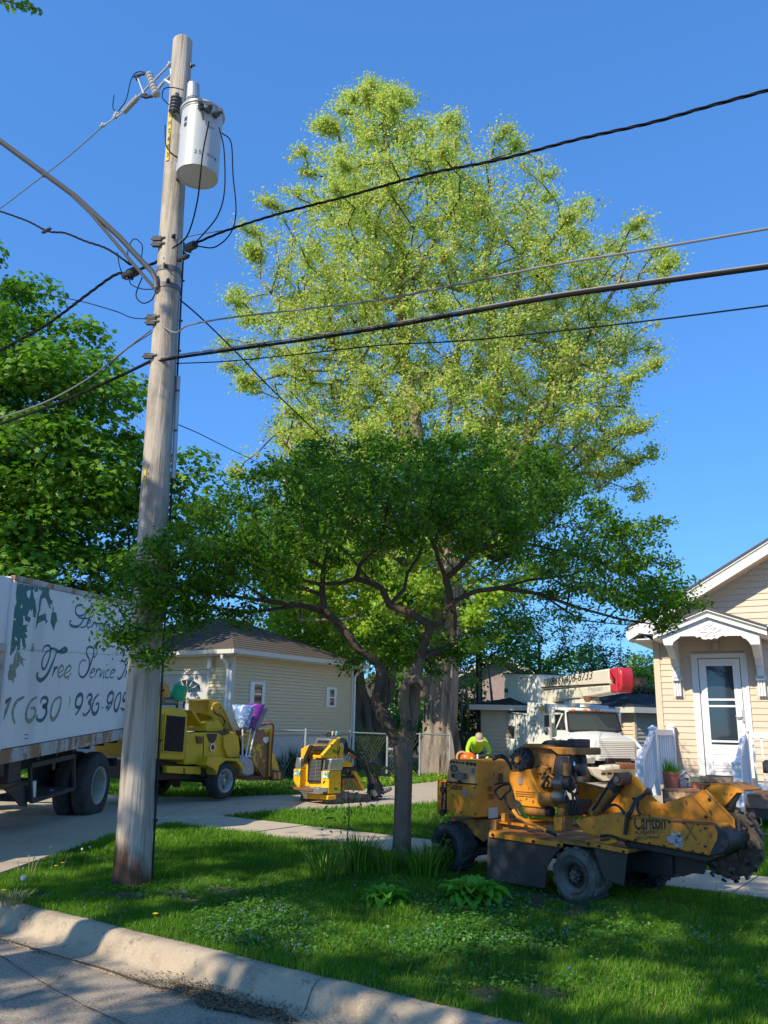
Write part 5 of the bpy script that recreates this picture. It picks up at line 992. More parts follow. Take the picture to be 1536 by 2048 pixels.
loop([(235, 505), (240, 535), (252, 560)], CD(510, .2), .006, 'short tail hanging from the twisted service cable', dirv=DL)
loop([(350, 497), (366, 478), (400, 468), (470, 458), (420, 470)][:4], CD(480, .05), .006, 'thin tie wire joining the twisted cable at the pole', m_wireg)
def splice(px, py, base, r_, lab):
    p = wp(px, py, base, DL); o = empty('splice_box', p, lab, 'splice', 'cable splices at the pole'); b = MB(); b.tube([tuple(D3*.10), tuple(D3*.07), tuple(-D3*.07), tuple(-D3*.10)], [r_*.4, r_, r_, r_*.4], 8); b.build('cover', m_blk, o)
    b = MB(); b.cyl((0, 0, 0), (0, 0, -r_*1.6), r_*.35, n=8); b.build('lug', m_blk, o)
splice(265, 545, CD(540, .10), .055, 'larger black splice box left of the pole'); splice(256, 549, CD(540, .16), .04, 'smaller black splice box left of the pole'); splice(381, 493, CD(490, .12), .045, 'black splice box just right of the pole')
splice(93, 461, CD(500, .25), .022, 'slim splice on the twisted service cable'); splice(366, 516, CD(516, .02), .028, 'small connector under the right splice box')
# street lamp arm and its brace, reaching over the road
arm = empty('street_lamp_arm', pax(575), 'grey tubular street lamp arm with a lower brace reaching to the upper left edge', 'lamp arm'); AD = -np.array([NC[0], NC[1], 0]); ab = pax(575)
AP = lambda x, y: tuple(wp(x, y, ab+toC*.1, AD*.8+DL*.6)-ab)
b = MB(); b.tube([AP(313, 577), AP(312, 560), AP(304, 543), AP(285, 524), AP(240, 475), AP(150, 392), AP(90, 348), AP(0, 282), AP(-90, 225)], .030, 12); b.build('arm_tube', m_arm, arm, smooth=True)
b = MB(); b.tube([AP(312, 580), AP(260, 520), AP(180, 425), AP(118, 366), AP(100, 354), AP(84, 351)], .018, 10); b.build('brace', m_arm, arm, smooth=True)
for y in (546, 580):
    b = MB(); c = pax(y); b.lathe([(prad(c)*1.03, -.03), (prad(c)*1.06, -.03), (prad(c)*1.06, .03), (prad(c)*1.03, .03)], tuple(c-ab), 'z', 32, close=True); b.build('band', m_arm, arm)
for y, lab in ((645, 'clamp on the left side of the pole at the grey cable'), (655, 'insulator knob just under the grey cable clamp'), (722, 'cable clamp on the left side of the pole at the black bundle'), (500, 'clamp at the left side of the pole by the twisted cable'), (489, 'upper clamp knob at the twisted cable')):
    p = ps(y, -.9, .45, 1.25); o = empty('cable_clamp', p, lab, 'clamp', 'clamps on the pole'); b = MB(); b.box(-.05, .05, -.02, .02, -.03, .03); b.build('jaw', m_blk, o, .004); b = MB(); b.cyl((-.07, 0, 0), (.09, -.02, .01), .012, n=8); b.build('bolt', m_arm, o)
# a leafy twig of the shade tree pokes into the upper left corner
tw = atY(-60, -40, 5.6); o = empty('overhanging_twig', tw, 'dark leafy twig hanging into the top left corner of the sky', 'twig'); TW = lambda x, y: atY(x, y, 5.6)-tw
b = MB(); b.tube([TW(-60, -40), TW(0, -2), TW(45, 12), TW(84, 20)], [.012, .008, .005, .003], 6); b.build('stem', m_twig, o)
g = np.random.default_rng(3); Pp = np.array([TW(x, y+g.uniform(-6, 10)) for x, y in [(g.uniform(-20, 86), 0) for _ in range(60)] for y in [max(-10, x*.25)]]); leaves('leaves', Pp, np.tile([.2, -.9, -.3], (len(Pp), 1)), .055, lf_mid, o, 'diamond', .5)

# ================================================================ machines
class Mach:
    def __init__(s, name, F, lab, cat): s.F = F; s.e = empty(name, F.mat(), lab, cat)
    def P(s, name, m, V, pts, y0, y1, bev=.005, parent=None):
        b = MB(); b.prism(s.F.on(V, pts, y0), 'y', y0, y1); return b.build(name, m, parent or s.e, bev)
    def PX(s, name, m, V, pts, x0, x1, bev=.005, parent=None):
        b = MB(); b.prism(s.F.onx(V, pts, x0), 'x', x0, x1); return b.build(name, m, parent or s.e, bev)
    def T(s, name, m, V, pts, y, r, n=8, k=0, parent=None):
        q = s.F.on(V, pts, 0) if not isinstance(y, (list, tuple)) else None
        Q = [s.F.on(V, [p], yy)[0] for p, yy in zip(pts, y)] if isinstance(y, (list, tuple)) else s.F.on(V, pts, y)
        P_ = [(a, (y[i] if isinstance(y, (list, tuple)) else y), c) for i, (a, c) in enumerate(Q)]
        if k: P_ = [tuple(p) for p in smoothline(P_, k)]
        b = MB(); b.tube(P_, r, n); return b.build(name, m, parent or s.e, smooth=True)
    def B(s, name, m, x0, x1, y0, y1, z0, z1, bev=.006, parent=None): b = MB(); b.box(x0, x1, y0, y1, z0, z1); return b.build(name, m, parent or s.e, bev)
def tyre(mc, x, z, y0, R, w, rim_r, m=None, rm=None, lugs=0, dish=.08, side=-1, slots=5, tread=True, nuts=8, outside=True, disc=None):
    """wheel on an axle along local y; its outer face at y0, the tyre reaching to y0+w*(-side)"""
    m = m or m_rub; rm = rm or m_blk; sg = 1 if side < 0 else -1
    wh = empty('wheel', Matrix.Translation((x, y0, z)), None, None); wh.parent = mc.e
    pr = [(rim_r, .03), (rim_r+.015, .005), (rim_r+(R-rim_r)*.45, -.008), (R*.93, .012), (R*.985, .045), (R, .08), (R, w-.08), (R*.985, w-.045), (R*.93, w-.012), (rim_r, w-.02)]
    pr = [(r, h*sg) for r, h in pr]; b = MB(); b.lathe(pr, n=48, ax='y', close=True); b.build('tyre', m, wh, smooth=True)
    if lugs:
        b = MB(); c0 = sg
        for i in range(lugs):
            for q in (0, 1):
                a = 2*math.pi*(i+.5*q)/lugs; wq = 2*math.pi/lugs*.27; y_a, y_b = (.02, w*.52) if q == 0 else (w*.48, w-.02); tw = .35*2*math.pi/lugs
                def pt(r, aa, yy): return (r*math.cos(aa), yy*sg, r*math.sin(aa))
                a2 = a+(tw if q == 0 else -tw); s0, s1 = (a, a2) if q == 0 else (a2, a)
                lo = [pt(R*.97, s0-wq, y_a), pt(R*.97, s0+wq, y_a), pt(R*.97, s1+wq, y_b), pt(R*.97, s1-wq, y_b)]; hi = [pt(R*1.05, s0-wq*.7, y_a+.005), pt(R*1.05, s0+wq*.7, y_a+.005), pt(R*1.05, s1+wq*.7, y_b), pt(R*1.05, s1-wq*.7, y_b)]
                b.hexa(lo, hi)
        o = b.build('tread_lugs', m, wh, .004); o['kind'] = 'stuff'
    b = MB(); b.lathe([(r, h*sg) for r, h in [(rim_r+.012, .012), (rim_r+.004, -.004), (rim_r-.012, .006), (rim_r-.03, .03), (rim_r-.035, dish*.8), (rim_r*.82, dish), (rim_r*.82, dish+.03)]], n=40, ax='y', cap=False); ri = b.build('rim', rm, wh, smooth=True); b = MB(); b.lathe([(r, h*sg) for r, h in [(rim_r*.82, dish+.015), (rim_r*.6, dish+.0), (rim_r*.42, dish+.0), (rim_r*.40, dish-.03), (0.001, dish-.035)]], n=40, ax='y'); b.build('disc', disc or rm, ri, smooth=True)
    for k in range(slots):
        a = 2*math.pi*k/slots+.3; b = MB(); c = (rim_r*.62*math.cos(a), (dish+.006)*sg, rim_r*.62*math.sin(a)); b.cyl(c, (c[0], c[1]-.012*sg, c[2]), rim_r*.13, n=10); b.build('slot', m_letter, ri)
    for k in range(nuts):
        a = 2*math.pi*(k+.5)/nuts; b = MB(); c = (rim_r*.30*math.cos(a), (dish-.03)*sg, rim_r*.30*math.sin(a)); b.cyl(c, (c[0], c[1]-.025*sg, c[2]), .012, n=6); b.build('wheel_nut', m_steel if rm != m_blk else m_dk, ri)
    b = MB(); b.lathe([(rim_r*.2, (dish-.03)*sg), (rim_r*.18, (dish-.075)*sg), (.001, (dish-.08)*sg)], n=16, ax='y'); b.build('hub', rm, ri, smooth=True); return wh
Gf = Fr((1.69, 7.62, .165), rad(138.5)); M = Mach('stump_grinder', Gf, 'orange-yellow stump grinder with a round toothed cutter wheel parked on the grass across the sidewalk', 'stump grinder')
V1 = (860, 1420, 2.272); V2 = (1060, 1540, 5.12); V3 = (1260, 1520, 5.565); V4 = (860, 1500, 5.12); V5 = (990, 1470, 8.084)
(tx_, tz_), (_, tb_) = Gf.on(V1, [(650, 757), (650, 888)]); TRd = tz_-tb_
tyre(M, tx_, tz_, .0, TRd, .25, TRd*.56, m_rubd, m_rubd, 13, .07, disc=m_flap)
w2 = tyre(M, tx_, tz_, 1.25, TRd, .25, TRd*.56, m_rub, m_dk, 13, .07, side=1)
(rx_, rz_), (_, rb_) = Gf.on(V1, [(72, 625), (72, 738)], .05); RR = rz_-rb_
tyre(M, rx_, rz_, .05, RR, .24, RR*.55, m_rub, m_blk, 13, .07); tyre(M, rx_, rz_, 1.15, RR, .24, RR*.55, m_rub, m_blk, 13, .07, side=1)
b = MB(); b.cyl((tx_, .15, tz_), (tx_, 1.1, tz_), .05); b.build('axle', m_dk, M.e); b = MB(); b.cyl((rx_, .15, rz_), (rx_, 1.05, rz_), .05); b.build('axle', m_dk, M.e)
dz = Gf.on(V1, [(600, 606)], .04)[0][1]
M.P('rubber_skirt', m_flap, V1, [(272, 572), (600, 624), (572, 650), (530, 715), (524, 812), (272, 776)], .05, .065)
M.P('rubber_skirt', m_flap, V1, [(742, 622), (896, 650), (880, 800), (790, 770), (765, 700)], .05, .065)
M.P('end_flap', m_flap, V1, [(262, 560), (276, 560), (276, 790), (258, 770)], .06, .9)
M.P('edge_strip', m_yg, V1, [(268, 556), (600, 604), (600, 626), (268, 578)], .03, .05); M.P('edge_strip', m_yg, V1, [(704, 594), (900, 634), (896, 655), (704, 616)], .02, .045)
for q in ((285, 567), (470, 597), (585, 613), (718, 607), (770, 618), (880, 643)):
    (x, z), = Gf.on(V1, [q], .02); b = MB(); b.cyl((x, .03, z), (x, .005, z), .012, n=6); b.build('bolt', m_blk, M.e)
xa, xb = Gf.on(V1, [(268, 560)], .05)[0][0], Gf.on(V1, [(900, 640)], .05)[0][0]
M.B('deck_plate', m_yge, xa, xb, .05, 1.2, dz-.005, dz+.02)
M.B('side_frame', m_yge, xa, xb+.1, 1.0, 1.06, dz-.06, dz+.05); M.B('chassis', m_blk, xa-.4, xb+.2, .38, .85, dz-.2, dz-.03, .01)
M.B('mudguard', m_yge, rx_-.25, xa, .35, .9, dz-.06, dz+.06, .01)
# control box
cp_ = Gf.on(V1, [(80, 222), (213, 232), (205, 488), (75, 470), (77, 330), (210, 335)], .12)
cx0, cx1, cz0, cz1, czm = cp_[3][0], cp_[1][0], (cp_[2][1]+cp_[3][1])/2, (cp_[0][1]+cp_[1][1])/2, (cp_[4][1]+cp_[5][1])/2
b = MB(); b.prism([(cx0, cz0), (cx1, cz0), (cx1, cz1), (cx0+.05, cz1), (cx0, czm)], 'y', .12, .82); M_cb = b.build('control_box', m_yg, M.e, .008)
b = MB(); b.prism([(cx0+.004, czm+.008), (cx1-.008, czm+.008), (cx1-.008, cz1-.012), (cx0+.052, cz1-.012)], 'y', .113, .12); b.build('gauge_panel', m_tan, M.e, .003)
def dotp(q, r_, m, nm, y=.112, d=.012, n=16): (x, z), = Gf.on(V4, [q], y); b = MB(); b.cyl((x, y+.002, z), (x, y-d, z), r_, n=n); b.build(nm, m, M.e)
for q, r_ in (((220, 120), .011), ((250, 124), .011), ((280, 127), .010), ((312, 130), .010), ((343, 133), .010), ((386, 138), .016), ((425, 143), .016), ((461, 147), .016), ((240, 262), .022)): dotp(q, r_, m_blk, 'knob')
dotp((250, 188), .036, m_blk, 'gauge', d=.02, n=24); dotp((250, 188), .028, m_steel, 'gauge_face', y=.092, d=.003, n=24)
for q in ((236, 188, 264, 188), (250, 170, 250, 205)): pass
dotp((296, 264), .022, m_steel, 'key_switch', d=.04)
(x, z), = Gf.on(V4, [(310, 262)], .1); b = MB(); b.box(x-.03, x+.08, .05, .11, z-.03, z+.025); b.cyl((x+.01, .07, z+.02), (x+.005, .06, z+.06), .008, n=6); b.build('lever_block', m_steel, M.e, .008)
(x, z), = Gf.on(V4, [(305, 330)], .1); b = MB(); b.ball((x, .09, z), .022, 10); b.build('hook', m_blk, M.e)
(x, z), = Gf.on(V4, [(435, 210)], .1); b = MB(); b.box(x-.016, x+.016, .105, .112, z-.03, z+.02); b.build('decal', m_steel, M.e)
tx0, tx1 = Gf.on(V4, [(198, 398)], .118)[0], Gf.on(V4, [(328, 398)], .118)[0]
put_text('maker_name', 'Carlton', m_letter, M.e, (tx0[0], .1185, tx0[1]), (1, 0, 0), (0, 0, 1), .085, tx1[0]-tx0[0], bold=.02)
X0, Xz = Gf.on(V4, [(395, 465)], .118)[0]; put_text('model_letter', 'X', mat('pale_x', (.62, .38, .05), .5), M.e, (X0, .1185, Xz), (1, 0, 0), (0, 0, 1), .13, .085)
(ax2, az2), = Gf.on(V4, [(358, 438)], .118); pts = [(ax2+r_*math.cos(a), az2+r_*.8*math.sin(a)) for k in range(14) for a, r_ in [(2*math.pi*k/14, .045 if k % 2 else .026)]]; b = MB(); b.prism(pts, 'y', .1165, .12); b.build('burst_emblem', mat('blue_grey_emblem', (.22, .27, .32), .5, var=.3, scale=30), M.e)
(sx_, sz_), = Gf.on(V4, [(555, 640)], .3); b = MB(); b.box(cx1+.001, cx1+.004, .28, .42, sz_-.05, sz_+.05); b.build('warning_label', m_alu, M.e)
for z_ in (.55, .8): M.B('hinge', m_yge, cx1, cx1+.02, .3, .36, cz0+z_*.3, cz0+z_*.3+.05, .003)
b = MB(); b.box(cx1+.0, cx1+.018, .45, .5, czm+.02, czm+.1); b.build('latch', m_blk, M.e, .004)
# bracket with the perforated chain guard at the far end
M.P('end_bracket', m_yg, V4, [(85, 300), (185, 300), (175, 340), (165, 655), (70, 660), (75, 330)], .3, .33)
b = MB(); (x0_, z0_), (x1_, z1_) = Gf.on(V4, [(118, 650), (168, 330)], .29); b.box(x0_, x1_, .285, .3, z0_, z1_); b.build('guard_slot', m_letter, M.e)
for k in range(13):
    f = k/12; (x, z), = Gf.on(V4, [(150-12*f+4*(k % 2), 350+270*f)], .28); b = MB(); b.box(x-.008, x+.008, .280, .285, z-.007, z+.007); b.build('perforation', m_tan, M.e)
for q in ((138, 405), (132, 640)): dotp(q, .035, m_blk, 'sprocket', y=.28, d=.02, n=10)
M.P('beam_under_box', m_yge, V1, [(100, 492), (300, 500), (300, 560), (240, 600), (150, 530)], .25, .7); M.B('drive_motor', m_dk, rx_-.1, rx_+.1, .3, .95, rz_-.1, rz_+.12, .02)
M.P('post', m_yg, V4, [(728, 645), (765, 650), (765, 735), (728, 735)], .2, .26)
# engine
M.P('valve_cover', m_yge, V5, [(448, 140), (850, 165), (900, 190), (1290, 208), (1312, 225), (1312, 328), (1015, 325), (900, 235), (450, 205)], .22, .62, .012)
M.P('upper_block', m_yge, V5, [(375, 185), (450, 180), (920, 235), (980, 330), (960, 600), (900, 850), (700, 860), (600, 700), (540, 540), (400, 300)], .28, .62, .012)
M.P('bell_housing', m_yg, V5, [(215, 580), (330, 600), (560, 545), (600, 660), (690, 860), (760, 950), (745, 1185), (420, 1150), (385, 1085), (320, 1050), (285, 900), (230, 760)], .20, .60, .012)
for zz_ in (900, 935, 970): M.P('cooling_rib', m_yge, V5, [(330, zz_), (640, zz_+25), (640, zz_+38), (330, zz_+13)], .192, .2, .002)
M.P('peeled_patch', m_blk, V5, [(465, 755), (520, 740), (570, 640), (600, 700), (640, 690), (650, 780), (700, 860), (660, 880), (600, 800), (540, 805)], .272, .279, 0)
M.P('peeled_patch', m_blk, V5, [(320, 1060), (350, 1100), (380, 1060), (410, 1110), (440, 1150), (380, 1180), (330, 1120)], .19, .2, 0)
M.P('white_tag', m_alu, V5, [(385, 650), (430, 655), (430, 800), (378, 800)], .19, .196, 0)
(x, z), (_, zt_) = Gf.on(V5, [(405, 400), (405, 205)], .2); fr_ = zt_-z
b = MB(); b.lathe([(fr_*.3, -.02), (fr_*.9, -.01), (fr_, .01), (fr_, .08), (fr_*.7, .09)], (x, .2, z), 'y', 28); fan = b.build('flywheel', m_dk, M.e, smooth=True)
b = MB(); b.lathe([(fr_*.25, -.05), (fr_*.25, -.02)], (x, .2, z), 'y', 12); b.build('hub_cap', m_yge, M.e)
for k in range(10): a = 2*math.pi*k/10; b = MB(); b.box(-.01, .01, -.025, -.01, fr_*.4, fr_*.88); b.v = [(x+p[0]*math.cos(a)+p[2]*math.sin(a), .2+p[1], z-p[0]*math.sin(a)+p[2]*math.cos(a)) for p in b.v]; b.build('fan_blade', m_blk, fan.parent)
M.P('air_cleaner', m_blk, V5, [(735, 140), (790, 95), (860, 80), (940, 92), (1150, 95), (1165, 62), (1275, 66), (1275, 205), (1180, 210), (900, 175)], .35, .62, .015)
M.P('filter_block', m_dk, V5, [(985, 330), (1200, 335), (1200, 640), (985, 680), (930, 600), (960, 400)], .22, .5, .01)
def cylx(nm, m, V, p, q, r_, y, n=20, par=None):
    (x0, z0), (x1, z1) = Gf.on(V, [p, q], y); b = MB(); b.tube([(x0, y, z0), (x0+(x1-x0)*.04, y, z0+(z1-z0)*.04), (x0+(x1-x0)*.96, y, z0+(z1-z0)*.96), (x1, y, z1)], [r_*.86, r_, r_, r_*.86], n); return b.build(nm, m, M.e, smooth=True)
cylx('oil_filter', m_yge, V5, (1165, 455), (1165, 665), .038, .22); cylx('alternator', m_steel, V5, (985, 765), (1130, 775), .062, .22); cylx('alternator_body', m_blk, V5, (1130, 775), (1250, 785), .066, .24)
cylx('starter', m_yge, V5, (745, 1040), (945, 1045), .062, .2); cylx('hydraulic_pump', m_steel, V5, (950, 1000), (1130, 1010), .055, .22); cylx('exhaust_tank', m_yge, V5, (515, 1220), (850, 1245), .045, .25); cylx('exhaust_tank_end', m_blk, V5, (850, 1240), (930, 1245), .046, .25)
(x, z), = Gf.on(V5, [(1290, 420)], .45); b = MB(); b.lathe([(.0, -.02), (.06, -.02), (.065, .02), (.14, .03), (.15, .06), (.14, .1), (.0, .1)], (x, .35, z), 'y', 28); b.build('pulley', m_blk, M.e, smooth=True)
(x, z), = Gf.on(V5, [(1265, 390)], .3); b = MB(); b.tube([(x, .3, z+.05), (x-.01, .3, z), (x+.01, .3, z-.06)], .016, 8); b.build('chrome_elbow', m_chrome, M.e, smooth=True)
(x, z), = Gf.on(V5, [(1285, 560)], .3); b = MB(); b.lathe([(.03, -.06), (.06, -.05), (.06, .06), (.04, .07)], (x, .35, z), 'x', 18); b.build('water_pump', m_blk, M.e, smooth=True)
M.P('engine_side_plate', m_yge, V5, [(700, 690), (840, 560), (860, 640), (790, 720), (760, 860), (700, 850)], .25, .28); M.P('manifold', m_yge, V5, [(640, 560), (770, 480), (860, 520), (800, 620), (680, 640)], .22, .3, .015)
g = random.Random(8)
for k in range(11):   # pipes and brackets on the block
    a, c = g.uniform(560, 930), g.uniform(280, 800); q = [(a, c), (a+g.uniform(-60, 60), c+g.uniform(20, 90)), (a+g.uniform(-90, 90), c+g.uniform(80, 190))]; M.T('engine_pipe', [m_dk, m_yge, m_blk][k % 3], V5, q, g.uniform(.22, .28), g.uniform(.006, .013), 6, 4)
for q in ([(-30, 400), (60, 360), (160, 380), (230, 470), (270, 560)], [(0, 350), (120, 330), (200, 400), (260, 500)]): M.T('hose', m_blk, V5, q, .3, .014, 8, 5)
for q in ([(0, 800), (120, 770), (230, 800), (250, 880), (180, 950), (90, 1040), (20, 960), (10, 900), (100, 820), (230, 790)], [(160, 960), (170, 1060), (230, 1180), (300, 1220)], [(290, 940), (300, 1050), (360, 1200), (420, 1300)]): M.T('hose', m_blk, V5, q, .24, .011, 7, 5)
for q in ([(1130, 960), (1180, 1020), (1200, 1150), (1180, 1290)], [(1180, 900), (1280, 960), (1330, 1080), (1290, 1250)], [(1150, 870), (1240, 930), (1260, 1100), (1230, 1280)], [(1300, 600), (1310, 760), (1260, 850), (1200, 860)], [(1230, 620), (1290, 760), (1330, 900), (1290, 960)]): M.T('hose', m_blk, V5, q, .25, .012, 7, 5)
M.P('engine_mount', m_yg, V5, [(945, 1320), (1080, 1325), (1080, 1560), (945, 1560)], .22, .34, .008); M.P('engine_mount_post', m_yge, V5, [(1010, 1100), (1110, 1110), (1120, 1320), (985, 1320)], .26, .36, .008)
M.P('mount_flange', m_yge, V5, [(1080, 1315), (1130, 1318), (1130, 1560), (1090, 1560)], .23, .36, .006)
M.P('radiator_pack', m_blk, V5, [(1140, 1050), (1320, 1060), (1320, 1300), (1130, 1320)], .35, .6, .01)
M.T('link_rod', m_yg, V4, [(850, 615), (905, 690), (1195, 830)], .12, .018, 8); M.T('rod_end', m_blk, V4, [(1195, 830), (1290, 872)], .12, .015, 8)
M.T('cross_rod', m_yg, V4, [(990, 718), (1262, 708)], .3, .016, 8); M.T('cross_rod', m_yge, V4, [(1000, 745), (1240, 750)], .35, .018, 8)
M.P('fore_plate', m_yg, V4, [(700, 735), (880, 745), (1130, 800), (1130, 815), (870, 775), (700, 750)], .3, .36)
# boom, shroud and cutter
M.P('far_shroud', m_yg, V2, [(465, 112), (1062, 264), (1062, 440), (760, 470), (480, 480)], .72, .74)
M.T('shroud_edge', m_alu, V2, [(465, 112), (1062, 266)], .71, .010, 6); M.T('shroud_rib', m_yg, V2, [(600, 160), (590, 470)], .715, .008, 4); M.T('shroud_rib', m_yg, V2, [(645, 170), (640, 460)], .715, .008, 4)
M.P('boom_plate', m_yg, V3, [(-180, 240), (-60, 178), (62, 185), (200, 360), (330, 500), (400, 478), (770, 345), (800, 295), (850, 325), (1155, 670), (1160, 770), (1040, 760), (850, 705), (300, 660), (-120, 640), (-60, 500)], .42, .45)
M.P('lit_flange', m_yg, V3, [(700, 410), (800, 330), (850, 340), (1150, 670), (1148, 755), (1060, 750), (930, 690)], .36, .375)
for A_, B_ in (((715, 410), (930, 690)), ((570, 520), (700, 680)), ((375, 540), (470, 650)), ((560, 490), (640, 650))): M.T('stiffener', m_yg, V3, [A_, B_], .415, .012, 4)
M.T('flange_edge', m_yg, V3, [(845, 330), (1155, 665), (1160, 770)], .345, .012, 5)
for q in ((880, 442), (500, 665), (232, 380)): (x, z), = Gf.on(V3, [q], .35); b = MB(); b.cyl((x, .362, z), (x, .352, z), .014, n=10); b.build('bolt_hole', m_letter, M.e)
M.P('belt_guard', m_yg, V2, [(460, 530), (470, 500), (680, 470), (830, 440), (900, 455), (1060, 478), (1400, 495), (1900, 545), (1960, 560), (1900, 895), (1500, 815), (1100, 745), (960, 712), (880, 730), (560, 655)], .14, .30, .012)
M.P('guard_end', m_yg, V3, [(850, 706), (960, 745), (1050, 800), (1085, 880), (1075, 960), (1020, 1030), (950, 1058), (865, 1062)], .13, .30, .012)
M.P('worn_end_band', m_dk, V3, [(930, 735), (985, 750), (1075, 810), (1108, 885), (1098, 970), (1040, 1038), (965, 1066), (880, 1066), (900, 1010), (960, 890), (970, 800)], .115, .33, .01)
M.P('drive_belt', m_blk, V3, [(-60, 895), (0, 905), (860, 1066), (1000, 1066), (1000, 1085), (860, 1140), (0, 975), (-60, 950)], .2, .34, .008)
M.P('guard_lip', m_yge, V3, [(-40, 618), (560, 668), (850, 695), (880, 712), (850, 722), (560, 690), (-40, 640)], .125, .14, .003); M.T('guard_hose', m_redpipe, V3, [(480, 668), (700, 690), (900, 700), (1000, 750), (1080, 850)], .13, .007, 6, 4)
M.P('nose_bracket', m_yg, V2, [(560, 725), (720, 700), (870, 715), (880, 745), (800, 765), (640, 745)], .08, .14); M.P('bracket_slot', m_letter, V2, [(718, 708), (815, 700), (812, 722), (718, 730)], .076, .08, 0)
for q in ((20, 650), (150, 662), (300, 675), (440, 688), (600, 700), (760, 712), (60, 890), (220, 925), (380, 955), (540, 985), (700, 1015), (810, 1035), (840, 760), (838, 960)): dotp((0, 0), .001, m_blk, 'bolt') if 0 else (lambda P_: (lambda b: (b.cyl((P_[0], .142, P_[1]), (P_[0], .128, P_[1]), .010, n=6), b.build('guard_bolt', m_dk, M.e)))(MB()))(Gf.on(V3, [q], .14)[0])
for q in ([(-60, 905), (-160, 860), (-250, 840), (-330, 850)], [(-300, 560), (-200, 500), (-120, 520), (-60, 600)]): M.T('hose', m_blk, V3, q, .12, .012, 6, 4)
for (x_, z_) in ((cx0+.02, cz0+.03), (cx1-.03, cz0+.03), (cx1-.03, czm-.03), (cx0+.02, czm-.03), ((cx0+cx1)/2, cz0+.03)): b = MB(); b.cyl((x_, .122, z_), (x_, .110, z_), .009, n=6); b.build('panel_bolt', m_dk, M.e)
b = MB(); b.box(cx0, cx1, .114, .12, czm-.006, czm+.006); b.build('panel_seam', m_blk, M.e)
n0, n1 = Gf.on(V3, [(45, 778)], .138)[0], Gf.on(V3, [(402, 830)], .138)[0]
dX = Vector((n1[0]-n0[0], 0, n1[1]-n0[1]+.045)).normalized()
put_text('maker_name', 'Carlton', m_letter, M.e, (n0[0], .1385, n0[1]), dX, (0, 0, 1), .165, (n1[0]-n0[0])*1.0, bold=.022)
n2, n3 = Gf.on(V3, [(55, 825)], .138)[0], Gf.on(V3, [(340, 905)], .138)[0]
put_text('small_print', 'PROFESSIONAL', m_letter, M.e, (n2[0], .1385, n2[1]), dX, (0, 0, 1), .032, (n3[0]-n2[0])*.85); put_text('small_print', 'TREE EQUIPMENT', m_letter, M.e, (n2[0], .1385, n2[1]-.042), dX, (0, 0, 1), .032, (n3[0]-n2[0]))
q4 = Gf.on(V3, [(600, 900)], .138)[0]; put_text('worn_letter', 'X', m_yge, M.e, (q4[0], .1385, q4[1]), dX, (0, 0, 1), .20, .12)
(ax2, az2), = Gf.on(V3, [(510, 880)], .138); g = random.Random(3); pts = [(ax2+r_*1.25*math.cos(a), az2+r_*math.sin(a)) for k in range(22) for a, r_ in [(2*math.pi*k/22, .07*g.uniform(.5, 1.1))]]; b = MB(); b.prism(pts, 'y', .137, .1375); b.build('burst_emblem', mat('silver_emblem', (.45, .45, .45), .4, var=.5, scale=40, layers=[((.05, .05, .06), 40, .5, .56)]), M.e)
M.T('hydraulic_cylinder', m_yge, V2, [(650, 450), (850, 190)], .36, .058, 18); M.T('cylinder_gland', m_blk, V2, [(850, 190), (905, 120)], .36, .062, 18); M.T('cylinder_eye', m_yge, V2, [(905, 130), (950, 80)], .36, .045, 14)
(x, z), = Gf.on(V2, [(950, 90)], .36); b = MB(); b.cyl((x, .28, z), (x, .45, z), .055, n=18); b.build('pivot_boss', m_rust, M.e, .004); b = MB(); b.cyl((x, .26, z), (x, .28, z), .025, n=12); b.build('pivot_pin', m_steel, M.e)
M.T('hydraulic_hose', m_blk, V2, [(790, 180), (740, 260), (680, 360), (640, 410)], .30, .012, 7, 4); M.T('hydraulic_hose', m_blk, V2, [(900, 230), (830, 320), (740, 430)], .30, .012, 7, 4)
M.T('strap', m_blk, V2, [(1220, 210), (1150, 270), (1090, 310), (1040, 420), (1000, 480), (975, 660)], [.38, .36, .3, .12, .11, .11], .018, 7, 5); M.T('strap', m_blk, V2, [(1055, 290), (1100, 315), (1100, 400), (1140, 470)], .38, .014, 6, 4); M.T('strap_knot', m_blk, V2, [(1195, 235), (1225, 205)], .36, .028, 8)
c3 = Gf.on(V3, [(1100, 905), (1100, 505)], .5); CR = c3[1][1]-c3[0][1]; cxx, czz = c3[0]
cw_ = empty('cutter_wheel', Matrix.Translation((cxx, .5, czz)), None, None); cw_.parent = M.e
b = MB(); b.lathe([(.001, -.05), (CR*.3, -.05), (CR*.32, -.03), (CR*.93, -.03), (CR*.96, -.01), (CR*.96, .04), (CR*.93, .06), (.001, .06)], n=56, ax='y'); b.build('disc', m_cut, cw_, smooth=True)
g = random.Random(12)
for k in range(18):
    a = 2*math.pi*k/18; 
    for r_, yy, sz in ((CR*.95, -.02, .027), (CR*.72, -.045, .024)):
        if r_ < CR*.9 and k % 2: continue
        th = empty('tooth', Matrix.Translation((r_*math.cos(a), yy, r_*math.sin(a))) @ Matrix.Rotation(-a, 4, 'Y'), None, None) if 0 else None
        c, s_ = math.cos(a), math.sin(a); b = MB(); j = g.uniform(.85, 1.2)
        b.box(-sz*.7*j, sz*.9*j, -sz*.9, sz*.9, -sz*1.3, sz*1.2); b.v = [(r_*c+p[0]*c-p[2]*s_, yy+p[1]+(.03 if r_ > CR*.9 and k % 2 else -.01), r_*s_+p[0]*s_+p[2]*c) for p in b.v]; b.build('tooth_pocket', m_cut, cw_, .014)
        b = MB(); q = (r_*c+sz*1.1*c, yy-.03, r_*s_+sz*1.1*s_); b.cyl(q, (q[0]-s_*.035, q[1]-.02, q[2]+c*.035), .013, .010, 8); b.build('cutter_tooth', m_steel if k % 5 == 0 else m_dk, cw_)
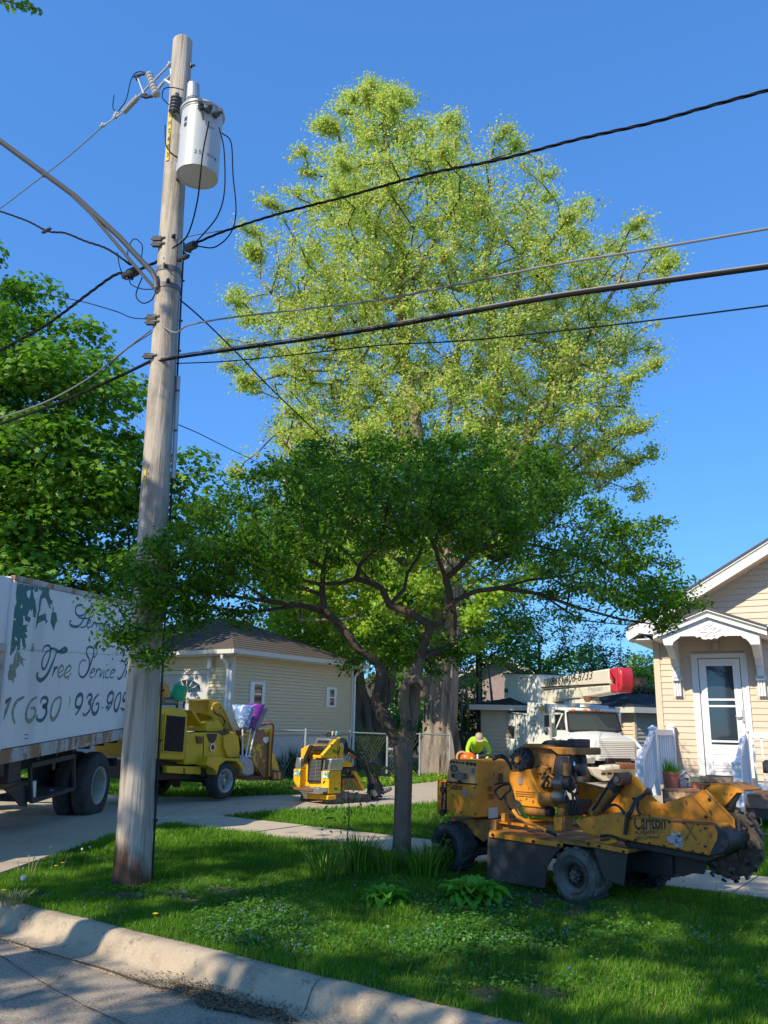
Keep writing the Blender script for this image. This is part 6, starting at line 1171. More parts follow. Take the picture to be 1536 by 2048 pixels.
for k in range(6): a = 2*math.pi*k/6; b = MB(); b.cyl((CR*.45*math.cos(a), -.03, CR*.45*math.sin(a)), (CR*.45*math.cos(a), -.055, CR*.45*math.sin(a)), .03, n=8); b.build('wheel_bolt', m_cut, cw_)
M.P('wheel_hood', m_yg, V3, [(845, 305), (900, 282), (1000, 270), (1110, 280), (1200, 312), (1268, 352), (1268, 368), (1190, 365), (1070, 500), (1040, 520)], .42, .44)
hood = Gf.on(V3, [(845, 305), (900, 282), (1000, 270), (1110, 280), (1200, 312), (1275, 352)], .44); b = MB()
for (x0, z0), (x1, z1) in zip(hood, hood[1:]): b.hexa([(x0, .42, z0), (x1, .42, z1), (x1, .74, z1), (x0, .74, z0)], [(x0, .42, z0+.012), (x1, .42, z1+.012), (x1, .74, z1+.012), (x0, .74, z0+.012)])
b.build('hood_top', m_yge, M.e); M.P('hood_hinge', m_rust, V3, [(760, 270), (800, 262), (830, 300), (820, 345), (775, 340)], .38, .46, .006); M.P('hinge_bolt', m_rust, V3, [(820, 265), (870, 255), (875, 275), (830, 290)], .4, .44, .004)
M.P('hood_liner', m_blk, V3, [(1190, 368), (1215, 372), (1150, 480), (1140, 560), (1070, 520)], .44, .5); M.P('scraper', m_cut, V3, [(1150, 690), (1215, 660), (1225, 820), (1160, 830)], .38, .42); M.P('bearing_housing', m_blk, V3, [(1070, 790), (1240, 800), (1240, 980), (1090, 1060), (1010, 1040)], .33, .45, .01)
M.P('mud_arm', m_cut, V3, [(1060, 1090), (1200, 1040), (1240, 960), (1160, 960), (1190, 1100)], .36, .44, .01)
M.P('rear_curtain', m_flap, V3, [(150, 960), (500, 1030), (870, 1110), (862, 1150), (820, 1272), (700, 1262), (590, 1298), (540, 1275), (420, 1300), (220, 1296)], .42, .43, 0)
M.P('wheel_guard_flap', m_cut, V3, [(870, 1100), (1060, 1120), (1180, 1180), (1150, 1290), (960, 1280), (860, 1190)], .52, .54, .01)

# ================================================================ box truck on the driveway
tk = atZ(185, 1632, .2); Tk = Fr(tk, rad(4), rad(3.3)); M = Mach('box_truck', Tk, 'white box truck with teal script lettering parked in the driveway at the left edge', 'truck')
VT = (0, 1130, 5.689); VT2 = (0, 1120, 3.53); VT3 = (0, 1370, 5.863); VT4 = (0, 1450, 5.908)
xf, zt = Tk.on(V0, [(30, 1153)])[0]; xr = Tk.on(V0, [(265, 1207)])[0][0]+.06; zb = 1.13; TW = 2.35
b = MB(); b.box(xf+.02, xr-.02, .02, TW-.02, zb+.05, zt-.03); b.build('box_core', m_box, M.e)
seam = Tk.on(V0, [(14, 1298)])[0][1]; zm = seam-.0; vx = Tk.on(VT3, [(1180, 400)])[0][0]
for nm, a0, a1, c0, c1 in (('side_panel', xf+.05, xr-.05, zm+.004, zt-.06), ('side_panel', xf+.05, vx-.004, zb+.03, zm-.004), ('side_panel', vx+.004, xr-.05, zb+.03, zm-.004)): M.B(nm, m_box, a0, a1, .0, .02, c0, c1, .002)
M.B('corner_post', m_box, xf-.01, xf+.046, -.012, .05, zb-.02, zt+.01); M.B('corner_post', m_rail, xr-.046, xr+.02, -.012, .05, zb-.02, zt+.01)
M.B('top_rail', m_rail, xf-.01, xr+.02, -.014, .05, zt-.055, zt+.015); M.B('roof', m_box, xf, xr, .0, TW, zt-.03, zt-.0)
rz_ = [p[1] for p in Tk.on(VT4, [(700, 185), (700, 330)])]; M.B('bottom_rail', m_rail, xf-2.0, xr+.02, -.02, .06, rz_[1]+.01, rz_[0]+.01, .004)
M.B('bottom_rail_lip', m_blk, xf-.02, xr+.02, -.008, .05, rz_[0]+.012, rz_[0]+.022, 0)
b = MB()
for z_ in (zt-.09, zm+.03, zm-.03, rz_[0]+.05):
    for x_ in np.arange(xf+.1, xr-.05, .14): b.box(x_-.006, x_+.006, -.004, .0, z_-.006, z_+.006)
for x_ in np.arange(xf+.72, xr-.1, .61):
    for z_ in np.arange(zb+.1, zt-.1, .12): b.box(x_-.005, x_+.005, -.004, .0, z_-.005, z_+.005)
b.build('rivets', m_box, M.e)['kind'] = 'stuff'
# the box reaches forward over the cab
fz_ = Tk.on(V0, [(8, 1288)], .0)[0][1]
M.B('attic', m_box, xf-.55, xf-.012, .03, TW-.03, fz_, zt-.02, .01); M.B('attic_rail', m_rail, xf-.56, xf-.013, .01, TW-.01, fz_-.09, fz_-.002, .004)
M.B('front_wall', m_rail, xf-.06, xf-.013, .02, TW-.02, zb, fz_-.095, .004)
M.B('cab', m_box, xf-1.95, xf-.16, .12, TW-.12, .9, 2.25, .05); M.B('cab_window', m_glass, xf-1.5, xf-.75, .10, .125, 1.6, 2.1, .01)
M.B('bonnet', m_box, xf-3.1, xf-1.96, .35, TW-.35, .8, 1.5, .08)
# chassis, tanks, frames under the box
M.B('chassis_rail', m_blk, xf-2.6, xr-.1, .75, .85, .75, .98); M.B('chassis_rail', m_blk, xf-2.6, xr-.1, 1.5, 1.6, .75, .98)
for x in np.linspace(xf+.1, xr-.15, 8): M.B('cross_member', m_blk, x-.03, x+.03, .06, TW-.06, .99, 1.09, 0)
fr = Tk.on(VT4, [(350, 480), (870, 365), (870, 750), (370, 905)], .06); m_fr = mat('brownish_frame', (.05, .042, .036), .7, var=.2)
for i, j, r_ in ((0, 1, .045), (1, 2, .03), (2, 3, .035), (3, 0, .03)): b = MB(); b.tube([(fr[i][0], .06, fr[i][1]), (fr[j][0], .06, fr[j][1])], r_, 4); b.build('tool_rack_frame', m_fr, M.e)
M.P('rack_back', m_blk, VT4, [(360, 500), (870, 390), (870, 750), (380, 890)], .7, .72, 0); M.P('rack_shelf', m_fr, VT4, [(375, 880), (870, 735), (870, 760), (375, 912)], .06, .7, 0)
M.P('rack_latch', m_fr, VT4, [(625, 410), (662, 405), (650, 530), (625, 528)], .03, .05, .003)
M.P('reflective_post', m_white, VT4, [(378, 672), (432, 658), (422, 870), (370, 880)], .12, .14, 0)
(x, z), = Tk.on(VT4, [(602, 785)], .2); b = MB(); b.ball((x, .2, z), .035, 10); b.build('glass_bottle', glassmat('blue_bottle', (.1, .2, .45)), M.e)
M.P('battery_box', m_blk, VT4, [(95, 430), (250, 405), (250, 660), (70, 700)], .08, .5, .01); M.P('battery_cover', m_dk, VT4, [(110, 430), (215, 410), (210, 655), (90, 690)], .06, .08, .005); M.P('tank_plate', m_dk, VT4, [(0, 450), (50, 440), (45, 600), (0, 610)], .05, .07, .004)
M.P('mudflap', m_blk, VT4, [(60, 760), (250, 690), (330, 720), (320, 970), (250, 960)], .1, .12, 0)
M.P('side_marker', m_alu, VT4, [(1010, 222), (1065, 212), (1065, 228), (1012, 240)], -.025, -.02, 0)
(wx_, wz_), (_, wb_) = Tk.on(VT4, [(1190, 660), (1190, 1085)], .02); WR = .50; wz_ = wb_+WR-.02
tyre(M, wx_, wz_, .04, WR, .25, .27, m_rub, mat('pale_dish', (.42, .40, .33), .6, var=.1, layers=[((.2, .15, .1), 8, .55, .75)]), 0, .2, nuts=8, slots=4, disc=m_dk)
tyre(M, wx_, wz_, .33, WR, .25, .27, m_rub, m_blk, 0, .1); tyre(M, wx_, wz_, TW-.04, WR, .25, .27, m_rub, m_blk, 0, .1, side=1); tyre(M, xf-1.6, wz_-.0, .1, WR, .27, .27, m_rub, m_blk, 0, .05); tyre(M, xf-1.6, wz_, TW-.1, WR, .27, .27, m_rub, m_blk, 0, .05, side=1)
b = MB(); b.cyl((wx_, .2, wz_), (wx_, TW-.2, wz_), .09); b.build('axle', m_blk, M.e)
M.B('rear_bumper', m_blk, xr-.12, xr+.02, .1, TW-.1, .62, .74); b = MB(); b.box(xr-.09, xr-.03, .05, .12, rz_[1], rz_[0]+.02); b.build('dark_rail_patch', m_blk, M.e) if 0 else None
# lettering traced stroke by stroke on the side panel
def strokes(name, V, LS, w, m, k=5, y=-.001):
    for L_ in LS:
        wd_ = w; 
        if isinstance(L_[0], (int, float)): wd_ = w*L_[0]; L_ = L_[1:]
        P_ = smoothline([(*Tk.on(V, [q], y)[0],) for q in L_], k) if len(L_) > 2 else [np.array(Tk.on(V, [q], y)[0]) for q in L_]
        n = len(P_); W_ = [wd_*.86*(.5+.65*math.sin(math.pi*(i+.5)/n)) for i in range(n)]; b = MB(); b.ribbon([(p[0], y, p[1]) for p in P_], W_, (0, -1, 0), .001); b.build(name, m, M.e, recalc=False)
# H e r n a n d
strokes('script_letter', VT, [
 [(985, 500), (960, 560), (900, 580), (862, 545), (865, 480), (900, 455), (940, 460), (950, 500)], [1.2, (1000, 510), (955, 610), (900, 690), (840, 700), (800, 680), (795, 645), (815, 632)],
 [(1095, 560), (1092, 520), (1060, 512), (1030, 570), (1000, 640), (970, 700), (910, 710)], [.8, (890, 598), (960, 610), (1030, 600)],
 [.8, (1000, 670), (1030, 650), (1030, 630), (1010, 635), (992, 680), (1000, 715), (1030, 700), (1045, 680)], [.8, (1055, 650), (1060, 660), (1045, 715)], [.8, (1055, 690), (1075, 650), (1095, 660)],
 [.8, (1105, 665), (1092, 725)], [.8, (1100, 700), (1125, 665), (1140, 672), (1128, 735), (1150, 730)], [.8, (1185, 680), (1165, 690), (1158, 735), (1172, 742), (1190, 700), (1182, 745), (1205, 740)],
 [.8, (1215, 690), (1203, 752)], [.8, (1212, 725), (1240, 690), (1250, 700), (1238, 760), (1262, 755)], [.8, (1300, 705), (1275, 715), (1272, 760), (1290, 765), (1330, 660), (1345, 610), (1300, 770), (1320, 770)],
 [.8, (1345, 720), (1360, 700), (1350, 690), (1335, 730), (1345, 770), (1365, 760)], [.8, (1385, 710), (1425, 712), (1380, 775), (1425, 780)]], .035, m_tealdk)
# Tree
strokes('script_letter', VT, [
 [(480, 1000), (500, 935), (545, 915), (575, 950), (560, 1060), (520, 1160), (490, 1185), (475, 1140), (490, 1060), (530, 990), (600, 955)], [1.3, (560, 950), (620, 955), (680, 990), (740, 985), (760, 965), (735, 945), (690, 970), (640, 1000)],
 [1.5, (640, 1000), (600, 1110), (540, 1240), (480, 1305), (435, 1300), (420, 1250), (435, 1220)], [(610, 1165), (620, 1180), (592, 1270)], [(610, 1220), (640, 1165), (660, 1172)]], .04, m_tealdk)
strokes('worn_script_letter', VT, [[(660, 1235), (715, 1195), (715, 1150), (690, 1152), (660, 1215), (668, 1270), (700, 1265), (735, 1225)], [(735, 1240), (800, 1195), (805, 1155), (780, 1150), (735, 1215), (738, 1275), (775, 1272), (812, 1220)], [(768, 1298), (782, 1300)]], .038, m_olive)
# Service In
strokes('script_letter', VT, [
 [(1100, 945), (1105, 1000), (1070, 1050), (1060, 1020), (1070, 960), (1030, 930), (990, 950), (985, 1010), (1015, 1080), (1010, 1170), (970, 1260), (925, 1275), (898, 1230), (905, 1130), (945, 1080), (975, 1095)],
 [1.3, (1070, 1010), (1035, 1110), (1000, 1210), (955, 1272)], [.8, (1030, 1235), (1075, 1205), (1070, 1180), (1048, 1190), (1022, 1250), (1035, 1282), (1062, 1270)],
 [.8, (1090, 1190), (1098, 1200), (1075, 1282)], [.8, (1090, 1235), (1120, 1185), (1138, 1190)], [.8, (1140, 1190), (1148, 1200), (1135, 1275), (1180, 1195)],
 [.8, (1192, 1195), (1172, 1275), (1190, 1278)], [.8, (1210, 1140), (1220, 1136)], [.8, (1240, 1205), (1235, 1190), (1210, 1215), (1200, 1260), (1215, 1285), (1240, 1270)], [.8, (1255, 1245), (1310, 1210), (1300, 1190), (1270, 1205), (1250, 1260), (1270, 1285), (1300, 1265)],
 [(1480, 1050), (1450, 1060), (1420, 1110), (1430, 1140), (1460, 1110)], [1.2, (1475, 1040), (1430, 1160), (1385, 1270), (1345, 1295), (1332, 1265)], [(1432, 1205), (1440, 1215), (1415, 1285)], [(1430, 1245), (1460, 1200), (1475, 1210), (1455, 1285), (1480, 1280)]], .038, m_tealdk)
# telephone number
strokes('worn_numeral', VT3, [[1.3, (130, 150), (90, 250), (40, 380), (5, 460)], [1.2, (285, 138), (200, 190), (155, 280), (150, 370), (175, 455)], [1.2, (430, 140), (360, 190), (315, 290), (305, 380), (335, 425), (385, 395), (415, 320), (400, 270), (360, 275)],
 [1.2, (705, 135), (640, 180), (600, 280), (595, 370), (625, 405), (670, 350), (705, 250), (715, 160), (690, 140)], [(980, 320), (975, 350), (1020, 340), (1060, 270)], [.5, (1190, 270), (1215, 265)], [.4, (815, 135), (822, 180), (805, 260)]], .05, m_olive)
strokes('numeral', VT3, [[(30, 245), (75, 195), (130, 150)], [1.2, (475, 215), (490, 160), (530, 145), (558, 175), (545, 230), (505, 250), (540, 265), (540, 340), (500, 405), (450, 415), (428, 385), (440, 350)],
 [1.2, (965, 190), (940, 250), (900, 260), (885, 220), (905, 140), (945, 110), (968, 140), (955, 230), (915, 310), (880, 355)], [1.1, (1015, 165), (1035, 120), (1070, 115), (1075, 160), (1040, 205), (1062, 230), (1050, 300), (1010, 340)],
 [1.2, (1160, 105), (1110, 160), (1080, 250), (1085, 320), (1115, 338), (1150, 290), (1155, 220), (1120, 225)], [1.2, (1238, 265), (1275, 255)], [1.2, (1325, 155), (1300, 205), (1265, 210), (1262, 150), (1290, 95), (1320, 90), (1328, 130), (1305, 230), (1252, 312)],
 [1.2, (1412, 85), (1370, 130), (1340, 220), (1345, 295), (1375, 290), (1405, 200), (1415, 110), (1400, 85)], [1.2, (1490, 90), (1460, 100), (1440, 180), (1475, 185), (1482, 240), (1455, 290), (1415, 270)]], .052, m_tealdk)
# leaf emblem: flat painted shapes
def decal(V, pts, m=m_teal, nm='leaf_emblem'): b = MB(); b.prism(Tk.on(V, pts, -.001), 'y', -.0035, -.0005); b.build(nm, m, M.e)
decal(VT, [(188, 205), (560, 272), (555, 320), (562, 360), (580, 400), (598, 400), (590, 455), (565, 440), (580, 500), (560, 480), (530, 400), (520, 375), (480, 378), (460, 470), (455, 520), (440, 560), (440, 580), (520, 550), (525, 620), (545, 640), (520, 668), (515, 630), (480, 635), (430, 665), (405, 735), (415, 640), (430, 520), (415, 520), (400, 600), (380, 590), (385, 540), (370, 580), (350, 570), (345, 620), (320, 680), (300, 700), (310, 760), (280, 770), (305, 800), (310, 830), (280, 830), (295, 930), (270, 970), (250, 870), (235, 830), (225, 960), (200, 975), (190, 905), (160, 980), (120, 1030), (100, 1000), (110, 870), (140, 620), (160, 500), (190, 430), (180, 320)])
decal(VT, [(600, 530), (640, 545), (645, 600), (650, 640), (632, 660), (612, 745), (590, 690), (575, 660), (585, 560)]); decal(VT, [(602, 460), (612, 500), (605, 530), (596, 520)])
decal(VT, [(365, 900), (382, 890), (388, 950), (375, 990), (352, 985)], m_olive)
decal(VT, [(185, 975), (215, 980), (235, 1040), (250, 1060), (300, 1075), (255, 1085), (270, 1160), (240, 1120), (195, 1165), (175, 1200), (185, 1260), (160, 1290), (150, 1355), (140, 1310), (95, 1310), (88, 1225), (80, 1215), (105, 1200), (110, 1140), (150, 1120), (160, 1050)], m_olive)
for hole in ([(300, 305), (330, 285), (348, 290), (340, 350), (322, 385), (305, 350)], [(372, 285), (385, 280), (395, 310), (430, 300), (435, 250), (445, 290), (475, 290), (470, 320), (455, 350), (440, 420), (432, 540), (412, 520), (400, 400), (385, 370)], [(325, 530), (345, 500), (352, 540), (370, 500), (372, 560), (345, 600), (310, 580)], [(232, 470), (250, 445), (252, 480), (235, 495)], [(260, 580), (275, 575), (280, 630), (320, 650), (330, 675), (255, 685), (265, 640)], [(150, 600), (180, 620), (175, 630), (150, 618)], [(165, 815), (190, 830), (192, 860), (172, 858)], [(232, 830), (245, 850), (240, 960), (270, 1010), (262, 1040), (225, 970)]): b = MB(); b.prism(Tk.on(VT, hole, -.001), 'y', -.0048, -.0036); b.build('emblem_gap', m_box, M.e)
for y in (116, 160): b = MB(); q = Tk.on(VT4, [(285, y), (332, y-4)], 0); b.ribbon([(q[0][0], -.001, q[0][1]), (q[1][0], -.001, q[1][1])], .012, (0, -1, 0)); b.build('scratch', m_tealdk, M.e)

# ================================================================ wood chipper
cc = atZ(455, 1602, .2); Ch = Fr(cc, rad(28), rad(-3.5)); M = Mach('wood_chipper', Ch, 'yellow towable wood chipper with a rusty peeling infeed hopper standing behind the box truck', 'wood chipper')
VC = (280, 1340, 4.518)
(wx_, wz_), (_, wb_) = Ch.on(VC, [(775, 1000), (775, 1170)], 0); 
tyre(M, wx_, wz_, .0, wz_-wb_, .24, (wz_-wb_)*.62, m_rub, mat('dusty_cream_rim', (.45, .43, .38), .6, var=.1, layers=[((.2, .14, .1), 9, .55, .75)]), 0, .10, slots=5, nuts=6)
tyre(M, wx_, wz_, 1.75, wz_-wb_, .24, (wz_-wb_)*.62, m_rub, m_blk, 0, .07, side=1); b = MB(); b.cyl((wx_, .2, wz_), (wx_, 1.6, wz_), .06); b.build('axle', m_blk, M.e)
M.P('engine_cabinet', m_yc, VC, [(60, 345), (150, 340), (380, 345), (430, 390), (425, 560), (400, 815), (150, 805), (60, 800)], .15, 1.35, .02)
M.P('grille_frame', m_yc, VC, [(232, 395), (418, 415), (388, 755), (206, 742)], .12, .15, .006); M.P('grille', m_letter, VC, [(245, 408), (414, 425), (385, 742), (218, 730)], .112, .12, 0)
for k in range(15): f = k/14; M.T('grille_bar', m_blk, VC, [(250+160*f, 412+14*f), (224+160*f, 730+12*f)], .108, .006, 4)
M.P('cabinet_panel_line', m_yge, VC, [(203, 400), (207, 400), (180, 800), (176, 800)], .143, .15, 0)
M.P('drum_housing', m_yc, VC, [(420, 570), (700, 566), (760, 600), (860, 590), (910, 780), (860, 830), (700, 790), (600, 850), (400, 855)], .18, 1.1, .02)
M.P('scorch_mark', m_blk, VC, [(600, 575), (700, 575), (690, 620), (665, 660), (625, 650)], .172, .18, 0); M.P('housing_seam', m_blk, VC, [(576, 590), (580, 590), (575, 780), (571, 780)], .172, .18, 0); M.P('housing_box', m_rust, VC, [(515, 600), (570, 600), (565, 665), (525, 665)], .14, .18, .006)
(x, z), = Ch.on(VC, [(650, 698)], .17); b = MB(); b.lathe([(.001, -.02), (.075, -.02), (.08, .01)], (x, .17, z), 'y', 24); b.build('round_badge', m_alu, M.e); b = MB(); b.lathe([(.001, -.0), (.045, -.0), (.045, .003)], (x, .146, z), 'y', 20); b.build('badge_centre', m_dk, M.e)
M.P('drawbar', m_yc, VC, [(240, 865), (300, 868), (550, 872), (550, 945), (240, 930)], .2, .3, .008); M.P('drawbar_joint', m_yge, VC, [(396, 885), (408, 885), (408, 938), (396, 938)], .19, .2, 0); M.P('underframe', m_blk, VC, [(60, 820), (560, 850), (700, 880), (690, 960), (560, 985), (60, 1000)], .35, 1.5, .01); M.P('jack_stand', m_blk, VC, [(320, 990), (370, 990), (360, 1060), (330, 1060)], .5, .6, .005); M.P('toolbox', m_dk, VC, [(545, 880), (690, 880), (680, 965), (548, 965)], .2, .5, .01); M.P('hanging_weight', m_blk, VC, [(585, 1000), (635, 1005), (630, 1055), (590, 1050)], .6, .68, .01)
M.P('fender', m_yc, VC, [(610, 785), (750, 780), (760, 800), (900, 800), (930, 860), (940, 960), (915, 880), (870, 825), (780, 818), (720, 860), (690, 950), (680, 900), (600, 860)], -.02, .3, .006)
# discharge chute
chp = Ch.on(VC, [(468, 278), (640, 265), (720, 300), (770, 390), (835, 560), (830, 620), (600, 555), (540, 470), (480, 385)], .45)
M.P('discharge_chute', m_yc, VC, [(625, 268), (715, 298), (770, 390), (838, 560), (840, 600), (790, 600), (700, 480), (620, 400)], .45, .95, .01)
for y0, y1, nm in ((.94, .955, 'chute_side'),): M.P(nm, mat('chute_inside', (.50, .27, .03), .6, var=.3, scale=4, layers=[(RUST, 6, .5, .7)]), VC, [(468, 278), (640, 265), (650, 420), (600, 550), (540, 470), (478, 385)], y0, y1, .004)
M.P('chute_top', m_yc, VC, [(466, 272), (640, 262), (720, 296), (720, 306), (640, 272), (466, 284)], .45, .955, .004); M.P('chute_floor', m_yc, VC, [(466, 370), (480, 362), (545, 460), (610, 550), (600, 556), (535, 472)], .45, .94, .003)
M.P('chute_base', m_yc, VC, [(600, 480), (700, 440), (760, 520), (740, 560), (600, 555)], .35, .95, .01)
for q, r_ in (([(650, 360), (665, 310), (720, 305), (770, 390), (830, 540), (850, 600)], .022), ([(668, 380), (690, 400), (750, 430), (760, 490), (730, 520)], .012), ([(655, 330), (680, 390), (740, 420), (775, 470)], .012)): M.T('hydraulic_hose', m_yc if r_ > .02 else m_blk, VC, q, .38, r_, 7, 5)
g = random.Random(4)
for k in range(9): a = g.uniform(720, 900); M.T('linkage', [m_rust, m_steel, m_blk][k % 3], VC, [(a, g.uniform(520, 560)), (a+g.uniform(-30, 30), g.uniform(590, 680)), (a+g.uniform(-20, 60), g.uniform(680, 780))], g.uniform(.1, .3), g.uniform(.01, .02), 6, 3)
M.P('roller_housing', m_yc, VC, [(760, 600), (850, 560), (890, 600), (905, 720), (890, 790), (800, 790), (760, 700)], .12, .4, .01); M.P('rusty_guard', m_rust, VC, [(700, 570), (880, 540), (940, 560), (900, 600), (760, 610)], .2, .9, .01)
# infeed hopper and its folding tray
M.P('hopper_side', m_ycr, VC, [(1010, 545), (1195, 525), (1198, 560), (1170, 965), (1110, 968), (1000, 800), (940, 700), (900, 600)], .10, .14, .006)
M.P('hopper_far_side', m_ycr, VC, [(1010, 545), (1195, 525), (1180, 965), (1020, 965)], 1.25, 1.29, .006); M.P('hopper_floor', m_rust, VC, [(860, 950), (1180, 960), (1290, 985), (1290, 1000), (860, 990)], .12, 1.3, .006)
M.P('hopper_back', m_ycr, VC, [(980, 560), (1015, 545), (1060, 780), (1110, 965), (1080, 965), (1000, 800)], .14, 1.25, .006)
M.P('brown_drip', m_white, VC, [(1115, 610), (1165, 600), (1168, 640), (1140, 665), (1112, 640)], .094, .10, 0)
M.T('control_bar', m_redpipe, VC, [(1025, 530), (1060, 510), (1130, 495), (1180, 482), (1205, 510), (1200, 620), (1185, 800), (1185, 950)], [.2, .15, .1, .06, .05, .05, .05, .05], .022, 10, 5); M.T('control_bar', m_redpipe, VC, [(1025, 530), (1060, 508), (1130, 492), (1175, 480)], 1.2, .02, 8, 3); M.T('hopper_stay', m_yc, VC, [(1180, 560), (1165, 960)], .06, .018, 6)
M.P('folding_tray', m_yc, VC, [(1205, 760), (1215, 760), (1260, 900), (1275, 985), (1180, 985), (1190, 940)], .2, 1.2, .006)
for x0 in (1210, 1246): M.P('tail_light', mat('faded_tail_lamp', (.55, .22, .08), .4, var=.2) if x0 == 1210 else m_tan, VC, [(x0, 925), (x0+26, 925), (x0+26, 985), (x0, 985)], .02, .08, .006)
M.P('lamp_bracket', m_rust, VC, [(1195, 900), (1280, 915), (1290, 1000), (1190, 990)], .085, .11, .004)
M.P('clear_bag', mat('silver_bag', (.33, .36, .42), .3, metal=.3, var=.3, scale=10, bump=1, bscale=12), VC, [(912, 790), (960, 778), (1010, 800), (1035, 860), (1030, 950), (960, 960), (915, 940), (905, 850)], .0, .09, .03)
# engine top: exhaust can and bucket stand
M.P('air_intake', m_yc, VC, [(150, 240), (200, 240), (205, 325), (150, 335)], .3, .6, .02); M.T('muffler', m_steel, VC, [(205, 285), (330, 285)], .5, .06, 16); M.T('exhaust_pipe', m_dk, VC, [(335, 345), (340, 250), (400, 240), (395, 345)], .5, .02, 8, 3)
(x, z), = Ch.on(VC, [(355, 190)], .5); bo = empty('plastic_bucket', Matrix.Translation(Vector(Ch.w(x, .5, z-.02))) @ Matrix.Rotation(rad(14), 4, 'Y'), 'bright green plastic bucket turned upside down on the chipper exhaust', 'bucket')
b = MB(); b.lathe([(.125, .13), (.13, .125), (.13, .09), (.135, .09), (.135, .07), (.13, .07), (.145, -.08), (.158, -.08), (.158, -.10), (.147, -.10), (.15, -.14), (.14, -.14), (.12, .12)], n=28); b.build('shell', m_green, bo, smooth=True); b = MB(); b.lathe([(.001, .125), (.12, .126)], n=24); b.build('base', m_green, bo); b = MB(); b.tube([(.15, 0, -.09), (.12, .06, -.2), (-.02, .08, -.24), (-.15, 0, -.09)], .004, 5); b.build('handle', m_blk, bo)
(x, z), = Ch.on(VC, [(205, 195)], .6); oc = empty('orange_drum', Matrix.Translation(Vector(Ch.w(x, .6, z))) @ Matrix.Rotation(rad(-15), 4, 'Y'), 'rounded orange container next to the green bucket, half behind the pole', 'container'); b = MB(); b.lathe([(.001, -.13), (.11, -.13), (.12, -.1), (.12, .08), (.08, .14), (.001, .15)], n=20); b.build('shell', mat('dull_orange', (.60, .27, .03), .5), oc, smooth=True)
# snow shovels and rakes carried upright in the rack
Gs = 'shovels stood in the rack of the chipper'
def shovel(top, bot, yy, m, lab, w, h_): 
    (x0, z0), (x1, z1) = Ch.on(VC, [top, bot], yy); o = empty('shovel', Matrix.Translation(Vector(Ch.w(x0, yy, z0))), lab, 'shovel', Gs); o.matrix_world = Matrix.Translation(Vector(Ch.w(x0, yy, z0))) @ Ch.mat().to_3x3().to_4x4()
    d = np.array([x1-x0, 0, z1-z0]); L_ = np.linalg.norm(d); d = d/L_; u = np.array([.47, -.883, 0]); vv = np.array([.883, .47, 0]); b = MB(); b.tube([tuple(d*h_*.8), tuple(d*L_)], .017, 8); b.tube([tuple(d*L_-u*.05), tuple(d*L_+u*.05)], .016, 6); b.build('handle', m_white, o)
    b = MB(); n = 6
    for i in range(n+1):
        for j in range(n+1): f = j/n-.5; t = i/n; ww = w*(1.15-.72*t); b.v.append(tuple(u*ww*f*(1 if t < .9 else .6)+d*h_*t+vv*(.25*f*f*w*4-.04*math.sin(t*3))))
    b.f = [(i*(n+1)+j, i*(n+1)+j+1, (i+1)*(n+1)+j+1, (i+1)*(n+1)+j) for i in range(n) for j in range(n)]; sc_ = b.build('scoop', m, o, recalc=False, smooth=True); so = sc_.modifiers.new('s', 'SOLIDIFY'); so.thickness = .006
shovel((930, 315), (925, 780), .10, mat('blue_plastic', (.16, .30, .65), .3, var=.5, scale=14, layers=[((.75, .78, .8), 18, .52, .6)]), 'pale blue scoop shovel leaning in the chipper rack', .40, .48)
shovel((1040, 305), (955, 785), .06, mat('purple_plastic', (.22, .03, .30), .3, var=.6, scale=12, layers=[((.6, .5, .65), 16, .58, .66)]), 'purple scoop shovel leaning in the chipper rack', .32, .50)
shovel((1085, 340), (985, 780), .02, mat('grey_plastic', (.22, .22, .25), .35, var=.3, scale=10), 'dark grey scoop shovel at the right of the rack', .26, .48)

# ================================================================ mini skid steer
sk = atZ(655, 1610, .2); Sk = Fr(sk, rad(45)); M = Mach('mini_skid_steer', Sk, 'small yellow tracked skid steer loader standing on the driveway between the chipper and the tree', 'skid steer')
VS = (580, 1450, 6.98)
yL = Sk.onx(VS, [(45, 800)], 0)[0][0]
def R_(name, m, pts, x0, x1, bev=.006, par=None): return M.PX(name, m, VS, pts, x0, x1, bev, par)
R_('rear_leg', m_ys, [(432, 640), (545, 640), (535, 960), (428, 945)], -.02, .28, .012); R_('rear_leg', m_ys, [(50, 610), (145, 610), (132, 905), (40, 890)], -.02, .28, .012)
R_('leg_pod', m_alu, [(470, 465), (575, 470), (548, 638), (445, 638)], -.025, .3, .02); R_('leg_pod_recess', m_dk, [(492, 485), (545, 490), (520, 620), (475, 625)], -.03, -.025, 0); R_('leg_pod', m_alu, [(90, 450), (150, 460), (140, 605), (60, 600)], -.025, .2, .02)
R_('inner_body', m_ys, [(150, 420), (455, 420), (430, 900), (120, 880)], .12, .6, .012)
R_('grille_panel', m_dk, [(250, 470), (445, 480), (425, 810), (240, 800)], .08, .12, .006)
for k in range(15): f = k/14; R_('louvre', m_alu, [(303-40*f, 486+270*f), (432-8*f, 492+272*f), (432-8*f, 500+272*f), (303-40*f, 494+270*f)], .066, .08, 0)
R_('louvre_stay', m_alu, [(368, 485), (376, 485), (352, 775), (344, 775)], .06, .066, 0)
R_('yellow_badge', m_ys, [(315, 415), (440, 425), (430, 465), (318, 460)], .04, .1, .01); R_('head_cushion', m_blk, [(305, 290), (500, 285), (480, 375), (310, 375)], .0, .3, .035)
R_('control_panel', m_alu, [(375, 185), (560, 195), (540, 280), (330, 270)], .08, .3, .01); R_('control_panel_top', m_dk, [(395, 210), (545, 215), (520, 255), (370, 250)], .07, .08, 0)
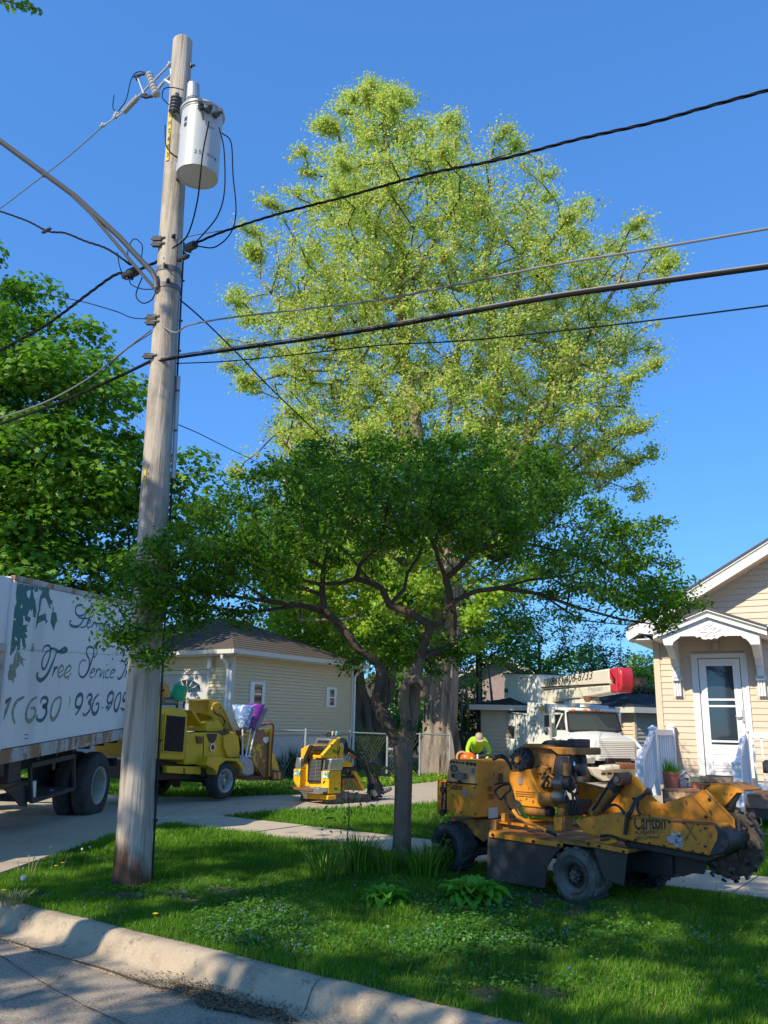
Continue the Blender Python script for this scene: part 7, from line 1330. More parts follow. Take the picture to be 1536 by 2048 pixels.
R_('tower_side', m_ys, [(150, 330), (260, 275), (300, 285), (240, 440), (180, 540), (150, 520)], .05, .75, .01); R_('side_pad', m_blk, [(260, 275), (305, 280), (220, 500), (185, 540), (175, 470)], .0, .05, .02)
M.P('tower_plate', m_ys, VS, [(455, 420), (640, 210), (700, 170), (720, 180), (660, 420), (620, 460), (480, 455)], .02, .10, .01)
for x, c in ((528, m_blk), (565, m_blk), (598, mat('cream_lever', (.75, .62, .35), .4)), (650, mat('mint_lever', (.15, .6, .5), .4))):
    (y0, z0), (y1, z1) = Sk.onx(VS, [(x-10, 165), (x, 105)], .15); b = MB(); b.cyl((.15, y0, z0), (.15, y1, z1), .016, n=8); b.ball((.15, y1, z1), .022, 8); b.build('lever', c, M.e)
R_('lever_bar', m_blk, [(475, 140), (680, 145), (680, 156), (475, 150)], .12, .16, .002)
R_('platform', m_alu, [(115, 905), (260, 870), (400, 880), (380, 965), (130, 935)], -.25, .1, .01); M.B('platform_edge', m_rust, -.27, -.24, .12, .80, .23, .28, .004); R_('lower_panel', m_ys, [(230, 940), (530, 985), (530, 1045), (240, 1025)], -.05, .15, .01)
m_gs = mat('green_sticker', (.05, .30, .16), .5, var=.3, scale=20, layers=[((.75, .77, .75), 24, .5, .54)])
R_('stripe_sticker', m_gs, [(62, 625), (140, 630), (138, 712), (56, 705)], -.03, -.02, 0); R_('stripe_sticker', m_gs, [(450, 652), (540, 655), (535, 745), (446, 740)], -.03, -.02, 0)
M.P('side_cover', m_ys, VS, [(545, 640), (690, 680), (700, 720), (690, 830), (600, 960), (540, 960)], -.005, .1, .01); M.P('side_pod', m_dk, VS, [(575, 470), (690, 500), (700, 600), (680, 670), (548, 630)], .0, .2, .02)
M.P('swoosh_stripe', m_gs, VS, [(550, 690), (690, 755), (690, 775), (550, 740)], -.01, -.005, 0); M.P('engine_side', m_dk, VS, [(700, 600), (930, 570), (900, 720), (960, 900), (700, 900)], .12, .5, .01)
M.P('side_plate', m_yge, VS, [(735, 745), (900, 740), (960, 800), (1010, 920), (720, 900)], .02, .12, .01); M.P('side_frame', m_ys, VS, [(885, 640), (930, 650), (1060, 900), (1020, 920), (960, 800)], .02, .08, .006)
M.P('loader_tower', m_ys, VS, [(680, 400), (755, 400), (760, 480), (860, 520), (880, 585), (690, 585)], .05, .25, .01); M.P('arm_box', m_blk, VS, [(690, 610), (900, 590), (920, 620), (700, 700)], .08, .3, .01)
(x, z), = Sk.on(VS, [(725, 320)], .04)
for k, r_ in enumerate((.17, .14, .11)): b = MB(); b.tube([(x+r_*.75*math.cos(a)*1.0, .03+.012*k, z+r_*math.sin(a)) for a in np.linspace(-.9, 3.9, 16)], .013, 7); b.build('hose_loop', m_blk, M.e, smooth=True)
M.P('arm_pivot', m_ys, VS, [(695, 290), (745, 290), (750, 390), (700, 390)], .03, .12, .01)
M.T('loader_arm', m_dk, VS, [(790, 330), (900, 420), (1010, 530), (1090, 680), (1130, 820)], .08, .045, 8, 4); M.T('lift_cylinder', m_yge, VS, [(810, 390), (900, 460)], .03, .035, 10); M.T('arm_hose', m_blk, VS, [(800, 310), (930, 410), (1040, 520), (1110, 700)], .02, .014, 6, 5); M.T('loader_arm', m_dk, VS, [(900, 420), (1010, 530), (1100, 690), (1150, 830)], .62, .045, 8, 4)
# track
tr_ = empty('track', Matrix.Translation((0, 0, 0)), None, None); tr_.parent = M.e
for nm_y in (.0, .62):
    tp = Sk.on(VS, [(545, 1100), (560, 960), (610, 870), (700, 850), (760, 930), (1000, 960), (1120, 970), (1150, 1040), (1100, 1115), (1000, 1120), (700, 1130), (590, 1135)], .0); b = MB(); b.prism(tp, 'y', nm_y, nm_y+.2); b.build('rubber_belt', m_rubd, tr_, .02)
    for k in range(4): (x, z), = Sk.on(VS, [(740+85*k, 1060)], 0); b = MB(); b.lathe([(.001, -.015), (.05, -.015), (.055, .0)], (x, nm_y, z), 'y', 16); b.build('road_wheel', m_dk, tr_)
    for k in range(15): f = k/14; (x, z), = Sk.on(VS, [(575+560*f, 1128-10*f)], 0); b = MB(); b.box(x-.015, x+.015, nm_y-.005, nm_y+.205, z-.02, z+.01); b.build('tread_bar', m_rub, tr_)
# grapple at the front
for q, r_ in (([(1060, 560), (1150, 600), (1210, 700), (1240, 820), (1290, 900), (1400, 900)], .028), ([(1130, 470), (1120, 600)], .02), ([(1060, 520), (1200, 530)], .018), ([(1150, 620), (1180, 760), (1240, 900), (1300, 950)], .022), ([(1160, 700), (1250, 790), (1290, 870)], .02), ([(1120, 830), (1200, 960), (1280, 1000)], .025), ([(1260, 640), (1330, 600), (1400, 620)], .03), ([(1240, 690), (1400, 700)], .03)): M.T('grapple_arm', m_dk, VS, q, .3, r_, 7, 4)
for k, (x_, y_) in enumerate(((1300, 940), (1335, 920), (1370, 905), (1395, 890))): (x, z), = Sk.on(VS, [(x_, y_)], .25); b = MB(); b.ball((x, .25, z), .045, 10); b.build('grapple_joint', m_steel, M.e)
M.P('grapple_plate', m_dk, VS, [(1180, 780), (1240, 820), (1280, 960), (1230, 1040), (1170, 1010)], .2, .4, .008); M.P('wood_scrap', mat('fresh_wood', (.55, .40, .24), .8), VS, [(1160, 920), (1190, 905), (1235, 970), (1200, 1000), (1160, 995)], .12, .2, .004)
M.P('bucket_edge', m_blk, VS, [(1160, 990), (1290, 1030), (1260, 1060), (1160, 1050)], .1, .6, .006)

# ================================================================ aerial bucket truck
c = atY(1172, 1500, 22.3); c[2] = .05; Bt = Fr(c, rad(164), rad(-3.3)); M = Mach('bucket_truck', Bt, 'white aerial bucket truck with a red-ended boom folded over its cab, parked beside the house', 'truck')
VB = (860, 1300, 3.2); VB2 = (1090, 1310, 6.144); VB4 = (1030, 1380, 9.035)
on0 = lambda p: Bt.on(VB, [p], 0)[0]; x_rear = on0((390, 500))[0]; x_box = on0((622, 500))[0]; x_cabr = on0((770, 450))[0]; x_ws = on0((872, 500))[0]
TWd = Bt.onx(VB, [(1235, 500)], x_ws)[0][0]; zA = (on0((390, 388))[1]+on0((620, 402))[1])/2; zC = (on0((622, 337))[1]+on0((790, 348))[1])/2; zU = (on0((400, 652))[1]+on0((540, 682))[1])/2
BW = TWd*1.08
M.B('service_body', m_twh, x_rear, x_box-.01, 0, BW, zU, zA, .015); M.B('chip_box', m_twh, x_box, x_cabr-.05, -.01, BW+.01, zU, zC, .015); M.B('body_top_rail', m_alu, x_rear, x_box-.02, -.015, .05, zA-.05, zA-.02, .003)
def side(nm, m, V, pts, y0, y1, bev=.004): return M.P(nm, m, V, pts, y0, y1, bev)
side('open_locker', m_letter, VB, [(460, 472), (542, 490), (540, 570), (460, 552)], -.004, .0, 0); side('locker_lid', m_alu, VB, [(468, 478), (530, 562), (468, 550)], -.012, -.004, 0); side('locker_door', m_twh, VB, [(448, 556), (542, 578), (538, 676), (440, 655)], -.025, -.0, .006)
for q in ([(452, 470), (545, 487), (545, 493), (452, 476)], [(545, 400), (548, 400), (548, 680), (545, 680)], [(590, 405), (592, 405), (592, 640), (590, 640)], [(545, 560), (690, 580), (690, 583), (545, 563)], [(622, 500), (690, 508), (690, 511), (622, 503)]): side('panel_joint', m_alu, VB, q, -.006, .0, 0)
for q in ((570, 478), (692, 500)): (x, z), = Bt.on(VB, [q], -.03); M.B('latch', m_rust, x-.02, x+.02, -.05, -.01, z-.03, z+.03, .004)
m_faint = mat('faint_grey_lettering', (.38, .40, .42), .6, var=.1)
for k, t in enumerate(('Tree Pruning', 'Removal', 'Lot Clearing', 'Stump Removal', 'Fertilizing')):
    q0, q1 = Bt.on(VB4, [(245, 330+78*k)], -.012)[0], Bt.on(VB4, [(420, 345+80*k)], -.012)[0]; put_text('sign_lettering', t, m_faint, M.e, (q0[0]+(q1[0]-q0[0])*.05, -.013, q0[1]), (1, 0, 0), (0, 0, 1), .14, (q1[0]-q0[0])*(.9 if len(t) > 8 else .6), .2)
q0, q1 = on0((420, 428)), on0((500, 436)); put_text('worn_lettering', 'Tree Service', m_faint, M.e, (q0[0], -.013, q0[1]), (1, 0, 0), (0, 0, 1), .2, q1[0]-q0[0], .2)
# amber lamp, mirrors
(x, z), = Bt.on(VB, [(714, 376)], -.05); b = MB(); b.lathe([(.001, -.06), (.06, -.05), (.075, .0), (.07, .03)], (x, -.05, z), 'y', 16); b.build('amber_lamp', mat('amber', (.9, .38, .02), .3), M.e, smooth=True)
(x, z), = Bt.on(VB, [(750, 375)], -.05); b = MB(); b.ball((x, -.05, z), (.14, .08, .14), 12); b.build('work_light', m_alu, M.e)
# cab
zr_ = Bt.onx(VB, [(1000, 376)], x_ws)[0][1]; ws = Bt.onx(VB, [(878, 400), (1195, 406), (1232, 520), (888, 516)], x_ws); zh = Bt.onx(VB, [(1000, 545)], x_ws)[0][1]; zwb = ws[3][1]; zwt = ws[0][1]
zf = on0((870, 600))[1]
M.B('cab', m_twh, x_cabr, x_ws-.02, .02, TWd-.02, zf-.15, zwb-.04, .02); M.B('cab_roof', m_twh, x_cabr, x_ws-.06, .04, TWd-.04, zwt+.03, zr_, .03)
M.B('cab_back', m_twh, x_cabr, x_cabr+.04, .05, TWd-.05, zwb-.04, zwt+.03, 0)
for y0, y1, x0, x1 in ((.03, .10, x_ws-.14, x_ws-.03), (TWd-.10, TWd-.03, x_ws-.14, x_ws-.03), (.03, .10, x_cabr, x_cabr+.12), (TWd-.1, TWd-.03, x_cabr, x_cabr+.12)): M.B('pillar', m_twh, x0, x1, y0, y1, zwb-.05, zwt+.04, .01)
m_ws = glassmat('windshield_glass', (.045, .075, .08), .08)
b = MB(); b.prism([(ws[0][0], ws[0][1]), (ws[1][0], ws[1][1]), (ws[2][0], ws[2][1]), (ws[3][0], ws[3][1])], 'x', x_ws-.03, x_ws-.025); b.build('windshield', m_ws, M.e)
b = MB(); b.tube([(x_ws-.02, p[0], p[1]) for p in (ws+[ws[0]])], .02, 6); b.build('windshield_seal', m_blk, M.e)
M.B('rear_window_daylight', m_white, x_cabr+.041, x_cabr+.05, TWd*.38, TWd*.55, zwb+.25, zwt-.12, 0); M.B('seat', m_dk, x_cabr+.1, x_cabr+.4, .3, .9, zwb-.3, zwb+.15, .04); M.B('seat', m_dk, x_cabr+.1, x_cabr+.4, TWd-.9, TWd-.3, zwb-.3, zwb+.15, .04)  # white plate stands in for daylight seen through the rear window
b = MB(); c_ = (x_ws-.12, .55, zwb+.06); b.tube([(c_[0]+.0, c_[1]+.2*math.cos(a), c_[2]+.17*math.sin(a)) for a in np.linspace(0, 6.28, 18)], .016, 6); b.build('steering_wheel', m_blk, M.e)
M.B('yellow_vest', mat('lime_cloth', (.45, .75, .05), .8), x_ws-.12, x_ws-.06, TWd-.48, TWd-.36, zwb-.0, zwb+.07, .02)
for q in (916, 994, 1035, 1072): (y_, z_), = Bt.onx(VB, [(q, 386)], x_ws-.04); b = MB(); b.box(x_ws-.07, x_ws-.02, y_-.06, y_+.06, z_-.025, z_+.03); b.build('marker_light', m_lamp, M.e, .01)
side('cab_door', m_twh, VB, [(795, 405), (800, 600), (865, 600), (868, 520), (848, 405)], .0, .02, .004); side('door_window', m_glass, VB, [(796, 412), (850, 412), (866, 512), (802, 510)], -.012, .0, 0); side('quarter_bar', m_twh, VB, [(842, 408), (850, 408), (806, 512), (800, 506)], -.02, -.012, 0)
side('mirror', m_alu, VB, [(726, 412), (766, 408), (766, 495), (728, 497)], -.28, -.22, .01); side('mirror_face', m_glass, VB, [(730, 418), (762, 415), (762, 490), (731, 492)], -.285, -.28, 0)
(x, z), = Bt.on(VB, [(747, 522)], -.25); b = MB(); b.lathe([(.001, -.03), (.1, -.02), (.11, .02)], (x, -.25, z), 'y', 16); b.build('round_mirror', m_chrome, M.e, smooth=True)
b = MB(); (x2, z2), (x3, z3) = Bt.on(VB, [(768, 400), (768, 560)], -.22); b.tube([(x2+.2, .0, z2), (x2, -.22, z2), (x3, -.22, z3), (x3+.25, 0, z3)], .015, 6); b.build('mirror_arm', m_alu, M.e)
# bonnet
hb = Bt.onx(VB, [(1050, 562), (1322, 572), (1335, 705), (1050, 712)], .0); gr = Bt.onx(VB, [(1078, 586), (1304, 592), (1304, 694), (1080, 690)], 0.0)
y0_, y1_ = hb[0][0], hb[1][0]; zt_ = (hb[0][1]+hb[1][1])/2; zb_ = (hb[2][1]+hb[3][1])/2
b = MB(); secs = []
for t in np.linspace(0, 1, 7):
    x = x_ws+(0-x_ws)*t; ya, yb = .06+(y0_-.06)*t, TWd-.06+(y1_-TWd+.06)*t; zz_ = zwb-.03+(zt_-zwb+.03)*(t**1.3); zl = zb_
    secs.append([(x, ya, zl), (x, ya+.0, zz_-.14), (x, ya+.05, zz_-.05), (x, ya+.22, zz_), (x, (ya+yb)/2, zz_+.03), (x, yb-.22, zz_), (x, yb-.05, zz_-.05), (x, yb, zz_-.14), (x, yb, zl)])
vs_ = [p for s_ in secs for p in s_]; k = 9; b.add(vs_, [(i*k+j, i*k+j+1, (i+1)*k+j+1, (i+1)*k+j) for i in range(6) for j in range(8)]+[tuple(range(6*k, 7*k))]); b.build('bonnet', m_twh, M.e, smooth=True)
for sg, ya, yb in ((-1, -.02, y0_+.02), (1, y1_-.02, TWd+.02)):
    ar = [(x_ws+.05, zwb-.25), (x_ws+.3, zwb-.1), (-.5, zt_-.05), (-.2, zt_-.22), (.0, zb_+.28), (.02, zb_-.0), (-.35, zb_-.0), (-.45, zb_+.22), (-.75, zb_+.30), (-1.05, zb_+.2), (-1.15, zb_-.05), (x_ws+.05, zb_-.05)]
    b = MB(); b.prism(ar, 'y', min(ya, yb), max(ya, yb)); b.build('fender', m_twh, M.e, .03)
gx = .012; b = MB(); b.box(.0, gx, gr[0][0]-.03, gr[1][0]+.03, gr[2][1]-.03, gr[0][1]+.03); b.build('grille_surround', m_twh, M.e, .005); b = MB(); b.box(gx, gx+.004, gr[0][0], gr[1][0], gr[2][1], gr[0][1]); b.build('grille_back', m_letter, M.e)
for k in range(9): z_ = gr[2][1]+(gr[0][1]-gr[2][1])*(k+.5)/9; M.B('grille_bar', m_twh, gx+.004, gx+.03, gr[0][0], gr[1][0], z_-.022, z_+.012, .004)
for q0, q1 in ((978, 1050), (1320, 1350)):
    h0 = Bt.onx(VB, [(q0, 690), (q1, 725)], .0); M.B('headlight', glassmat('headlamp', (.35, .35, .3)), .02, .05, h0[0][0]+.08, h0[1][0], h0[1][1], h0[0][1], .01); M.B('turn_signal', m_lamp, .02, .045, h0[0][0]-.02, h0[0][0]+.07, h0[1][1], h0[0][1]+.02, .008)
q0, q1 = on0((918, 575)), on0((1040, 610))
t_ = put_text('hood_lettering', 'St. Max Service', m_red, M.e, (q0[0]*.0+Bt.on(VB, [(905, 590)], -.03)[0][0], -.045, Bt.on(VB, [(905, 590)], -.03)[0][1]), (1, 0, -.22), (0, 0, 1), .20, abs(q1[0]-q0[0])*.95, .3)
bu = Bt.onx(VB, [(1020, 752), (1335, 752), (1335, 815), (1105, 838), (1045, 800)], .25); b = MB(); b.prism(bu, 'x', .12, .32); b.build('bumper', m_boom, M.e, .02)
for k, q in enumerate(([(1195, 718), (1300, 722), (1310, 755), (1195, 755)], [(1090, 740), (1190, 730), (1195, 760), (1085, 768)])): b = MB(); b.prism(Bt.onx(VB, q, .3), 'x', .2, .5); b.build('winch', m_rust if k == 0 else m_boom, M.e, .03)
(yy_, zz_), = Bt.onx(VB, [(1260, 810)], .35); b = MB(); b.lathe([(.001, .33), (.09, .34), (.1, .45), (.05, .46), (.001, .46)], (0, yy_, zz_), 'x', 16); b.build('tow_pulley', m_rust, M.e)
for k in range(3): (yy_, zz_), = Bt.onx(VB, [(1110+40*k, 790)], .33); b = MB(); b.box(.32, .335, yy_-.06, yy_+.06, zz_-.03, zz_+.02); b.build('bumper_hole', m_letter, M.e)
WRt = .48; wz0 = WRt+.03
for yy, sd in ((.02, -1), (TWd-.02, 1)): tyre(M, -.72, wz0-.05, yy, WRt, .27, .26, m_rub, m_alu, 0, .06, side=sd)
for yy, sd in ((.1, -1), (BW-.1, 1)): tyre(M, x_box-.4, wz0-.1, yy, WRt, .5, .26, m_rub, m_alu, 0, .12, side=sd)
M.B('chassis', m_blk, x_rear, .1, TWd*.3, TWd*.7, .55, .8, .01); M.B('under_box', m_blk, x_rear+.3, x_box-1.1, .15, BW-.1, zU-.35, zU-.02, .01)
M.B('step', m_dk, x_cabr, x_cabr+.6, -.02, .25, zf-.45, zf-.16, .01)
M.T('ladder_rail', m_white, VB, [(392, 400), (392, 650)], -.08, .018, 6); M.T('ladder_rail', m_white, VB, [(412, 440), (410, 650)], -.08, .018, 6)
# boom resting over the cab: its own pitch traced on the plane over the near side
yb0 = .55
def bm(nm, m, V, pts, y0=yb0, y1=yb0+.42, bev=.04): return M.P(nm, m, V, pts, y0, y1, bev)
bm('upper_boom', m_boom, VB, [(612, 215), (700, 190), (1145, 118), (1150, 222), (700, 250), (615, 243)]); bm('lower_boom', m_boom, VB, [(662, 290), (700, 262), (1148, 222), (1152, 272), (980, 305), (820, 312), (780, 333), (672, 326)])
bm('boom_elbow', m_red, VB2, [(780, 170), (900, 152), (905, 455), (870, 460), (800, 465), (790, 360), (860, 345), (790, 300)], yb0-.03, yb0+.40); bm('elbow_cap', m_red, VB2, [(900, 152), (925, 190), (935, 260), (935, 380), (920, 440), (900, 458)], yb0+.0, yb0+.38)
bm('elbow_plate', m_blk, VB2, [(900, 160), (930, 200), (945, 290), (940, 400), (925, 450), (900, 462)], yb0+.40, yb0+.44, .006); M.T('elbow_rib', m_red, VB2, [(880, 155), (892, 455)], yb0-.04, .04, 8)
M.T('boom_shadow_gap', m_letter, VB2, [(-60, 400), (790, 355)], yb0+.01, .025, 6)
q0, q1 = Bt.on(VB, [(740, 232)], yb0)[0], Bt.on(VB, [(1032, 187)], yb0)[0]; dX = Vector((q1[0]-q0[0], 0, q1[1]-q0[1]))
put_text('boom_lettering', '1(866) 406-8733', m_letter, M.e, (q0[0], yb0-.006, q0[1]), dX, (0, 0, 1), .34, dX.length, .25)
q0, q1 = Bt.on(VB2, [(530, 450)], yb0)[0], Bt.on(VB2, [(705, 432)], yb0)[0]; dX = Vector((q1[0]-q0[0], 0, q1[1]-q0[1])); put_text('boom_lettering', 'Pelican', m_faint, M.e, (q0[0], yb0-.006, q0[1]), dX, (0, 0, 1), .2, dX.length)
bm('boom_rest', m_boom, VB2, [(430, 520), (540, 520), (550, 560), (575, 565), (575, 600), (290, 590), (290, 550), (430, 545)], yb0+.05, yb0+.35, .01); bm('rest_post', m_white, VB2, [(430, 595), (480, 600), (478, 640), (428, 640)], yb0+.1, yb0+.3, .01); bm('rest_post', m_white, VB2, [(290, 555), (330, 560), (320, 640), (295, 640)], yb0+.1, yb0+.3, .01); bm('rest_strap', m_rust, VB2, [(465, 500), (540, 505), (540, 560), (480, 560)], yb0+.0, yb0+.1, .01)
bm('turret', m_boom, VB, [(640, 290), (700, 285), (780, 333), (790, 345), (650, 340)], yb0, yb0+.6, .02); M.T('boom_knuckle', m_rust, VB, [(575, 205), (610, 225), (600, 270), (630, 290)], yb0, .07, 10, 3)
for k in range(4): M.T('hose', m_blk, VB, [(570+k*14, 190+k*8), (600-k*6, 230), (590+k*12, 290), (650, 310-k*5)], yb0-.06, .03, 6, 4)
M.B('side_step', m_alu, x_box+.2, x_box+.6, -.06, .0, zU-.2, zU-.15, .003)
# the worker's basket
bk = Bt.on(VB, [(475, 150), (694, 158), (690, 333), (475, 330)], yb0-.1); xk0, xk1 = bk[0][0], bk[0][0]+.68*(bk[1][0]-bk[0][0])/(bk[1][0]-bk[0][0]+1e-9); 
b = MB(); kx0, kx1, kz0, kz1 = bk[0][0], bk[1][0], bk[3][1], bk[0][1]; yk0, yk1 = yb0-.1, yb0+.75
b.box(kx0, kx1, yk0, yk0+.03, kz0, kz1); b.box(kx0, kx1, yk1-.03, yk1, kz0, kz1); b.box(kx0, kx0+.03, yk0+.03, yk1-.03, kz0, kz1); b.box(kx1-.03, kx1, yk0+.03, yk1-.03, kz0, kz1); b.box(kx0+.03, kx1-.03, yk0+.03, yk1-.03, kz0, kz0+.03); b.build('basket', m_twh, M.e, .015)
b = MB(); b.box(kx0-.03, kx1+.03, yk0-.03, yk1+.03, kz1, kz1+.025); b.build('basket_cover', m_blk, M.e); M.P('control_frame', m_alu, VB, [(570, 168), (652, 170), (650, 176), (576, 174), (576, 240), (570, 240)], yk0-.03, yk0-.005, 0); M.P('green_patch', mat('dark_green_patch', (.02, .08, .05), .6), VB, [(475, 245), (498, 248), (498, 275), (475, 272)], yk0-.008, yk0-.001, 0)

# ================================================================ the worker bending over by the fence
def worker():
    Yw = 21.6; p = atY(955, 1560, Yw); p[2] = .1; o = empty('person', p, 'worker in a lime yellow long-sleeved shirt and tan cap bending forward behind the grinder', 'person')
    lime = mat('lime_shirt', (.38, .68, .02), .8, var=.08, scale=6, bump=.3, bscale=20); jeans = mat('dark_trousers', (.03, .035, .05), .85, var=.2); skin = mat('tan_skin', (.36, .20, .13), .55, var=.05); capm = mat('tan_cap', (.42, .33, .20), .8, var=.1)
    def skinobj(name, joints, m, par=o):
        me = bpy.data.meshes.new(name); vs_ = [j[0] for j in joints]; es = [(j[2], i) for i, j in enumerate(joints) if j[2] is not None]; me.from_pydata(vs_, es, []); ob = bpy.data.objects.new(name, me); COL.objects.link(ob); me.materials.append(m); ob.parent = par
        sm = ob.modifiers.new('skin', 'SKIN'); sm.use_smooth_shade = True; lay = me.skin_vertices[0] if me.skin_vertices else None
        for i, j in enumerate(joints): lay.data[i].radius = (j[1], j[1] if not isinstance(j[1], tuple) else j[1][1]); lay.data[i].use_root = (i == 0)
        sb = ob.modifiers.new('sub', 'SUBSURF'); sb.levels = 2; sb.render_levels = 2; return ob
    # one continuous body, facing the camera (-y), bent at the hips
    J = [((0, .22, .86), .15, None), ((0, .08, 1.00), .16, 0), ((0, -.12, 1.10), .17, 1), ((0, -.26, 1.18), .10, 2), ((0, -.36, 1.20), .065, 3),
         ((-.19, -.16, 1.13), .075, 2), ((-.28, -.24, .90), .055, 5), ((-.20, -.42, .74), .042, 6), ((-.17, -.47, .68), .036, 7),
         ((.19, -.16, 1.13), .075, 2), ((.28, -.24, .90), .055, 9), ((.20, -.42, .74), .042, 10), ((.17, -.47, .68), .036, 11)]
    skinobj('body', J, lime)
    L_ = [((0, .22, .84), .15, None), ((-.10, .20, .76), .11, 0), ((-.13, .02, .46), .07, 1), ((-.13, .10, .09), .05, 2), ((-.13, -.06, .04), .045, 3), ((.10, .20, .76), .11, 0), ((.13, .02, .46), .07, 5), ((.13, .10, .09), .05, 6), ((.13, -.06, .04), .045, 7)]
    skinobj('trousers', L_, jeans)
    hd = MB(); hd.ball((0, 0, 0), (.085, .10, .12), 16); hd.ball((0, -.105, -.02), .018, 8); hd.ball((-.088, 0, 0), (.015, .02, .03), 8); hd.ball((.088, 0, 0), (.015, .02, .03), 8); [hd.ball((q, -.088, .02), .012, 6) for q in (-.035, .035)]; hm = Matrix.Translation((0, -.44, 1.20)) @ Matrix.Rotation(rad(42), 4, 'X'); ho_ = hd.build('head', skin, o, smooth=True); ho_.matrix_local = hm
    cp_ = MB(); cp_.ball((0, 0, .06), (.10, .115, .085), 16); cp_.lathe([(.001, 0), (.12, -.01), (.12, .004), (.001, .02)], (0, -.06, .045), 'z', 20); cc_ = cp_.build('cap', capm, o, smooth=True); cc_.matrix_local = hm
    for sx in (-1, 1):
        base = np.array([sx*.165, -.485, .665]); b = MB(); b.ball(tuple(base), (.035, .045, .03), 10)
        for k in range(4): f = base+np.array([(k-1.5)*.018, -.03, -.005]); b.tube([tuple(f), tuple(f+[0, -.035, -.015]), tuple(f+[0, -.045, -.045])], [.0095, .009, .007], 6)
        th = base+np.array([-sx*.03, -.01, 0]); b.tube([tuple(th), tuple(th+[-sx*.02, -.03, -.02])], [.011, .009], 6); b.build('hand', m_blk, o, smooth=True)
    q = atY(940, 1508, 21.3); e = empty('leaf_blower', q, 'orange rounded machine housing beside the bending worker', 'machine'); b = MB(); b.ball((-.05, 0, -.10), (.21, .17, .15), 18); b.build('orange_housing', m_orange, e, smooth=True); b = MB(); b.lathe([(.11, -.03), (.15, -.03), (.16, .0), (.15, .03), (.11, .03)], (-.20, -.05, -.08), 'y', 20, close=True); b.build('rim', m_tan, e, smooth=True)
    b = MB(); b.box(.12, .30, -.1, .1, -.18, -.02); b.box(-.25, .25, -.15, .15, -1.25, -.22); b.build('engine_base', m_blk, e, .02); b = MB(); b.tube([(.2, -.1, -.05), (.45, -.1, -.02), (.9, -.1, -.10), (1.3, -.1, -.15)], .045, 8); b.build('dark_tube', m_blk, e, smooth=True); b = MB(); b.box(.15, .19, -.13, -.1, -.12, .0); b.build('white_knob', m_white, e)
worker()

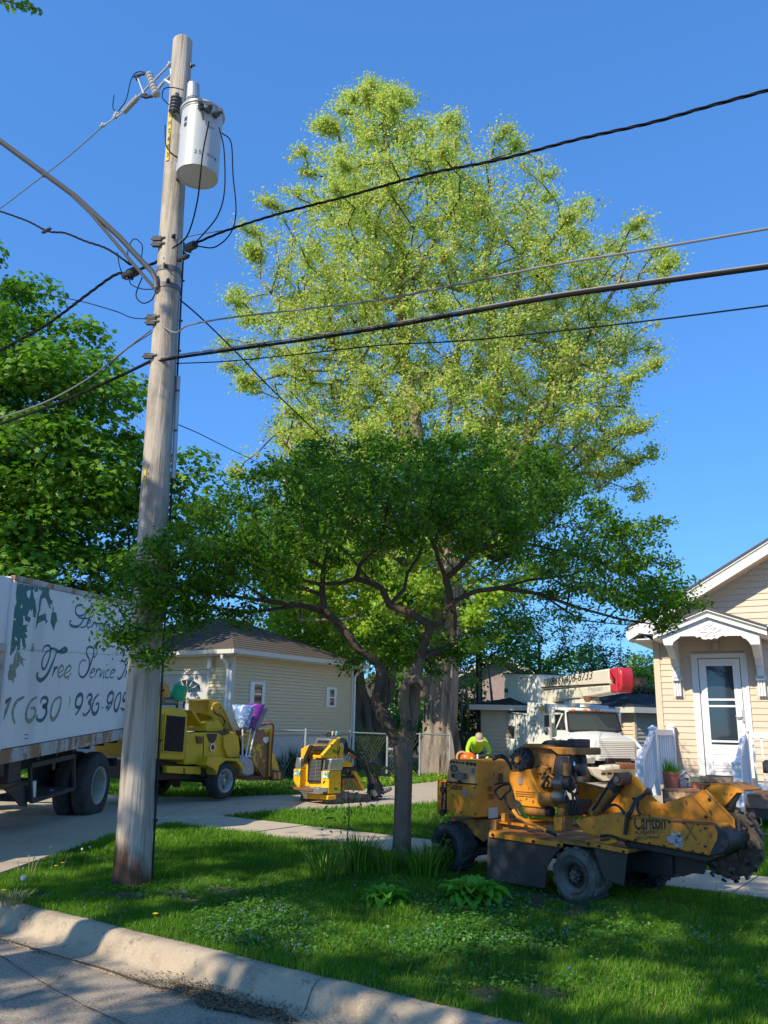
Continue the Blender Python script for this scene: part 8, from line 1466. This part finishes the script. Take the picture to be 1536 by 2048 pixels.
# ---------------------------------------------------------------- street hawthorn in the verge
def hawthorn():
    base = np.array([*atZ(804, 1738, .19)[:2], .15]); Y = base[1]; o = empty('street_tree', base, 'low spreading dark green street tree with crooked limbs standing in the grass verge', 'tree'); A = lambda x, y, dy=0: atY(x, y, Y+dy)-base
    trunk(o, [A(802, 1752), A(804, 1700), A(806, 1620), A(807, 1560), A(806, 1500), A(800, 1470)], [.102, .095, .09, .093, .105, .095], m_bark, 1.25, 44, .07, 2)
    t = trunk(o, [A(803, 1492), A(788, 1466), A(764, 1428), A(756, 1398), A(763, 1360), A(758, 1330), A(738, 1312), A(715, 1297), A(693, 1264), A(669, 1239), A(649, 1218)], [.10, .088, .075, .07, .062, .058, .052, .048, .044, .04, .036], m_limb, 1.0, 24, .1, 3); t.name = 'left_stem'
    t = trunk(o, [A(806, 1500), A(814, 1465), A(822, 1425), A(824, 1385), A(829, 1350), A(838, 1318)], [.10, .096, .09, .095, .085, .06], m_bark, 1.0, 28, .14, 4); t.name = 'right_stem'
    b = MB(); b.tube([A(812, 1440, -.1), A(806, 1400, -.15), A(812, 1365, -.2), A(835, 1358, -.22), A(852, 1372, -.2), A(846, 1392, -.15)], [.06, .06, .055, .06, .055, .05], 12); b.build('pruned_knot', m_bark, o, smooth=True)
    limbs = [[A(805, 1480), A(824, 1385), A(841, 1315)], [A(800, 1478), A(762, 1425), A(763, 1360), A(757, 1327), A(715, 1297, .1), A(669, 1239, .1), A(649, 1222, .1), A(644, 1177, .1), A(647, 1135, .2), A(655, 1100, .3), A(640, 1050, .4)],
        [A(649, 1218, .1), A(600, 1210, -.2), A(540, 1203, -.5), A(450, 1190, -.9), A(370, 1178, -1.3), A(300, 1165, -1.6), A(250, 1190, -1.8)], [A(540, 1203, -.5), A(460, 1150, -.9), A(390, 1120, -1.2), A(320, 1110, -1.5)], [A(600, 1210, -.2), A(500, 1225, -.7), A(420, 1215, -1.1), A(340, 1225, -1.5)],
        [A(644, 1190, .1), A(590, 1170, .5), A(520, 1160, .9), A(440, 1150, 1.0)], [A(647, 1140, .2), A(600, 1110, 0), A(530, 1085, -.2), A(450, 1070, -.3)],
        [A(841, 1315), A(852, 1275, -.1), A(863, 1253, -.1), A(886, 1241, -.1), A(894, 1217), A(914, 1199), A(952, 1182, .1), A(1000, 1176, .1), A(1080, 1188), A(1150, 1213, -.1), A(1240, 1238, -.2), A(1330, 1252, -.3), A(1380, 1240, -.3)],
        [A(863, 1253, -.1), A(819, 1224), A(779, 1210, .1), A(764, 1177, .1), A(742, 1166, .1), A(713, 1157), A(682, 1166), A(640, 1168, -.2), A(560, 1150, -.6), A(470, 1120, -.9)],
        [A(779, 1210, .1), A(808, 1180, .4), A(815, 1146, .5), A(837, 1113, .6), A(850, 1060, .8)], [A(715, 1155), A(720, 1129, -.2), A(740, 1107, -.3), A(751, 1088, -.4), A(780, 1040, -.5)],
        [A(845, 1310), A(885, 1300, .1), A(905, 1288, .15), A(908, 1235, .15), A(899, 1186, .1), A(892, 1157, .1), A(877, 1120, 0), A(868, 1088, -.2), A(840, 1040, -.4)],
        [A(892, 1157, .1), A(910, 1142, .1), A(939, 1111, .1), A(960, 1098, .1), A(1010, 1086, 0), A(1070, 1090, -.2), A(1150, 1110, -.3), A(1250, 1140, -.4)],
        [A(910, 1142, .1), A(886, 1109, .5), A(872, 1080, .8), A(880, 1010, 1.2)], [A(960, 1098, .1), A(1000, 1060, .6), A(1060, 1020, 1.0), A(1130, 1000, 1.4)],
        [A(908, 1250, .15), A(930, 1256, .1), A(944, 1256, .1)], [A(830, 1312), A(808, 1290, .2), A(788, 1264, .3), A(764, 1230, .3), A(744, 1224, .3), A(704, 1222, .2), A(655, 1214, .1)],
        [A(1000, 1176, .1), A(1060, 1160, .5), A(1140, 1150, .9), A(1230, 1120, 1.1)], [A(1080, 1188), A(1160, 1240, -.5), A(1250, 1250, -.9)],
        [A(740, 1165, .1), A(700, 1110, 1.0), A(640, 1060, 1.6), A(560, 1010, 1.9)], [A(850, 1060, .8), A(800, 1000, 1.6), A(720, 960, 2.0)]]
    TP = [(255, 1150), (330, 1085), (380, 1050), (440, 1010), (500, 975), (560, 938), (640, 912), (740, 905), (850, 905), (920, 900), (1000, 903), (1080, 930), (1130, 960), (1180, 1005), (1240, 1060), (1290, 1110), (1400, 1205)]
    BP = [(255, 1260), (330, 1245), (400, 1205), (500, 1185), (600, 1125), (700, 1090), (800, 1072), (900, 1068), (1000, 1095), (1080, 1150), (1150, 1195), (1240, 1215), (1330, 1225), (1400, 1215)]
    g = np.random.default_rng(17); T = []; tx, ty = zip(*TP); bx_, by_ = zip(*BP)
    while len(T) < 1250:
        x = g.uniform(255, 1360); hw = max(.25, 2.1*math.sqrt(max(.02, 1-((x-800)/600)**2))); dy = g.uniform(-hw, hw)
        if x < 340 and g.random() < .5: continue
        if x > 1130 and g.random() < .42: continue
        if x < 420: dy = g.uniform(-2.1, -.6)*(420-x)/170+dy*(1-(420-x)/170)
        t0, b0_ = np.interp(x, tx, ty), np.interp(x, bx_, by_); y = t0+14+(b0_-t0-20)*g.random()**1.0
        T.append(A(x, y, dy))
    for x, y, dy, n, s_ in ((1300, 1060, .2, 5, .08), (1330, 1040, .2, 5, .07), (1290, 1085, .1, 6, .1), (1320, 1110, 0, 5, .1), (1350, 1190, -.2, 8, .12), (1385, 1205, -.3, 3, .05), (1300, 1170, -.2, 8, .12), (1200, 1045, .5, 6, .12),
        (280, 1300, -1.7, 6, .1), (240, 1262, -1.8, 5, .10), (222, 1215, -1.9, 5, .12), (215, 1170, -1.8, 4, .10), (300, 1320, -1.6, 2, .05), (255, 1310, -1.7, 4, .08), (330, 1270, -1.4, 4, .10), (320, 1140, -1.6, 8, .15), (300, 1100, -1.5, 5, .1), (440, 1225, -.8, 6, .12), (350, 1230, -1.3, 7, .12), (480, 1230, -.5, 5, .1),
        (700, 1330, .1, 4, .06), (740, 1345, .2, 6, .09), (790, 1320, .3, 9, .12), (860, 1300, .3, 9, .14), (900, 1330, .2, 8, .12), (820, 1290, .5, 8, .14), (760, 1290, .4, 7, .12), (880, 1350, .3, 6, .1), (930, 1290, .2, 6, .12), (828, 1463, -.1, 2, .03), (760, 1250, .6, 6, .14), (700, 1270, .3, 5, .1), (960, 1300, .4, 7, .14), (845, 1245, .6, 6, .14), (1020, 1260, .4, 5, .12)):
        for j in range(n): T.append(A(x, y, dy)+g.normal(size=3)*s_*np.array([1.7, 1.7, .8]))
    for k in range(150):
        x = g.uniform(240, 1340); y = np.interp(x, tx, ty)-g.uniform(-6, 30) if k % 3 else np.interp(x, bx_, by_)+g.uniform(-5, 22); hw = 1.6*math.sqrt(max(.02, 1-((x-800)/600)**2)); dy = g.uniform(-hw, hw)-(max(0, 420-x)/170*1.4)
        for j in range(3): T.append(A(x+g.normal()*10, y+j*6, dy)+g.normal(size=3)*.03)
    PA, par, r, tips = grow(limbs, np.array(T), .085, .0028, sag=.03, step=.22, seed=4, pen=.15)
    r = np.minimum(r*.85, .05); wood(o, PA, par, r, m_limb, m_twig, .02)
    Pn, Nn = [], []; ctr = np.array([0, 0, 2.2])
    for t in tips:
        p, q = PA[t], PA[par[t]]; q2 = PA[par[par[t]]]
        for a_, b_, n in ((p, q, g.integers(26, 46)), (q, q2, g.integers(2, 7))):
            f = g.random(n)[:, None]; pp = a_*(1-f)+b_*f+g.normal(size=(n, 3))*np.array([.07, .07, .035]); Pn.append(pp); Nn.append(np.tile([0, 0, 1.], (n, 1)))
    Pn, Nn = np.concatenate(Pn), np.concatenate(Nn); leaves('crown', Pn, Nn, .054, lf_haw, o, 'oval', .75, 6)
hawthorn()
# ---------------------------------------------------------------- plants at the foot of the tree
def blade_tuft(name, px, py, lab, n, h, w, spread, m, seed, arch=.35, grp=None, cat='plant', z=None):
    p = atZ(px, py, .19 if z is None else z); o = empty(name, p, lab, cat, grp); g = np.random.default_rng(seed); Vs, Fs = [], []
    for k in range(n):
        a = g.uniform(0, 2*np.pi); d = np.array([math.cos(a), math.sin(a), 0]); r0 = g.random()*spread; H_ = h*g.uniform(.6, 1.15); s_ = np.array([-d[1], d[0], 0])*w*g.uniform(.7, 1.2)/2; L_ = arch*g.uniform(.3, 1.4)*H_
        c = [d*r0*.6+np.array([g.normal()*.02, g.normal()*.02, -.02])]; c = c+[c[0]+d*L_*t**2+np.array([0, 0, H_*(t-.18*t**3)]) for t in (.35, .7, 1.)]
        i = len(Vs); Vs += [c[0]-s_, c[0]+s_, c[1]-s_, c[1]+s_, c[2]-s_*.7, c[2]+s_*.7, c[3], c[3]+s_*.05]; Fs += [(i, i+1, i+3, i+2), (i+2, i+3, i+5, i+4), (i+4, i+5, i+7, i+6)]
    fastmesh('blades', np.array(Vs), np.array(Fs), m, o, np.repeat(g.random(n), 3)); return o
GT = 'grassy tufts round the street tree'
blade_tuft('day_lily', 715, 1745, 'tall clump of narrow green blades left of the street tree trunk', 300, .42, .015, .32, lf_grass, 1, .4, GT)
blade_tuft('day_lily', 775, 1748, 'dense tuft of narrow blades in front of the street tree trunk', 190, .33, .013, .26, lf_grass, 2, .5, GT)
blade_tuft('day_lily', 850, 1755, 'tuft of long arching blades between the trunk and the right hosta', 240, .38, .014, .32, lf_grass, 3, .5, GT)
blade_tuft('day_lily', 900, 1745, 'tuft of arching blades in front of the grinder rear tyre', 170, .40, .013, .26, lf_grass, 4, .6, GT)
blade_tuft('day_lily', 650, 1760, 'short loose tuft farthest left of the street tree', 150, .34, .012, .30, lf_grass, 5, .5, GT)
def hosta(px, py, lab, n, R, seed):
    p = atZ(px, py, .175); o = empty('hosta', p, lab, 'plant', 'hostas at the foot of the street tree'); g = np.random.default_rng(seed)
    for k in range(n):
        ring = k/n; a = k*2.4+g.normal()*.25; L_ = R*(.6+.5*ring)*g.uniform(.8, 1.2); el = rad(72-58*ring+g.normal()*6); W_ = .165*L_*g.uniform(.85, 1.2); d = np.array([math.cos(a), math.sin(a), 0]); s_ = np.array([-d[1], d[0], 0]); b = MB(); vs_ = []; m = 8; cc = np.array([0, 0, .0]); q = cc.copy(); e_ = el
        for i in range(m+1):
            t = i/m; w = W_*math.sin(math.pi*min(1, max(0, (t-.22)/.78))**.75)*1.1 if t > .22 else .012; w = max(w, .006) if i < m else .001
            fold = .55*w; wav = .012*math.sin(i*1.9+k)
            for f in (-1, -.5, 0, .5, 1): vs_.append(q+s_*w*f+np.array([0, 0, abs(f)*fold+(wav*abs(f))]))
            q = q+(d*math.cos(e_)+np.array([0, 0, math.sin(e_)]))*L_/m; e_ -= (rad(95)*L_/R)/m*(1.0 if t > .3 else .4)
        b.add(vs_, [(i*5+j, i*5+j+1, (i+1)*5+j+1, (i+1)*5+j) for i in range(m) for j in range(4)]); lo = b.build('leaf', lf_hosta, o, smooth=True, recalc=False)
        at = lo.data.attributes.new('v', 'FLOAT', 'FACE'); at.data.foreach_set('value', np.full(len(lo.data.polygons), g.uniform(.1, .9), np.float32))
hosta(768, 1808, 'smaller hosta with broad pointed leaves left below the street tree', 44, .27, 3)
hosta(945, 1808, 'large bright hosta with broad glossy leaves right of the street tree', 80, .36, 4)
blade_tuft('dandelion_plant', 665, 1735, 'thin spindly sapling standing left of the tree against the sidewalk', 10, .5, .012, .08, lf_mid, 6, .3, None, 'sapling')
for px, py, Y, lab, h_, n in ((692, 1700, 10.3, 'young leafy sapling in front of the skid steer tracks', .75, 70), (905, 1720, 8.9, 'leafy shoot left of the grinder control box', .48, 70), (890, 1640, 9.0, 'second leafy shoot right of the street tree trunk', .3, 30)):
    p = atY(px, py, Y); p[2] = .19; o = empty('sapling', p, lab, 'sapling'); g = np.random.default_rng(int(px)); b = MB(); b.tube([(0, 0, 0), (.03, 0, h_*.5), (0, .02, h_)], [.008, .006, .003], 5); b.build('stem', m_twig, o)
    P = g.normal(size=(n, 3))*np.array([.11, .08, .2])*h_/.6+[0, 0, h_*.75]; P = P[P[:, 2] > .1]; leaves('leaves', P, np.tile([0, -.3, 1.], (len(P), 1)), .075, lf_mid, o, 'oval', .6, 5)
# ground ivy with small violet flowers: a creeping carpet
g = np.random.default_rng(12); n = 15000; P = np.c_[g.normal(.1, 1.1, n), g.normal(6.6, .55, n)]; P = np.r_[P, np.c_[g.uniform(-2.5, 2.5, 9000), g.uniform(5.2, 8.4, 9000)]]; c = clumpy(P, 3.2, 33); P = P[(c+g.normal(size=len(P))*.22 > .02) & lawn_mask(P, .05)]
Z = gz(P[:, 0], P[:, 1])+g.uniform(.02, .065, len(P)); o = leaves('ground_ivy', np.c_[P, Z], np.tile([0, 0, 1.], (len(P), 1)), .024, lf_gill, None, 'lobed', .35, 6); tag(o, kind='stuff')
lf_vio = leafmat('violet_petal', (.16, .16, .42), (.32, .32, .66), .3)
P2 = P[g.random(len(P)) < .012]; P2 = P2[clumpy(P2, 5, 35) > -.05]; P2 = np.repeat(P2, 3, axis=0)+g.normal(size=(len(P2)*3, 2))*.02; o = leaves('violet_flowers', np.c_[P2, gz(P2[:, 0], P2[:, 1])+g.uniform(.05, .085, len(P2))], np.tile([0, -.6, .8], (len(P2), 1)), .015, lf_vio, None, 'diamond', .5, 7); tag(o, kind='stuff')
# dandelions
m_dand = mat('dandelion_yellow', (.85, .60, .01), .6, var=.1); m_seed = mat('seed_head', (.6, .6, .56), .9, var=.1); m_stem = mat('dandelion_stem', (.36, .30, .17), .7, var=.2)
GD = 'dandelions in the verge'
def dandelion(px, py, h_, yellow, lab, lean=0, r_=.018):
    p = atZ(px, py, .17); o = empty('dandelion', p, lab, 'dandelion', GD); b = MB(); b.tube([(0, 0, 0), (lean*.5, 0, h_*.55), (lean, 0, h_)], .0035, 5); b.build('stem', m_stem, o); b = MB()
    if yellow: b.lathe([(0, 0), (r_*.6, .002), (r_*1.1, .010), (r_*.7, .014), (0, .016)], (lean, 0, h_), 'z', 12)
    else: b.ball((lean, 0, h_), r_, 10)
    b.build('flower_head', m_dand if yellow else m_seed, o)
for a in ((310, 1838, .03, True, 'single yellow dandelion in the grass near the kerb', 0, .022), (122, 1738, .05, True, 'yellow dandelion nearest the driveway edge', .01, .02), (111, 1742, .04, True, 'yellow dandelion just left of another by the driveway', 0, .02), (6, 1795, .05, True, 'yellow dandelion at the left frame edge', 0, .022),
          (45, 1768, .05, False, 'round white seed head on the verge corner', 0, .028), (95, 1735, .19, False, 'tall thin stalk with a small pale head', .01, .008), (103, 1738, .14, False, 'shorter stalk beside the tall one', .0, .008), (112, 1735, .22, False, 'tallest leaning stalk at the driveway edge', .035, .006), (58, 1748, .16, False, 'stalk at the left of the close trio', -.02, .007), (62, 1748, .15, False, 'middle stalk of the close trio', .01, .012), (66, 1748, .13, False, 'right stalk of the close trio', .04, .011), (36, 1750, .13, False, 'bent stalk over the verge corner', -.02, .006),
          (125, 1738, .12, False, 'stalk leaning right by the driveway', .04, .006), (163, 1712, .07, False, 'dark closed head at the driveway edge', 0, .014), (178, 1708, .07, False, 'dark closed head right of another', 0, .014), (1340, 1768, .05, True, 'yellow dandelion by the sidewalk below the grinder', 0, .012), (1368, 1774, .05, True, 'yellow dandelion right of another by the sidewalk', 0, .012)): dandelion(*a)
blade_tuft('weed_tuft', 25, 1800, 'straggly pale yellow-green weeds at the verge corner by the kerb', 90, .10, .012, .25, mat('pale_weed', (.26, .26, .08), .7, var=.3), 8, 1.2)
blade_tuft('iris_clump', 572, 1560, 'dark spiky clump of iris leaves against the garage foundation', 320, .95, .03, .62, lf_dark, 9, .35, z=.17)
blade_tuft('iris_clump', 548, 1562, 'second dark spiky clump behind the chipper hopper', 200, .75, .03, .5, lf_dark, 10, .4, z=.17)
g = np.random.default_rng(23); n = 1500; P = np.c_[g.uniform(-3.5, 8, n), g.uniform(17, 26, n)]; P = P[lawn_mask(P)]; o = leaves('lawn_dandelions', np.c_[P, np.full(len(P), .30)], np.tile([0, -.4, 1.], (len(P), 1)), .035, leafmat('dandelion_dots', (.6, .45, .02), (.75, .6, .05), 0), None, 'diamond', .3, 9); tag(o, kind='stuff')
